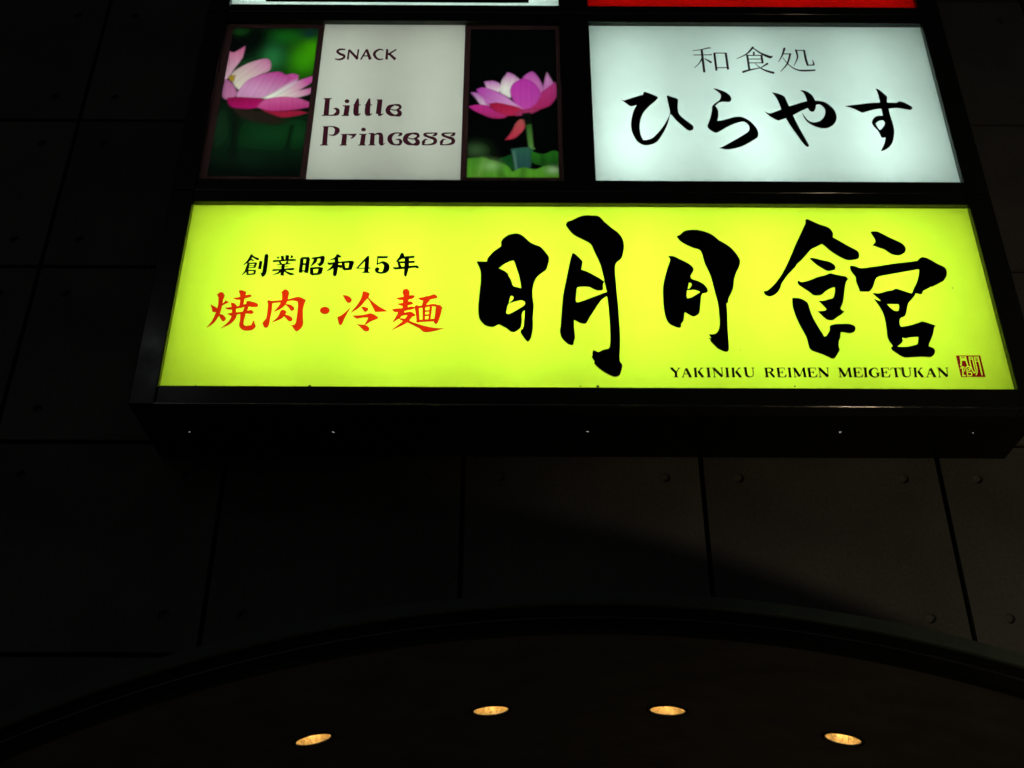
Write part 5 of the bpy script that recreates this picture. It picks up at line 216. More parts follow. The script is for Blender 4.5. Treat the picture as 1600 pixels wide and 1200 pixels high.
  ('letter', [[(1346.9,104.1),(1344.4,103),(1342.5,100.8),(1337.8,100.6),(1337.1,97.4),(1337.4,96.9),(1340.5,96.9),(1340.8,96.6),(1339.9,83),(1339.4,70.5),(1340,63.2),(1341.6,58.4),(1343.4,56),(1346.7,53.7),(1349.8,52.6),(1354.4,52),(1359.6,52.3),(1363.5,53.1),(1367.9,55.1),(1372,58.1),(1373.5,59.9),(1374.4,61.6),(1376.2,67.7),(1377.9,79.2),(1379.8,96.6),(1380.3,97.1),(1384.2,97.2),(1384.9,100.7),(1378.5,101.1),(1372.1,100.9),(1371.6,100.6),(1371.2,97.2),(1375.4,97.1),(1375.8,96.2),(1372.9,72.3),(1371.4,64.7),(1370.2,61.9),(1366.8,59.3),(1363.1,57.5),(1359.8,57.2),(1357.7,57.9),(1354.2,60),(1352.6,61.4),(1350.8,64.4),(1350.4,73.7),(1351.5,95.7),(1351.7,96.8),(1353.1,97.3),(1353.6,100.5),(1353.3,100.8),(1350.7,100.8),(1350,102.5),(1349.2,103.5)]]),
  ('letter', [[(1393.8,100.9),(1393.5,100.5),(1393,97.5),(1393.9,97.1),(1394.1,96.5),(1390.2,57.5),(1389.8,55.9),(1388.7,55.5),(1388.1,52.5),(1388.5,52.2),(1401.6,52.3),(1401.9,52.8),(1402.4,55.6),(1400.8,55.9),(1400.7,57.3),(1404.6,96.1),(1405,97.1),(1406.8,97.4),(1407.5,100.7),(1407.1,101)],
   [(1421.9,100.7),(1421.6,100.2),(1421.1,97.4),(1422.6,97.1),(1422.6,96.6),(1406.8,81.4),(1406.6,80.8),(1407.6,79.2),(1405.6,77.2),(1417,55.4),(1416.8,52.5),(1418.5,52.3),(1419.8,50.5),(1422.3,52.4),(1430.5,52.5),(1430.8,52.9),(1431.3,55.8),(1427,56.1),(1429.5,58.4),(1429.7,58.9),(1416.2,84.8),(1428.8,97),(1433.7,97.3),(1434.4,100.5),(1434.1,100.8)]]),
  ('letter', [[(1470.3,100.6),(1465,97.5),(1462.6,98.1),(1461.3,95.5),(1459.9,94.5),(1460,92.5),(1443.8,56.9),(1443.1,56.2),(1439.4,56),(1438.8,52.5),(1450.3,52.6),(1450.9,56),(1448.2,56.2),(1448,56.7),(1452.6,67),(1453.3,67.7),(1467.1,67.7),(1470.3,56.8),(1470.2,56.4),(1468.9,56),(1468.3,53),(1468.5,52.6),(1471.4,52.5),(1471.9,51.7),(1473.7,52.6),(1482.6,52.8),(1483.3,56.2),(1480.6,56.4),(1482.6,57.8),(1482.7,58.2),(1471.3,99),(1470.8,100.4)],
   [(1461.5,86.5),(1461.9,86.4),(1462.7,84),(1466.1,71.8),(1465.9,71.4),(1454.8,71.4)]]),
  ('letter', [[(1505.6,102.3),(1504.4,101.5),(1494,101.5),(1493.5,101),(1493,97.8),(1498.9,97.7),(1499,96.2),(1498.7,95.4),(1496.4,93),(1498.2,90.2),(1498.4,89.2),(1495.3,56.8),(1494.9,56.3),(1491.2,56.2),(1490.5,52.9),(1502.3,52.8),(1502.7,53.1),(1503.2,56.3),(1499.7,56.4),(1499.4,56.8),(1502,84.3),(1502.2,84.7),(1525.3,52.3),(1525.8,52.4),(1530.2,56.6),(1532.8,57),(1533.1,57.4),(1533.5,59.8),(1534.8,61.6),(1533.9,63.4),(1533.9,64.7),(1537.9,98),(1538.3,98.3),(1542,98.4),(1542.7,101.7),(1530.5,101.9),(1530,101.6),(1529.5,98.4),(1533.4,98.3),(1533.8,97.8),(1530.7,70.9),(1530.4,68.7),(1530.1,68.5),(1506.2,102.2)]]),
 ],
 'seal': [
  ('seal_stamp', [[(1587.7,162.9),(1587.5,161.2),(1587.9,55.4),(1692.3,55.9),(1692.1,163.4)],
   [(1604.9,159.9),(1606.4,159.8),(1607.1,159.1),(1607.6,157.9),(1608.5,157.5),(1624.6,157.6),(1625,157.9),(1626,159.2),(1627.2,159.9),(1628.3,159.7),(1629,159.1),(1629.3,158),(1629.8,157.6),(1629.3,144.6),(1629.3,134.8),(1630.6,112.2),(1630.1,111.5),(1629.7,110.1),(1635.9,108),(1638.7,106),(1639,106.4),(1638.6,115.7),(1638.7,127.3),(1640.3,155.4),(1641.6,157.5),(1642.4,158.2),(1643.3,158.4),(1644.2,158),(1645,156.6),(1654.5,156.6),(1655.6,156.9),(1656.5,156.6),(1657.4,155.2),(1657.7,97.7),(1657.5,88.6),(1657.1,84),(1656.2,80.5),(1655.2,78.3),(1653.2,75.7),(1650.6,74),(1648.4,73.6),(1647.5,74.3),(1645.4,74.9),(1644.2,77.1),(1641.6,83),(1640.6,87),(1639.1,101.2),(1636.3,96.7),(1635.1,95.5),(1636.2,93.5),(1636.2,91.9),(1635.5,90.1),(1634.6,89.2),(1631.1,86.7),(1625.3,83.7),(1623.4,84),(1623,84.8),(1623.1,85.6),(1624.1,87.2),(1630.5,90.5),(1632.2,91.9),(1630.8,93.2),(1626.1,96.2),(1625.6,97.6),(1626.1,99),(1626.9,99.7),(1628.4,99.8),(1632.8,97.1),(1635.1,101.8),(1634.6,102.5),(1632.3,103.5),(1627.5,104.7),(1625.6,104.5),(1623.8,103.7),(1620.7,101.4),(1615.1,96.5),(1613.3,96.2),(1610.3,81.7),(1610,81.5),(1606.6,81.6),(1609.6,96.6),(1612.3,96.9),(1612.5,98.5),(1613.4,100.2),(1620.4,106.7),(1622.6,108.3),(1626,109.9),(1625.5,110.4),(1625.4,111.6),(1624.1,126.2),(1623.6,136.5),(1623.3,136.9),(1607.7,136.7),(1606,127.8),(1601.7,112),(1601,111.7),(1600,110.1),(1598.8,109.4),(1597.6,109.4),(1596.5,110.3),(1596.3,112),(1596,112.8),(1600.2,128.5),(1601.6,136.1),(1602,142.2),(1602,156.1),(1602.6,156.8),(1602.9,157.9),(1603.5,158.9)],
   [(1680.5,158.6),(1682.3,158.5),(1683,157),(1683.4,156.9),(1683.5,155.9),(1682.7,82.4),(1682.3,66.5),(1681.2,64.3),(1679.9,63.1),(1678.4,63.3),(1677.2,64.8),(1677.2,65.3),(1677.1,84.9),(1677.7,132.2),(1677.4,132.6),(1668.9,132.2),(1666.6,131.8),(1666.7,100.2),(1665.8,89.9),(1664.4,82.5),(1662.9,77.5),(1661.7,74.3),(1659.8,70.7),(1656.1,64.6),(1654.6,63.5),(1653.8,63.2),(1652.9,63.4),(1652.4,64.4),(1652.5,66.5),(1656.6,74.1),(1658.1,77.8),(1659.8,84),(1661,91.2),(1661.7,102.1),(1661.8,133.7),(1662.5,152.9),(1663.2,156.8),(1663.7,157.2),(1678.7,157.3)],
   [(1608.4,153),(1608.1,152.6),(1608.3,149.2),(1623.6,149.2),(1623.9,149.5),(1623.9,153.1)],
   [(1667.5,152.6),(1667.3,147.3),(1676.3,147.7),(1677.9,148.1),(1677.9,152.3),(1677.7,152.7)],
   [(1645.1,152.4),(1644.8,152),(1644.4,146.3),(1644.8,147.1),(1645.2,147.4),(1652.5,147.4),(1652.8,147.7),(1652.8,152.4)],
   [(1677.6,143.9),(1667.2,143.2),(1666.9,141.8),(1666.8,136.8),(1669.7,136.7),(1677.6,137.3),(1677.8,143.3),(1677.8,143.9)],
   [(1644.2,142.8),(1643.5,134.7),(1643,123.1),(1643.4,108.9),(1644.1,98.3),(1645,90.6),(1645.9,86.5),(1647.3,83),(1649.9,78.7),(1650.2,78.6),(1651.2,79.7),(1652.1,81.6),(1652.5,83.8),(1652.8,87.8),(1653,96.7),(1652.7,120.3),(1652.9,142.7),(1652.5,142.9)],
   [(1608.2,142),(1608,141.6),(1608.4,141.4),(1623.2,141.5),(1623.6,141.7),(1623.4,142.1)],
   [(1605.2,108.8),(1606.9,108.9),(1609.8,107.8),(1612.7,105.3),(1613.3,103.7),(1613.1,102.8),(1612.6,102),(1611.2,101.3),(1610.3,101.1),(1605.7,102.8),(1604,102.4),(1603.3,101.9),(1605.9,102),(1606.2,101.6),(1601.2,65.1),(1601.4,64.9),(1609.8,64.8),(1609,60.2),(1608.7,59.9),(1594,59.8),(1593.7,60),(1594.7,64.6),(1595.7,65),(1596,65.9),(1601.1,100.3),(1600.7,100.6),(1594.1,96),(1592.7,96),(1591.9,96.2),(1591.5,96.9),(1591.4,98),(1592.7,100.3),(1598.6,105.3),(1602,107.6)],
   [(1622.5,97.1),(1623,97.1),(1623.1,96.8),(1621.5,78.4),(1623.7,80.1),(1629.7,81.1),(1633.4,81.3),(1635.7,80.7),(1637.2,79.8),(1638.4,77.2),(1639.1,72.9),(1638.9,69.3),(1638.5,67.5),(1636.8,63.6),(1635.4,61.9),(1634.1,61),(1631.4,59.8),(1628.4,59.2),(1617.2,58.1),(1615.9,58.9),(1615.5,59.5),(1615.4,60.7),(1614.9,61),(1618.5,96.1),(1618.6,96.4),(1619.3,96.6)],
   [(1621.4,76.6),(1620.9,73),(1620.1,63.3),(1628.5,64.1),(1631.5,64.8),(1633.4,65.8),(1634.1,67.3),(1634.6,70.4),(1634.3,73.9),(1633.5,75.9),(1632.1,76.3),(1629.4,76.3),(1622.9,75.5)]]),
 ],
 'speck': [
  ('dirt_speck', [[(-1171.9,2.1),(-1174.6,1.1),(-1176.1,-0.7),(-1176.4,-3),(-1175.5,-5),(-1173.7,-6.5),(-1171.1,-7.4),(-1168.7,-7.3),(-1165.9,-5.9),(-1164.6,-3.3),(-1164.8,-1.6),(-1165.5,-0.4),(-1168.4,1.8)]]),
  ('dirt_speck', [[(-1651.1,-0.7),(-1652.6,-1.3),(-1653.4,-2.5),(-1653.4,-3.9),(-1652.7,-5.1),(-1650.1,-6.3),(-1648.6,-6.2),(-1647.1,-5.3),(-1646.5,-3.8),(-1647.1,-2.1),(-1648.9,-0.9)]]),
  ('dirt_speck', [[(42.2,6.8),(39.5,5.8),(37.5,4),(36.7,1.2),(37.5,-1.1),(40,-3.1),(42.5,-3.7),(44.9,-3.5),(47.5,-2.3),(49.1,-0.5),(49.6,1.1),(49.5,2.8),(48.9,4.2),(47.3,5.8),(45.4,6.6)]]),
  ('dirt_speck', [[(-30.4,4.1),(-31.8,3.5),(-32.7,2.5),(-32.9,1.5),(-32.6,0.2),(-31.6,-0.7),(-30.1,-1.1),(-28.4,-0.9),(-27.2,-0),(-26.5,1.3),(-26.9,2.9),(-28.2,3.9)]]),
  ('dirt_speck', [[(1643.1,520.1),(1640.7,518.5),(1640.2,517.2),(1640.4,516.1),(1642.8,514.7),(1645.6,516),(1646.4,517.3),(1646.2,519),(1645.2,519.9)]]),
  ('dirt_speck', [[(875.3,8.3),(873.5,7.7),(872.3,6.7),(871.6,5.3),(871.7,3.9),(872.7,2.6),(874.1,1.9),(875.3,1.8),(877.9,2.6),(879.6,4.6),(879.5,6.6),(877.6,8.1)]]),
  ('dirt_speck', [[(663.6,187.4),(661.9,186.2),(661.6,185.1),(661.9,184.3),(663.4,183.4),(665.7,184),(666.6,185.4),(666.3,186.4),(665,187.4)]]),
 ],
}
LOTUS_SIDE = [
  ('blob', (-1726, 2123), (45, 29), (22, 66, 22)),
  ('blob', (-1484, 2093), (96, 63), (16, 82, 20)),
  ('blob', (-1379, 1927), (88, 124), (48, 132, 10)),
  ('blob', (-1345, 1989), (52, 94), (55, 140, 6)),
  ('blob', (-1541, 1936), (62, 98), (32, 98, 52)),
  ('blob', (-1657, 1864), (51, 61), (22, 66, 32)),
  ('blob', (-1639, 2081), (52, 74), (3, 8, 5)),
  ('blob', (-1368, 2115), (45, 42), (16, 46, 42)),
  ('blob', (-1511, 1407), (230, 142), (11, 46, 20)),
  ('blob', (-1372, 1418), (84, 75), (12, 54, 22)),
  ('blob', (-1747, 1453), (35, 152), (18, 42, 24)),
  ('blob', (-1542, 1260), (206, 55), (8, 24, 14)),
  ('petal', [(-1695, 1567), (-1683, 1558), (-1668, 1545), (-1659, 1529), (-1654, 1482), (-1652, 1421), (-1651, 1360), (-1651, 1286), (-1651, 1206), (-1651, 1143), (-1656, 1143), (-1663, 1143), (-1668, 1142), (-1672, 1205), (-1678, 1283), (-1683, 1360), (-1687, 1433), (-1692, 1506)], (7, 16, 10), (7, 16, 10), (-1696, 1567), (-1641, 1143), 4),
  ('petal', [(-1406, 1474), (-1400, 1474), (-1392, 1474), (-1386, 1474), (-1389, 1428), (-1392, 1371), (-1395, 1316), (-1397, 1258), (-1399, 1200), (-1400, 1153), (-1406, 1153), (-1412, 1153), (-1417, 1153), (-1414, 1251), (-1410, 1372)], (5, 18, 9), (5, 18, 9), (-1418, 1474), (-1385, 1153), 4),
  ('petal', [(-1771, 1984), (-1763, 1978), (-1753, 1972), (-1744, 1971), (-1727, 1983), (-1707, 2002), (-1691, 2018), (-1690, 1993), (-1691, 1963), (-1694, 1935), (-1702, 1909), (-1713, 1883), (-1724, 1858), (-1733, 1833), (-1741, 1807), (-1749, 1788), (-1755, 1781), (-1762, 1776), (-1767, 1772), (-1771, 1798), (-1775, 1831), (-1777, 1863), (-1776, 1903), (-1773, 1948)], (186, 84, 132), (205, 172, 188), (-1755, 2017), (-1724, 1773), 1.0),
  ('petal', [(-1735, 1818), (-1726, 1837), (-1711, 1854), (-1694, 1869), (-1675, 1884), (-1655, 1898), (-1633, 1910), (-1611, 1919), (-1588, 1926), (-1570, 1928), (-1560, 1923), (-1552, 1913), (-1547, 1900), (-1543, 1882), (-1542, 1861), (-1546, 1844), (-1562, 1830), (-1585, 1818), (-1606, 1804), (-1622, 1784), (-1637, 1763), (-1650, 1743), (-1661, 1729), (-1672, 1715), (-1681, 1704), (-1691, 1714), (-1704, 1727), (-1714, 1743), (-1724, 1766), (-1733, 1793)], (172, 96, 142), (200, 190, 178), (-1554, 1915), (-1693, 1743), 1.0),
  ('petal', [(-1750, 1803), (-1738, 1806), (-1725, 1810), (-1714, 1813), (-1715, 1798), (-1715, 1780), (-1716, 1765), (-1722, 1766), (-1729, 1767), (-1736, 1771), (-1741, 1780), (-1746, 1792)], (158, 128, 42), (158, 128, 42), (-1732, 1813), (-1726, 1765), 1.0),
  ('petal', [(-1518, 1724), (-1504, 1750), (-1486, 1780), (-1469, 1805), (-1456, 1814), (-1441, 1820), (-1427, 1823), (-1416, 1821), (-1405, 1815), (-1396, 1810), (-1396, 1798), (-1396, 1784), (-1399, 1773), (-1424, 1745), (-1457, 1712), (-1485, 1685), (-1495, 1697), (-1508, 1712)], (172, 58, 138), (190, 110, 160), (-1455, 1823), (-1440, 1686), 1.0),
  ('petal', [(-1553, 1655), (-1526, 1676), (-1492, 1702), (-1461, 1725), (-1438, 1742), (-1416, 1760), (-1394, 1775), (-1368, 1788), (-1342, 1799), (-1321, 1808), (-1321, 1795), (-1321, 1779), (-1324, 1766), (-1341, 1746), (-1364, 1724), (-1383, 1706), (-1364, 1713), (-1341, 1721), (-1322, 1728), (-1320, 1714), (-1318, 1698), (-1322, 1686), (-1341, 1675), (-1368, 1664), (-1396, 1656), (-1434, 1651), (-1475, 1647), (-1509, 1646), (-1525, 1648), (-1540, 1652)], (212, 218, 200), (184, 76, 148), (-1510, 1656), (-1349, 1765), 1.0),
  ('petal', [(-1693, 1684), (-1685, 1708), (-1673, 1738), (-1659, 1763), (-1646, 1780), (-1630, 1793), (-1614, 1803), (-1591, 1814), (-1567, 1823), (-1544, 1829), (-1527, 1833), (-1509, 1835), (-1494, 1835), (-1483, 1830), (-1473, 1822), (-1463, 1815), (-1450, 1808), (-1436, 1801), (-1424, 1795), (-1435, 1778), (-1448, 1759), (-1462, 1740), (-1478, 1721), (-1496, 1702), (-1514, 1685), (-1530, 1672), (-1548, 1660), (-1567, 1653), (-1605, 1652), (-1651, 1654), (-1689, 1656), (-1691, 1665), (-1693, 1675)], (166, 58, 132), (182, 128, 168), (-1530, 1834), (-1573, 1704), 1.0),
  ('petal', [(-1561, 1651), (-1547, 1661), (-1530, 1672), (-1514, 1685), (-1497, 1701), (-1480, 1719), (-1462, 1737), (-1441, 1754), (-1420, 1770), (-1403, 1783), (-1401, 1776), (-1398, 1767), (-1396, 1760), (-1414, 1740), (-1436, 1717), (-1457, 1695), (-1475, 1679), (-1493, 1664), (-1510, 1654), (-1528, 1650), (-1546, 1651)], (214, 224, 204), (190, 150, 180), (-1540, 1665), (-1407, 1765), 3),
  ('petal', [(-1765, 1784), (-1755, 1779), (-1742, 1772), (-1731, 1763), (-1717, 1743), (-1703, 1719), (-1693, 1699), (-1690, 1686), (-1691, 1672), (-1696, 1662), (-1707, 1653), (-1723, 1646), (-1737, 1642), (-1746, 1645), (-1754, 1652), (-1760, 1662), (-1764, 1676), (-1766, 1695), (-1767, 1713), (-1767, 1737), (-1765, 1763)], (160, 92, 140), (178, 108, 150), (-1746, 1785), (-1727, 1642), 1.0),
  ('petal', [(-1737, 1654), (-1719, 1657), (-1698, 1659), (-1675, 1660), (-1636, 1658), (-1589, 1654), (-1551, 1651), (-1555, 1633), (-1559, 1613), (-1568, 1597), (-1585, 1587), (-1607, 1581), (-1629, 1577), (-1652, 1577), (-1675, 1580), (-1694, 1585), (-1706, 1591), (-1716, 1602), (-1725, 1613), (-1731, 1627), (-1734, 1642)], (126, 12, 62), (156, 18, 92), (-1659, 1661), (-1649, 1577), 1.0),
  ('petal', [(-1583, 1591), (-1575, 1607), (-1565, 1626), (-1552, 1641), (-1528, 1652), (-1498, 1660), (-1468, 1664), (-1439, 1664), (-1409, 1660), (-1382, 1654), (-1361, 1646), (-1340, 1635), (-1323, 1626), (-1322, 1616), (-1321, 1604), (-1320, 1594), (-1344, 1588), (-1373, 1580), (-1402, 1574), (-1439, 1569), (-1479, 1566), (-1515, 1567), (-1539, 1573), (-1563, 1583)], (186, 84, 140), (166, 44, 112), (-1448, 1664), (-1438, 1567), 1.0),
  ('petal', [(-1558, 1574), (-1533, 1571), (-1503, 1567), (-1472, 1565), (-1438, 1566), (-1403, 1569), (-1373, 1569), (-1356, 1566), (-1340, 1560), (-1326, 1555), (-1343, 1549), (-1363, 1541), (-1384, 1535), (-1407, 1529), (-1431, 1525), (-1453, 1524), (-1474, 1529), (-1494, 1538), (-1513, 1547), (-1529, 1556), (-1545, 1566)], (142, 24, 52), (142, 24, 52), (-1442, 1575), (-1437, 1524), 1.0),
  ('petal', [(-1708, 1584), (-1667, 1582), (-1616, 1579), (-1572, 1574), (-1547, 1566), (-1522, 1555), (-1498, 1543), (-1470, 1526), (-1442, 1508), (-1418, 1493), (-1435, 1487), (-1455, 1480), (-1476, 1476), (-1508, 1479), (-1543, 1486), (-1577, 1494), (-1605, 1503), (-1634, 1514), (-1659, 1527), (-1677, 1545), (-1694, 1567)], (30, 24, 18), (30, 24, 18), (-1565, 1585), (-1552, 1476), 3),
]
LOTUS_OPEN = [
  ('blob', (-495, 1317), (55, 46), (48, 74, 42)),
  ('petal', [(-462, 1774), (-450, 1776), (-435, 1779), (-421, 1780), (-407, 1776), (-393, 1769), (-383, 1760), (-377, 1748), (-374, 1734), (-372, 1722), (-377, 1715), (-383, 1706), (-391, 1701), (-407, 1700), (-426, 1703), (-441, 1712), (-451, 1730), (-457, 1754)], (172, 92, 168), (206, 190, 196), (-412, 1780), (-411, 1701), 1.0),
  ('petal', [(-382, 1705), (-382, 1727), (-379, 1756), (-374, 1782), (-365, 1804), (-354, 1823), (-345, 1840), (-337, 1837), (-328, 1833), (-320, 1828), (-307, 1816), (-293, 1800), (-282, 1788), (-293, 1779), (-307, 1768), (-318, 1753), (-324, 1724), (-327, 1690), (-330, 1662), (-340, 1668), (-352, 1676), (-362, 1683), (-370, 1689), (-378, 1695)], (168, 82, 158), (204, 200, 196), (-334, 1838), (-348, 1733), 1.0),
  ('petal', [(-269, 1793), (-266, 1808), (-257, 1820), (-247, 1830), (-238, 1838), (-229, 1844), (-220, 1846), (-211, 1839), (-203, 1828), (-196, 1815), (-188, 1800), (-180, 1781), (-173, 1764), (-169, 1747), (-166, 1731), (-167, 1714), (-173, 1696), (-182, 1678), (-190, 1663), (-204, 1670), (-220, 1680), (-233, 1694), (-248, 1724), (-261, 1762)], (166, 66, 150), (186, 120, 172), (-211, 1846), (-213, 1663), 1.0),
  ('petal', [(-173, 1702), (-170, 1723), (-165, 1748), (-160, 1774), (-156, 1798), (-151, 1821), (-146, 1841), (-140, 1827), (-133, 1810), (-126, 1794), (-121, 1783), (-116, 1771), (-116, 1759), (-123, 1743), (-135, 1725), (-147, 1712), (-156, 1707), (-165, 1704)], (192, 130, 180), (172, 90, 160), (-144, 1841), (-146, 1702), 1.0),
  ('petal', [(-106, 1776), (-102, 1758), (-97, 1735), (-95, 1715), (-96, 1698), (-98, 1681), (-103, 1665), (-111, 1648), (-121, 1630), (-132, 1614), (-146, 1604), (-161, 1596), (-177, 1590), (-194, 1583), (-211, 1578), (-227, 1575), (-239, 1577), (-252, 1581), (-262, 1585), (-245, 1606), (-223, 1632), (-205, 1655), (-195, 1670), (-186, 1687), (-176, 1702), (-163, 1716), (-150, 1729), (-138, 1741), (-126, 1753), (-115, 1766)], (172, 52, 120), (150, 30, 84), (-161, 1776), (-163, 1576), 1.0),
  ('petal', [(-331, 1691), (-333, 1709), (-331, 1727), (-327, 1743), (-320, 1756), (-311, 1768), (-301, 1778), (-291, 1786), (-280, 1792), (-269, 1795), (-257, 1795), (-244, 1791), (-233, 1785), (-220, 1775), (-207, 1761), (-197, 1745), (-188, 1730), (-181, 1713), (-178, 1694), (-181, 1674), (-189, 1652), (-198, 1633), (-208, 1618), (-221, 1604), (-234, 1594), (-248, 1587), (-263, 1583), (-276, 1585), (-288, 1593), (-298, 1607), (-306, 1623), (-316, 1644), (-325, 1669)], (162, 44, 146), (170, 62, 150), (-259, 1795), (-259, 1585), 1.0),
  ('petal', [(-499, 1720), (-491, 1725), (-481, 1731), (-471, 1734), (-455, 1732), (-437, 1726), (-420, 1719), (-401, 1709), (-381, 1697), (-362, 1683), (-342, 1664), (-322, 1642), (-305, 1623), (-292, 1611), (-279, 1599), (-268, 1589), (-283, 1591), (-301, 1592), (-319, 1594), (-344, 1597), (-372, 1600), (-397, 1603), (-417, 1604), (-437, 1606), (-454, 1612), (-467, 1626), (-476, 1644), (-484, 1663), (-490, 1682), (-495, 1703)], (166, 56, 158), (186, 130, 180), (-492, 1722), (-319, 1605), 1.0),
  ('petal', [(-527, 1699), (-519, 1699), (-509, 1700), (-499, 1697), (-488, 1688), (-478, 1676), (-468, 1663), (-460, 1646), (-452, 1627), (-446, 1612), (-455, 1612), (-466, 1611), (-476, 1614), (-484, 1624), (-492, 1639), (-499, 1653), (-509, 1669), (-519, 1685)], (172, 92, 170), (196, 170, 190), (-487, 1699), (-485, 1612), 1.0),
  ('petal', [(-538, 1604), (-526, 1608), (-512, 1613), (-497, 1616), (-481, 1617), (-464, 1616), (-447, 1611), (-433, 1601), (-419, 1588), (-404, 1576), (-383, 1565), (-358, 1554), (-339, 1546), (-345, 1540), (-353, 1533), (-361, 1528), (-378, 1525), (-398, 1524), (-418, 1526), (-435, 1532), (-452, 1540), (-468, 1550), (-483, 1559), (-498, 1569), (-511, 1578), (-521, 1587), (-530, 1596)], (176, 40, 130), (150, 36, 90), (-443, 1616), (-442, 1526), 1.0),
  ('petal', [(-438, 1622), (-427, 1626), (-412, 1630), (-398, 1631), (-380, 1628), (-360, 1623), (-340, 1617), (-323, 1612), (-306, 1607), (-291, 1601), (-277, 1591), (-264, 1580), (-254, 1570), (-264, 1564), (-277, 1557), (-291, 1551), (-306, 1546), (-323, 1544), (-340, 1544), (-357, 1548), (-374, 1556), (-390, 1564), (-403, 1575), (-416, 1587), (-426, 1598), (-431, 1606), (-435, 1615)], (140, 18, 50), (166, 34, 72), (-352, 1631), (-352, 1544), 1.0),
  ('petal', [(-298, 1573), (-271, 1582), (-235, 1590), (-205, 1595), (-195, 1595), (-184, 1593), (-175, 1591), (-188, 1582), (-204, 1570), (-220, 1561), (-234, 1555), (-248, 1550), (-262, 1546), (-277, 1544), (-292, 1542), (-305, 1541), (-304, 1552), (-303, 1564)], (140, 40, 82), (140, 40, 82), (-244, 1594), (-244, 1542), 1.0),
  ('petal', [(-274, 1558), (-261, 1561), (-245, 1564), (-232, 1567), (-230, 1554), (-226, 1537), (-226, 1520), (-229, 1502), (-235, 1485), (-240, 1470), (-245, 1472), (-251, 1475), (-255, 1480), (-262, 1502), (-269, 1532)], (9, 14, 8), (9, 14, 8), (-245, 1567), (-246, 1470), 1.0),
  ('petal', [(-265, 1517), (-262, 1503), (-258, 1487), (-258, 1472), (-262, 1458), (-269, 1445), (-277, 1432), (-287, 1419), (-299, 1405), (-312, 1395), (-326, 1389), (-342, 1387), (-355, 1385), (-346, 1399), (-335, 1416), (-326, 1434), (-318, 1453), (-311, 1473), (-305, 1491), (-298, 1502), (-291, 1512), (-284, 1519), (-277, 1520), (-270, 1518)], (150, 70, 70), (172, 40, 66), (-298, 1519), (-298, 1386), 1.0),
  ('petal', [(-253, 1482), (-245, 1485), (-235, 1488), (-227, 1491), (-224, 1442), (-221, 1384), (-218, 1342), (-216, 1336), (-212, 1332), (-210, 1328), (-218, 1324), (-227, 1320), (-235, 1317), (-237, 1326), (-240, 1339), (-242, 1351), (-246, 1390), (-250, 1440)], (36, 76, 26), (86, 130, 62), (-230, 1491), (-231, 1317), 1.0),
  ('petal', [(-382, 1267), (-364, 1275), (-343, 1285), (-325, 1292), (-318, 1262), (-310, 1224), (-303, 1194), (-314, 1192), (-327, 1191), (-339, 1194), (-354, 1206), (-369, 1224), (-380, 1240), (-382, 1249), (-382, 1259)], (14, 62, 24), (14, 62, 24), (-346, 1292), (-346, 1194), 1.0),
  ('petal', [(-327, 1327), (-300, 1332), (-268, 1337), (-242, 1339), (-232, 1335), (-224, 1326), (-220, 1314), (-220, 1289), (-223, 1258), (-228, 1232), (-230, 1217), (-235, 1203), (-243, 1194), (-261, 1190), (-285, 1190), (-305, 1189), (-309, 1213), (-314, 1241), (-318, 1268), (-322, 1289), (-324, 1310)], (38, 80, 66), (32, 62, 66), (-269, 1339), (-269, 1190), 1.0),
  ('petal', [(-230, 1314), (-213, 1307), (-193, 1298), (-173, 1294), (-156, 1300), (-140, 1310), (-124, 1317), (-110, 1316), (-95, 1311), (-83, 1308), (-84, 1275), (-84, 1236), (-85, 1204), (-114, 1209), (-150, 1215), (-181, 1222), (-199, 1227), (-216, 1234), (-229, 1246), (-233, 1267), (-231, 1293)], (34, 98, 24), (22, 66, 20), (-157, 1316), (-159, 1204), 1.0),
  ('petal', [(-543, 1265), (-521, 1268), (-495, 1272), (-470, 1273), (-449, 1268), (-428, 1260), (-408, 1251), (-386, 1243), (-364, 1234), (-346, 1224), (-335, 1212), (-327, 1197), (-320, 1185), (-306, 1194), (-289, 1205), (-270, 1211), (-250, 1209), (-229, 1202), (-209, 1199), (-190, 1207), (-172, 1219), (-153, 1225), (-130, 1219), (-105, 1207), (-85, 1197), (-85, 1182), (-86, 1163), (-86, 1148), (-227, 1147), (-399, 1146), (-540, 1145), (-541, 1182), (-542, 1227)], (62, 122, 36), (84, 150, 40), (-312, 1274), (-311, 1147), 1.0),
  ('petal', [(-463, 1267), (-458, 1265), (-451, 1264), (-446, 1262), (-453, 1227), (-461, 1185), (-468, 1150), (-477, 1150), (-487, 1150), (-496, 1150), (-486, 1186), (-473, 1230)], (104, 156, 62), (104, 156, 62), (-469, 1267), (-467, 1150), 5),
  ('petal', [(-391, 1236), (-387, 1235), (-383, 1234), (-380, 1231), (-373, 1208), (-366, 1177), (-359, 1151), (-365, 1151), (-373, 1151), (-380, 1151), (-383, 1177), (-387, 1209)], (50, 104, 28), (50, 104, 28), (-378, 1236), (-377, 1151), 5),
  ('petal', [(-270, 1205), (-266, 1205), (-261, 1205), (-257, 1205), (-259, 1188), (-261, 1168), (-264, 1151), (-270, 1151), (-278, 1151), (-284, 1151), (-280, 1168), (-275, 1188)], (48, 100, 28), (48, 100, 28), (-269, 1205), (-269, 1151), 5),
  ('petal', [(-180, 1291), (-177, 1291), (-172, 1291), (-170, 1289), (-166, 1270), (-163, 1245), (-160, 1224), (-167, 1225), (-174, 1227), (-181, 1228), (-181, 1248), (-180, 1272)], (22, 62, 16), (22, 62, 16), (-172, 1292), (-173, 1223), 4),
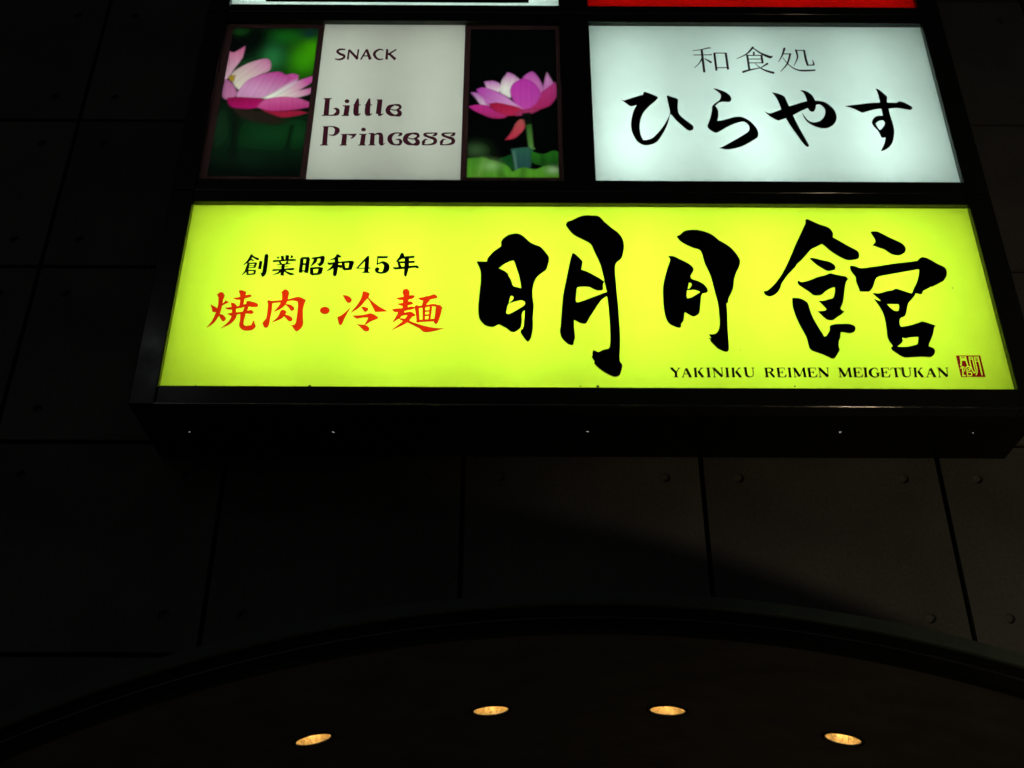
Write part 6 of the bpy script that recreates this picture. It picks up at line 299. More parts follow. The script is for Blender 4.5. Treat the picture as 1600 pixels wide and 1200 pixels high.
  ('petal', [(-318, 1313), (-316, 1314), (-313, 1315), (-310, 1315), (-306, 1279), (-301, 1236), (-296, 1200), (-299, 1199), (-302, 1198), (-305, 1197), (-309, 1233), (-314, 1277)], (84, 120, 104), (84, 120, 104), (-307, 1315), (-307, 1197), 2),
  ('blob', (-421, 1220), (41, 33), (122, 164, 96)),
  ('blob', (-123, 1195), (34, 23), (146, 176, 130)),
]

# ------------------------------------------------------------------ helpers
def mesh_obj(name, bm, mat=None, parent=None, smooth=False):
    me = bpy.data.meshes.new(name)
    bm.to_mesh(me)
    bm.free()
    if mat:
        me.materials.append(mat)
    if smooth:
        for p in me.polygons:
            p.use_smooth = True
    return link(name, me, parent)

def link(name, me, parent=None):
    o = bpy.data.objects.new(name, me)
    COL.objects.link(o)
    if parent is not None:
        o.parent = parent
    return o

def empty(name, loc, label, cat, group=None):
    o = bpy.data.objects.new(name, None)
    o.empty_display_size = 0.1
    o.location = loc
    COL.objects.link(o)
    tag(o, label, cat, group)
    return o

def tag(o, label, cat, group=None):
    o['label'] = label
    o['category'] = cat
    if group:
        o['group'] = group

def add_box(bm, x0, x1, y0, y1, z0, z1, bevel=0.0, seg=2):
    r = bmesh.ops.create_cube(bm, size=1.0)
    vs = r['verts']
    bmesh.ops.scale(bm, verts=vs, vec=(x1 - x0, y1 - y0, z1 - z0))
    bmesh.ops.translate(bm, verts=vs, vec=((x0 + x1) / 2, (y0 + y1) / 2, (z0 + z1) / 2))
    if bevel > 0:
        es = list({e for v in vs for e in v.link_edges})
        bmesh.ops.bevel(bm, geom=es, offset=bevel, segments=seg, affect='EDGES', profile=0.5)

def box(name, x0, x1, y0, y1, z0, z1, mat, parent, bevel=0.0, seg=2, smooth=False):
    bm = bmesh.new()
    add_box(bm, x0, x1, y0, y1, z0, z1, bevel, seg)
    o = mesh_obj(name, bm, mat, parent, smooth)
    if smooth:
        o.modifiers.new('weighted_normals', 'WEIGHTED_NORMAL').weight = 60
    return o

def filled(name, contours, mat, parent, scale=0.001, dz=0.0, y=-0.0015, thick=0.0):
    """flat sheet bounded by closed contours (inner ones are holes), standing in the x-z plane"""
    cu = bpy.data.curves.new(name, 'CURVE')
    cu.dimensions = '2D'
    cu.fill_mode = 'BOTH' if thick else 'FRONT'
    for c in contours:
        sp = cu.splines.new('POLY')
        sp.points.add(len(c) - 1)
        for p, (x, z) in zip(sp.points, c):
            p.co = (x * scale, z * scale, 0, 1)
        sp.use_cyclic_u = True
    cu.extrude = thick / 2
    tmp = bpy.data.objects.new('tmp', cu)
    COL.objects.link(tmp)
    me = bpy.data.meshes.new_from_object(tmp)
    bpy.data.objects.remove(tmp)
    bpy.data.curves.remove(cu)
    me.name = name
    for v in me.vertices:
        x, z, t = v.co
        v.co = (x, y - t, z + dz)
    me.materials.clear()
    if mat:
        me.materials.append(mat)
    return link(name, me, parent)

def lin(c):
    return tuple((v / 255 / 12.92) if v / 255 <= 0.04045 else ((v / 255 + 0.055) / 1.055) ** 2.4 for v in c)

# ------------------------------------------------------------------ materials
def new_mat(name):
    m = bpy.data.materials.new(name)
    m.use_nodes = True
    nt = m.node_tree
    for n in list(nt.nodes):
        if n.type != 'OUTPUT_MATERIAL':
            nt.nodes.remove(n)
    return m, nt, next(n for n in nt.nodes if n.type == 'OUTPUT_MATERIAL')

def noise_ramp(nt, scale, lo, hi, detail=6, coord='Object'):
    tc = nt.nodes.new('ShaderNodeTexCoord')
    no = nt.nodes.new('ShaderNodeTexNoise')
    no.inputs['Scale'].default_value = scale
    no.inputs['Detail'].default_value = detail
    nt.links.new(tc.outputs[coord], no.inputs['Vector'])
    mr = nt.nodes.new('ShaderNodeMapRange')
    mr.inputs['From Min'].default_value = 0.3
    mr.inputs['From Max'].default_value = 0.7
    mr.inputs['To Min'].default_value = lo
    mr.inputs['To Max'].default_value = hi
    nt.links.new(no.outputs[0], mr.inputs['Value'])
    return mr.outputs[0]

def surface(name, col, rough=0.6, spec=0.5, metal=0.0, var=0.15, scale=12.0, bump=0.0, bump_scale=60.0):
    m, nt, out = new_mat(name)
    b = nt.nodes.new('ShaderNodeBsdfPrincipled')
    b.inputs['Roughness'].default_value = rough
    b.inputs['Specular IOR Level'].default_value = spec
    b.inputs['Metallic'].default_value = metal
    v = noise_ramp(nt, scale, 1 - var, 1 + var)
    mul = nt.nodes.new('ShaderNodeVectorMath')
    mul.operation = 'SCALE'
    mul.inputs[0].default_value = col
    nt.links.new(v, mul.inputs['Scale'])
    nt.links.new(mul.outputs[0], b.inputs['Base Color'])
    r = noise_ramp(nt, scale * 2.3, max(rough - 0.06, 0.02), rough + 0.08)
    nt.links.new(r, b.inputs['Roughness'])
    if bump:
        h = noise_ramp(nt, bump_scale, 0, 1)
        bu = nt.nodes.new('ShaderNodeBump')
        bu.inputs['Strength'].default_value = bump
        bu.inputs['Distance'].default_value = 0.004
        nt.links.new(h, bu.inputs['Height'])
        nt.links.new(bu.outputs[0], b.inputs['Normal'])
    nt.links.new(b.outputs[0], out.inputs[0])
    return m

def acrylic(name, col=None, attr=None, gloss=0.03, dust=0.03):
    """backlit sheet: light from the lamps behind comes through it"""
    m, nt, out = new_mat(name)
    t = nt.nodes.new('ShaderNodeBsdfTranslucent')
    v = noise_ramp(nt, 9.0, 1 - dust, 1 + dust, detail=8)
    mul = nt.nodes.new('ShaderNodeVectorMath')
    mul.operation = 'SCALE'
    if attr:
        a = nt.nodes.new('ShaderNodeAttribute')
        a.attribute_name = attr
        nt.links.new(a.outputs['Color'], mul.inputs[0])
    else:
        mul.inputs[0].default_value = col
    nt.links.new(v, mul.inputs['Scale'])
    nt.links.new(mul.outputs[0], t.inputs['Color'])
    g = nt.nodes.new('ShaderNodeBsdfGlossy')
    g.inputs['Roughness'].default_value = 0.25
    mx = nt.nodes.new('ShaderNodeMixShader')
    mx.inputs[0].default_value = gloss
    nt.links.new(t.outputs[0], mx.inputs[1])
    nt.links.new(g.outputs[0], mx.inputs[2])
    nt.links.new(mx.outputs[0], out.inputs[0])
    return m

def film(name, col):
    """tinted see-through vinyl laid on the acrylic"""
    m, nt, out = new_mat(name)
    t = nt.nodes.new('ShaderNodeBsdfTransparent')
    v = noise_ramp(nt, 14.0, 0.95, 1.05)
    mul = nt.nodes.new('ShaderNodeVectorMath')
    mul.operation = 'SCALE'
    mul.inputs[0].default_value = col
    nt.links.new(v, mul.inputs['Scale'])
    nt.links.new(mul.outputs[0], t.inputs[0])
    nt.links.new(t.outputs[0], out.inputs[0])
    return m

def emitter(name, col, strength):
    m, nt, out = new_mat(name)
    e = nt.nodes.new('ShaderNodeEmission')
    e.inputs[0].default_value = (*col, 1)
    e.inputs[1].default_value = strength
    nt.links.new(e.outputs[0], out.inputs[0])
    return m

def concrete(name):
    m, nt, out = new_mat(name)
    b = nt.nodes.new('ShaderNodeBsdfPrincipled')
    b.inputs['Specular IOR Level'].default_value = 0.3
    big = noise_ramp(nt, 1.7, 0.72, 1.2, detail=8, coord='Object')
    fine = noise_ramp(nt, 70.0, 0.85, 1.12, detail=4)
    mm = nt.nodes.new('ShaderNodeMath')
    mm.operation = 'MULTIPLY'
    nt.links.new(big, mm.inputs[0])
    nt.links.new(fine, mm.inputs[1])
    oi = nt.nodes.new('ShaderNodeObjectInfo')
    mr = nt.nodes.new('ShaderNodeMapRange')
    mr.inputs['To Min'].default_value = 0.88
    mr.inputs['To Max'].default_value = 1.1
    nt.links.new(oi.outputs['Random'], mr.inputs['Value'])
    m2 = nt.nodes.new('ShaderNodeMath')
    m2.operation = 'MULTIPLY'
    nt.links.new(mm.outputs[0], m2.inputs[0])
    nt.links.new(mr.outputs[0], m2.inputs[1])
    mul = nt.nodes.new('ShaderNodeVectorMath')
    mul.operation = 'SCALE'
    mul.inputs[0].default_value = (0.30, 0.295, 0.27)
    nt.links.new(m2.outputs[0], mul.inputs['Scale'])
    nt.links.new(mul.outputs[0], b.inputs['Base Color'])
    b.inputs['Roughness'].default_value = 0.7
    bu = nt.nodes.new('ShaderNodeBump')
    bu.inputs['Strength'].default_value = 0.25
    bu.inputs['Distance'].default_value = 0.003
    nt.links.new(fine, bu.inputs['Height'])
    nt.links.new(bu.outputs[0], b.inputs['Normal'])
    nt.links.new(b.outputs[0], out.inputs[0])
    return m

M = dict(
    asphalt=surface('asphalt', (0.05, 0.05, 0.052), 0.85, 0.3, var=0.25, scale=30),
    paving=surface('paving', (0.22, 0.21, 0.20), 0.8, 0.3, var=0.2, scale=8),
    concrete=concrete('fair_faced_concrete'),
    joint=surface('joint_sealant', (0.02, 0.02, 0.02), 0.8, 0.2),
    frame=surface('black_enamel', (0.05, 0.053, 0.043), 0.17, 0.35, var=0.05, scale=1.5),
    casing=surface('black_sheet_metal', (0.012, 0.012, 0.012), 0.45, 0.4, var=0.2, scale=5),
    boxwhite=surface('white_enamel', (0.8, 0.8, 0.78), 0.6, 0.3, var=0.03),
    bronze=surface('dark_bronze_panel', (0.17, 0.165, 0.14), 0.5, 0.4, var=0.2, scale=6),
    band=surface('black_gasket', (0.012, 0.012, 0.012), 0.6, 0.3),
    flashing=surface('dull_steel_flashing', (0.19, 0.26, 0.21), 0.5, 0.5, var=0.15, scale=9),
    bead=surface('steel_bead', (0.16, 0.15, 0.15), 0.35, 0.5, metal=0.6),
    polished=surface('polished_steel', (0.55, 0.53, 0.5), 0.1, 0.5, metal=1.0, var=0.1),
    trim=surface('dark_trim', (0.03, 0.028, 0.025), 0.4, 0.4),
    yellow=acrylic('yellow_acrylic', (0.60, 0.88, 0.034), dust=0.02),
    white=acrylic('white_acrylic', (0.70, 0.905, 0.85), dust=0.02),
    cream=acrylic('cream_acrylic', (0.45, 0.465, 0.41), dust=0.02),
    red=acrylic('red_acrylic', (0.36, 0.002, 0.001)),
    photo=acrylic('photo_print', attr='print', dust=0.02),
    border=acrylic('brown_print', (0.017, 0.008, 0.008)),
    ink=surface('black_vinyl', (0.004, 0.004, 0.004), 0.5, 0.2, var=0.1),
    redfilm=film('red_vinyl', (0.84, 0.022, 0.05)),
    sealfilm=film('seal_red_vinyl', (0.36, 0.004, 0.12)),
    plumfilm=film('plum_vinyl', (0.075, 0.012, 0.03)),
    reflector=surface('gold_reflector', (0.80, 0.66, 0.40), 0.3, 0.5, metal=0.6, var=0.22, scale=30),
)

# ------------------------------------------------------------------ ground
g = bmesh.new()
bmesh.ops.create_grid(g, x_segments=1, y_segments=1, size=200)
o = mesh_obj('ground', g, M['asphalt'])
o['kind'] = 'structure'
o.location.z = -0.13
pave = box('pavement', -30, 30, -7.5, 2.75, -0.129, 0.0, M['paving'], None, 0.02)
pave['kind'] = 'structure'

# ------------------------------------------------------------------ building wall of concrete panels
YW = 0.444
PW, PH, JX, JZ, GAP = 1.067, 0.981, 1.6, -0.04, 0.022
bld = empty('building', (0, YW, 0), 'dark building front of square concrete panels with round tie holes', 'building')
OX, OZ = 2.134, Z0 + JZ - PH           # entrance opening under the canopy: half width and head height
box('backing_wall', -8.6, 8.6, 0.028, 0.4, OZ, 11.6, M['joint'], bld)
for x0, x1 in ((-8.6, -OX), (OX, 8.6)):
    box('backing_wall', x0, x1, 0.028, 0.4, 0.0, OZ - 0.001, M['joint'], bld)
    xs = x0 if x0 > 0 else x1
    box('entrance_side', xs - 0.1, xs + 0.1, 0.401, 2.3, 0.0, OZ, M['concrete'], bld)
box('entrance_back', -2.3, 2.3, 2.301, 2.4, 0.0, OZ, M['concrete'], bld)
def circ(cx, cz, r, n=20):
    return [(cx + r * math.cos(2 * math.pi * i / n), cz + r * math.sin(2 * math.pi * i / n)) for i in range(n)]
hw, hh = (PW - GAP) / 2, (PH - GAP) / 2
rect = [(-hw, -hh), (hw, -hh), (hw, hh), (-hw, hh)]
spots = [(sx * (PW / 2 - 0.165), sz * (PH / 2 - 0.168)) for sx in (-1, 1) for sz in (-1, 1)]
HR = 0.023
holed = filled('wall_panel', [rect] + [circ(x, z, HR) for x, z in spots], M['concrete'], None, 1.0, 0.0, 0.013, 0.026)
holed_me = holed.data
bpy.data.objects.remove(holed)
bmp = bmesh.new()
add_box(bmp, -hw, hw, 0.0, 0.026, -hh, hh)
plain_me = bpy.data.meshes.new('wall_panel')
bmp.to_mesh(plain_me)
bmp.free()
plain_me.materials.append(M['concrete'])
bmd = bmesh.new()           # shallow plug sunk in the tie hole
rings = []
for r, y in ((HR * 0.999, 0.002), (HR * 0.88, 0.013), (HR * 0.55, 0.018)):
    rings.append([bmd.verts.new((x, y, z)) for x, z in circ(0, 0, r)])
for a, b in zip(rings, rings[1:]):
    for i in range(20):
        bmd.faces.new((a[i], a[(i + 1) % 20], b[(i + 1) % 20], b[i]))
bmd.faces.new(rings[-1])
dish_me = bpy.data.meshes.new('tie_hole')
bmd.to_mesh(dish_me)
bmd.free()
dish_me.materials.append(M['concrete'])
for i in range(-6, 6):
    for k in range(-4, 7):
        cx = JX + (i + 0.5) * PW - PW
        cz = Z0 + JZ + (k + 0.5) * PH
        if k <= -2 and abs(cx) < OX:
            continue
        near = -3.4 < cx < 3.4 and -2 <= k <= 2
        p = link('wall_panel', holed_me if near else plain_me, bld)
        p.location = (cx, random.uniform(-0.0012, 0.0012), cz)
        if near:
            for x, z in spots:
                d = link('tie_hole', dish_me, p)
                d.location = (x, 0.0, z)

# ------------------------------------------------------------------ sign cabinet
XL, XR = -1.91, 1.91
ROWS = [(-0.11, -0.018, 0.971, 1.036), (1.040, 1.109, 2.178, 2.238), (2.242, 2.298, 3.37, 3.46)]
cab = empty('sign_cabinet', (0, 0, Z0), 'glossy black metal frame holding the stacked lit signs', 'sign frame')
for r, (a, b, c, d) in enumerate(ROWS):
    for (x0, x1) in ((XL, -1.801), (1.801, XR)):
        box('frame_post', x0, x1, -0.030, 0.05, a, d, M['frame'], cab, 0.005, 4, True)
    box('frame_rail', -1.800, 1.800, -0.029, 0.05, a, b, M['frame'], cab, 0.005, 4, True)
    box('frame_rail', -1.800, 1.800, -0.029, 0.05, c, d, M['frame'], cab, 0.005, 4, True)
    if r:
        box('frame_mullion', -0.079, 0.074, -0.0275, 0.05, b - 0.002, c + 0.002, M['frame'], cab, 0.005, 4, True)
for z, r in ((-0.1075, 0.0058), (1.038, 0.0026), (2.240, 0.0026)):      # polished bead added along the rail edges to catch the lamp's glint
    bm = bmesh.new()
    bmesh.ops.create_cone(bm, cap_ends=False, segments=16, radius1=r, radius2=r, depth=3.60)
    bmesh.ops.rotate(bm, verts=bm.verts, cent=(0, 0, 0), matrix=Matrix.Rotation(math.pi / 2, 3, 'Y'))
    q = mesh_obj('glint_bead', bm, M['polished'], cab, True)
    q.location = (0, -0.0285, z)
for x in (XL + 0.004, XR - 0.007):
    box('side_panel', x, x + 0.003, 0.051, YW - 0.004, -0.108, 3.458, M['casing'], cab)
box('top_panel', XL + 0.008, XR - 0.008, 0.051, YW - 0.004, 3.45, 3.453, M['casing'], cab)
box('back_panel', XL + 0.008, XR - 0.008, YW - 0.008, YW - 0.005, -0.1055, 3.448, M['casing'], cab)
# underside plate with five drain holes that let the lamp light out
ux0, ux1, uy0, uy1 = XL + 0.0072, XR - 0.0072, 0.0503, YW - 0.004
plate = filled('underside_panel', [[(ux0, uy0), (ux1, uy0), (ux1, uy1), (ux0, uy1)]] +
               [circ(x, y, 0.0062, 12) for x, y in ((-1.715, 0.219), (-1.091, 0.214), (0.009, 0.199), (1.101, 0.195), (1.675, 0.196))],
               M['casing'], cab, 1.0, 0.0, 0.0, 0.002)
for v in plate.data.vertices:
    x, y, z = v.co
    v.co = (x, z, -0.107 - y)

# ------------------------------------------------------------------ lit signs
def tube_mesh(length, r=0.0145):
    bm = bmesh.new()
    bmesh.ops.create_cone(bm, cap_ends=True, segments=12, radius1=r, radius2=r, depth=length)
    return bm

def sheet(name, x0, x1, z0, z1, mat, parent):
    me = bpy.data.meshes.new(name)
    me.from_pydata([(x0, 0, z0), (x1, 0, z0), (x1, 0, z1), (x0, 0, z1)], [], [(0, 1, 2, 3)])
    me.materials.append(mat)
    return link(name, me, parent)

def sign(name, label, x0, x1, z0, z1, lamp, tubes, bottom=True, face=None):
    s = empty(name, (0, 0, Z0), label, 'sign', None)
    if face:
        sheet('face_panel', x0, x1, z0, z1, face, s)
    bm = bmesh.new()
    add_box(bm, x0, x1, 0.420, 0.423, z0, z1)
    add_box(bm, x0 - 0.003, x0 - 0.0005, 0.055, 0.423, z0, z1)
    add_box(bm, x1 + 0.0005, x1 + 0.003, 0.055, 0.423, z0, z1)
    add_box(bm, x0, x1, 0.055, 0.4195, z1 + 0.0005, z1 + 0.003)
    if bottom:
        add_box(bm, x0, x1, 0.055, 0.4195, z0 - 0.003, z0 - 0.0005)
    mesh_obj('light_box', bm, M['boxwhite'], s)
    for (x, y, z, l, vert) in tubes:
        t = mesh_obj('fluorescent_tube', tube_mesh(l), lamp, s)
        t.location = (x, y, z)
        if not vert:
            t.rotation_euler = (0, math.pi / 2, 0)
    return s

def letters(grp, mat, parent, y=-0.0015):
    for name, contours in GLYPHS[grp]:
        filled(name, contours, mat, parent, y=y)

cool = (0.93, 1.0, 0.94)
yel = sign('restaurant_sign', 'long yellow lit sign with large black brush characters and red characters',
           -1.806, 1.806, -0.05, 0.984, emitter('tube_yellow_box', cool, 16.2),
           [(x, 0.285, 0.49, 0.94, True) for x in (-1.40, -0.84, -0.28, 0.28, 0.84, 1.40)], bottom=False, face=M['yellow'])
yface = next(c for c in yel.children if c.name.startswith('face_panel'))
letters('big', M['ink'], yface)
letters('small', M['ink'], yface)
letters('serif', M['ink'], yface)
letters('red', M['redfilm'], yface)
letters('seal', M['sealfilm'], yface)
letters('speck', M['ink'], yface)

wht = sign('japanese_restaurant_sign', 'pale white lit sign with four black brush kana under thin small characters',
           0.070, 1.806, 1.10, 2.190, emitter('tube_white_box', cool, 11.4),
           [(x, 0.21, 1.375, 0.46, True) for x in (0.27, 0.86, 1.47)], face=M['white'])
dim_tube = emitter('tube_white_box_dim', cool, 6.6)          # upper tubes set weaker to grade the face darker towards its top
for x in (0.27, 0.86, 1.47):
    t = mesh_obj('fluorescent_tube', tube_mesh(0.46), dim_tube, wht)
    t.location = (x, 0.21, 1.87)
wface = next(c for c in wht.children if c.name.startswith('face_panel'))
letters('kana', M['ink'], wface)
letters('thin', M['ink'], wface)

snk = sign('snack_bar_sign', 'dim cream lit sign with plum lettering between two pink lotus photographs',
           -1.806, -0.074, 1.10, 2.190, emitter('tube_snack_box', cool, 7.2),
           [(x, 0.2, 1.64, 1.0, True) for x in (-1.6, -1.17, -0.72, -0.28)])
txt = sheet('text_panel', -1.295, -0.567, 1.10, 2.19, M['cream'], snk)
letters('snack', M['plumfilm'], txt)

def print_panel(name, layers, x0, x1, z0, z1, base, parent, step=0.003, ref=0.95):
    """a photographic transparency: colours of the printed picture stored on a fine grid"""
    nx, nz = int((x1 - x0) / step) + 1, int((z1 - z0) / step) + 1
    X, Zg = np.meshgrid(np.linspace(x0, x1, nx), np.linspace(z0, z1, nz))
    X, Zg = X.ravel(), Zg.ravel()
    img = np.tile(np.array(lin(base)), (len(X), 1))
    for l in layers:
        if l[0] == 'blob':
            (cx, cz), (rx, rz) = l[1], l[2]
            d = ((X * 1000 - cx) / rx) ** 2 + ((Zg * 1000 - cz) / rz) ** 2
            a = np.exp(-d * 1.1)[:, None]
            img = img * (1 - a) + np.array(lin(l[3])) * a
        else:
            pts = np.array(l[1], float) / 1000
            dmin = np.full(len(X), 9.0)
            ins = np.zeros(len(X), bool)
            for (ax, az), (bx, bz) in zip(pts, np.roll(pts, -1, 0)):
                ex, ez = bx - ax, bz - az
                t = np.clip(((X - ax) * ex + (Zg - az) * ez) / (ex * ex + ez * ez + 1e-12), 0, 1)
                dmin = np.minimum(dmin, np.hypot(X - ax - t * ex, Zg - az - t * ez))
                if az != bz:
                    ins ^= ((az > Zg) != (bz > Zg)) & (X < (bx - ax) * (Zg - az) / (bz - az) + ax)
            sd = np.where(ins, dmin, -dmin)
            a = np.clip(sd / (0.0035 * l[6]) * 0.5 + 0.5, 0, 1)[:, None]
            (px, pz), (qx, qz) = l[4], l[5]
            vx, vz = qx - px, qz - pz
            t = np.clip(((X * 1000 - px) * vx + (Zg * 1000 - pz) * vz) / (vx * vx + vz * vz + 1e-9), 0, 1)[:, None]
            col = np.array(lin(l[2])) * (1 - t) + np.array(lin(l[3])) * t
            rim = np.clip(sd / 0.012, 0, 1)[:, None]            # petals are deeper in colour along their edges
            pp = ((Zg * 1000 - pz) * vx - (X * 1000 - px) * vz) / (math.hypot(vx, vz) + 1e-6)
            vein = 1 + (0.07 * np.sin(pp * 0.33 + 2 * np.sin(pp * 0.11)) + 0.04 * np.sin(pp * 0.9))[:, None]
            col = col * (0.82 + 0.18 * rim) * vein
            img = img * (1 - a) + col * a
    img = img.reshape(nz, nx, 3)
    for ax in (0, 1):                                            # the soft focus of the printed picture
        pad = np.concatenate([img.take([0], ax), img, img.take([-1], ax)], ax)
        n = img.shape[ax]
        img = 0.25 * pad.take(range(n), ax) + 0.5 * img + 0.25 * pad.take(range(2, n + 2), ax)
    img = np.clip(img.reshape(-1, 3) / ref, 0, 1)
    me = bpy.data.meshes.new(name)
    idx = np.arange(nx * nz).reshape(nz, nx)
    faces = np.stack([idx[:-1, :-1], idx[:-1, 1:], idx[1:, 1:], idx[1:, :-1]], -1).reshape(-1, 4)
    co = np.stack([X, np.zeros_like(X), Zg], -1)
    me.from_pydata(co.tolist(), [], faces.tolist())
    ca = me.color_attributes.new('print', 'FLOAT_COLOR', 'POINT')
    ca.data.foreach_set('color', np.c_[img, np.ones(len(X))].ravel().astype(np.float32))
    me.materials.append(M['photo'])
    return link(name, me, parent)

def ring_panel(name, x0, x1, z0, z1, inner, parent):
    out = [(x0, z0), (x1, z0), (x1, z1), (x0, z1)]
    a, b, c, d = inner
    inn = [(a, c), (b, c), (b, d), (a, d)]
    return filled(name, [out, inn], M['border'], parent, 1.0, 0.0, 0.001)

p = print_panel('photo_panel', LOTUS_SIDE, -1.766, -1.325, 1.146, 2.148, (4, 10, 7), snk)
p['label'] = 'photograph of a half open pink lotus seen from the side'
p = print_panel('photo_panel', LOTUS_OPEN, -0.537, -0.098, 1.146, 2.148, (2, 3, 3), snk)
p['label'] = 'photograph of an open pink lotus above green leaves'
ring_panel('photo_border', -1.806, -1.2955, 1.10, 2.19, (-1.764, -1.327, 1.148, 2.146), snk)
ring_panel('photo_border', -0.5665, -0.074, 1.10, 2.19, (-0.535, -0.100, 1.148, 2.146), snk)

blk = sign('black_and_white_sign', 'white lit sign with a wide black field, over the lotus sign', -1.806, -0.066, 2.29, 3.38,
           emitter('tube_upper_box', cool, 8.5), [(x, 0.2, 2.83, 1.0, True) for x in (-1.6, -1.17, -0.72, -0.28)], face=M['white'])
bface = next(c for c in blk.children if c.name.startswith('face_panel'))
filled('black_field', [[(-1.624, 2.3465), (-0.236, 2.3465), (-0.236, 3.30), (-1.624, 3.30)]], M['ink'], bface, 1.0)
redsign = sign('red_sign', 'plain red lit sign, over the pale white kana sign', 0.066, 1.806, 2.29, 3.38,
               emitter('tube_red_box', cool, 8.5), [(x, 0.2, 2.83, 1.0, True) for x in (0.26, 0.7, 1.14, 1.58)], face=M['red'])

# ------------------------------------------------------------------ arched entrance canopy
CX, CZ, RT = -0.055, Z0 - 1.236 - 4.13, 4.13     # centre of the arch and radius of its upper edge
RS = 4.055                                         # soffit radius
YF = -0.88
ANG = 0.66
can = empty('entrance_canopy', (CX, YW, Z0 - 1.31), 'dark arched entrance canopy with a pale metal edge below the signs', 'canopy')
def pt(r, a, y):
    return Vector((r * math.sin(a), y - YW, CZ + r * math.cos(a) - (Z0 - 1.31)))

def arc_bar(name, r0, r1, y0, y1, mat, n=72, bev=0.0):
    bm = bmesh.new()
    prof = [(r0, y0), (r1, y0), (r1, y1), (r0, y1)]
    if bev:
        prof = [(r0, y0 + bev), (r0 + bev, y0), (r1, y0), (r1, y1), (r0, y1)]
    secs = []
    for i in range(n + 1):
        a = -ANG + 2 * ANG * i / n
        secs.append([bm.verts.new(pt(r, a, y)) for r, y in prof])
    k = len(prof)
    for s, t in zip(secs, secs[1:]):
        for j in range(k):
            bm.faces.new((s[j], s[(j + 1) % k], t[(j + 1) % k], t[j]))
    bm.faces.new(secs[0])
    bm.faces.new(secs[-1][::-1])
    bmesh.ops.recalc_face_normals(bm, faces=bm.faces)
    return mesh_obj(name, bm, mat, can)

arc_bar('edge_flashing', RT - 0.036, RT, YF - 0.022, YF + 0.10, M['flashing'], bev=0.004)
arc_bar('fascia_band', RT - 0.070, RT - 0.0365, YF, YF + 0.10, M['band'])
arc_bar('fascia_bead', RT - 0.0745, RT - 0.0705, YF - 0.007, YF + 0.05, M['bead'])
arc_bar('fascia_lip', RT - 0.106, RT - 0.075, YF, YF + 0.05, M['band'])
arc_bar('roof_sheet', RT - 0.012, RT - 0.004, YF + 0.101, YW - 0.002, M['casing'])

LX = (-1.040, -0.393, 0.261, 0.897)
LA = [math.asin((x - CX) / RS) for x in LX]
LY, LR, CELL = 0.11, 0.0655, 0.1
# soffit: curved sheet with four round openings
bm = bmesh.new()
cuts = sorted({-ANG, ANG} | {a + s * CELL / RS for a in LA for s in (-1, 1)})
angs = []
for a, b in zip(cuts, cuts[1:]):
    n = max(1, int((b - a) * RS / 0.1 + 0.5))
    if any(abs((a + b) / 2 - l) < 1e-4 for l in LA):
        n = 1
    angs += [a + (b - a) * i / n for i in range(n)]
angs.append(ANG)
ys = [YF + 0.051, LY - CELL, LY + CELL, YW + 2.2]
grid = [[bm.verts.new(pt(RS, a, y)) for y in ys] for a in angs]
for i in range(len(angs) - 1):
    mid = (angs[i] + angs[i + 1]) / 2
    for j in range(3):
        q = (grid[i][j], grid[i + 1][j], grid[i + 1][j + 1], grid[i][j + 1])
        if j == 1 and any(abs(mid - l) < 1e-4 for l in LA):
            ring = []
            for k in range(32):
                t = 2 * math.pi * k / 32
                ring.append(bm.verts.new(pt(RS, mid + (LR + 0.004) * math.cos(t) / RS, LY + (LR + 0.004) * math.sin(t))))
            cor = [q[2], q[3], q[0], q[1]]      # corners at 45, 135, 225, 315 degrees
            for c in range(4):
                s = 4 + 8 * c
                e = [ring[(s + m) % 32] for m in range(9)]
                for m in range(4):
                    bm.faces.new((cor[c], e[m + 1], e[m]))
                    bm.faces.new((cor[(c + 1) % 4], e[m + 5], e[m + 4]))
                bm.faces.new((cor[c], cor[(c + 1) % 4], e[4]))
        else:
            bm.faces.new(q)
bmesh.ops.recalc_face_normals(bm, faces=bm.faces)
mesh_obj('soffit', bm, M['bronze'], can)

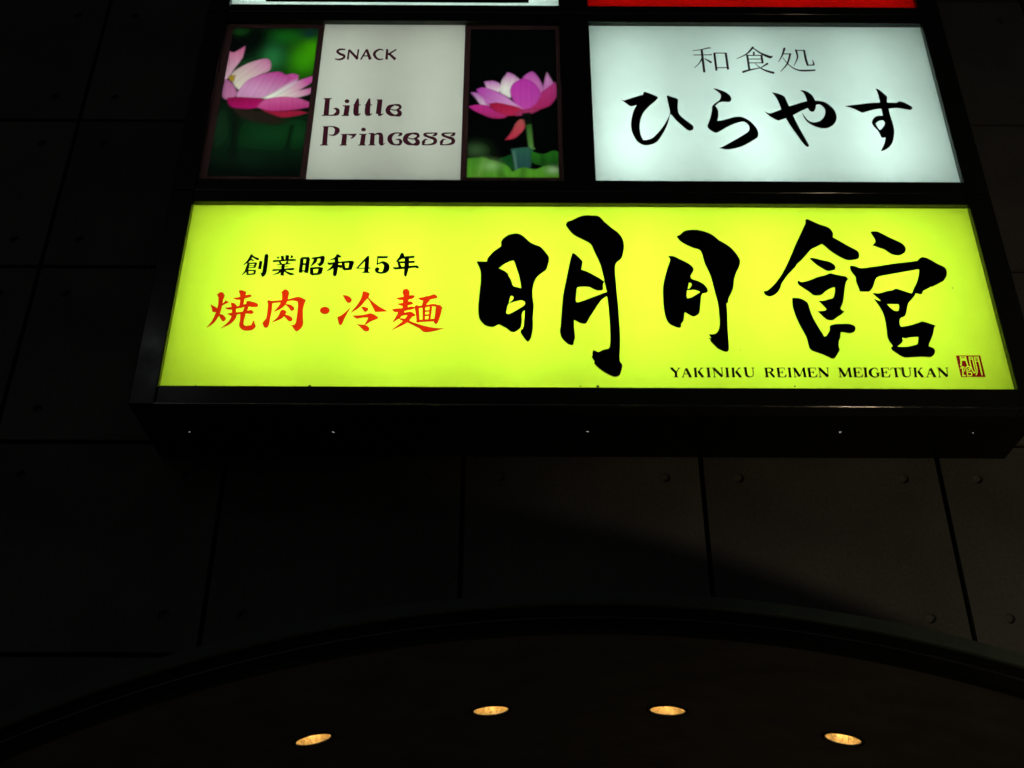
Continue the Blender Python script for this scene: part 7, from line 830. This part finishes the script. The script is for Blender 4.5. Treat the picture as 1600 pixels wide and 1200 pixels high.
# ------------------------------------------------------------------ four recessed downlights
warm = emitter('warm_bulb', (1.0, 0.66, 0.26), 26.0)
def lathe(name, prof, mat, parent, n=32, smooth=True):
    bm = bmesh.new()
    secs = []
    for i in range(n):
        t = 2 * math.pi * i / n
        secs.append([bm.verts.new((r * math.cos(t), r * math.sin(t), z)) for r, z in prof])
    for i in range(n):
        s, t = secs[i], secs[(i + 1) % n]
        for j in range(len(prof) - 1):
            bm.faces.new((s[j], t[j], t[j + 1], s[j + 1]))
    bmesh.ops.remove_doubles(bm, verts=bm.verts, dist=1e-6)
    return mesh_obj(name, bm, mat, parent, smooth)

parts = []
for i, a in enumerate(LA):
    outer = i in (0, 3)
    e = empty('downlight', (CX + RS * math.sin(a), LY, CZ + RS * math.cos(a)),
              'warm lit downlight at either end of the row under the canopy' if outer else
              'warm lit downlight in the middle of the row under the canopy', 'downlight',
              'end downlights' if outer else 'middle downlights')
    e.rotation_euler = (0, a, 0)
    ld = bpy.data.lights.new('downlight_lamp', 'SPOT')
    ld.energy = 9.0
    ld.color = (1.0, 0.8, 0.52)
    ld.spot_size = math.radians(105)
    ld.spot_blend = 0.5
    ld.shadow_soft_size = 0.02
    lo = bpy.data.objects.new('downlight_lamp', ld)
    COL.objects.link(lo)
    lo.parent = e
    lo.location = (0, 0, 0.045)
    if not parts:
        parts = [lathe('trim_ring', [(LR - 0.001, 0.004), (LR - 0.001, -0.003), (LR + 0.003, -0.005), (LR + 0.012, -0.004), (LR + 0.013, -0.001)], M['trim'], e),
                 lathe('reflector', [(LR - 0.0015, 0.0), (LR - 0.003, 0.03), (LR - 0.009, 0.075), (LR - 0.02, 0.115), (LR - 0.04, 0.13), (0.0001, 0.132)], M['reflector'], e, 20, False),
                 lathe('bulb', [(0.0001, 0.052), (0.014, 0.055), (0.022, 0.066), (0.024, 0.08), (0.018, 0.098), (0.013, 0.112), (0.013, 0.128)], warm, e, 20)]
    else:
        for q in parts:
            c = q.copy()
            COL.objects.link(c)
            c.parent = e
            if q.name.startswith('reflector'):
                c.rotation_euler = (0, 0, 1.3 * i)
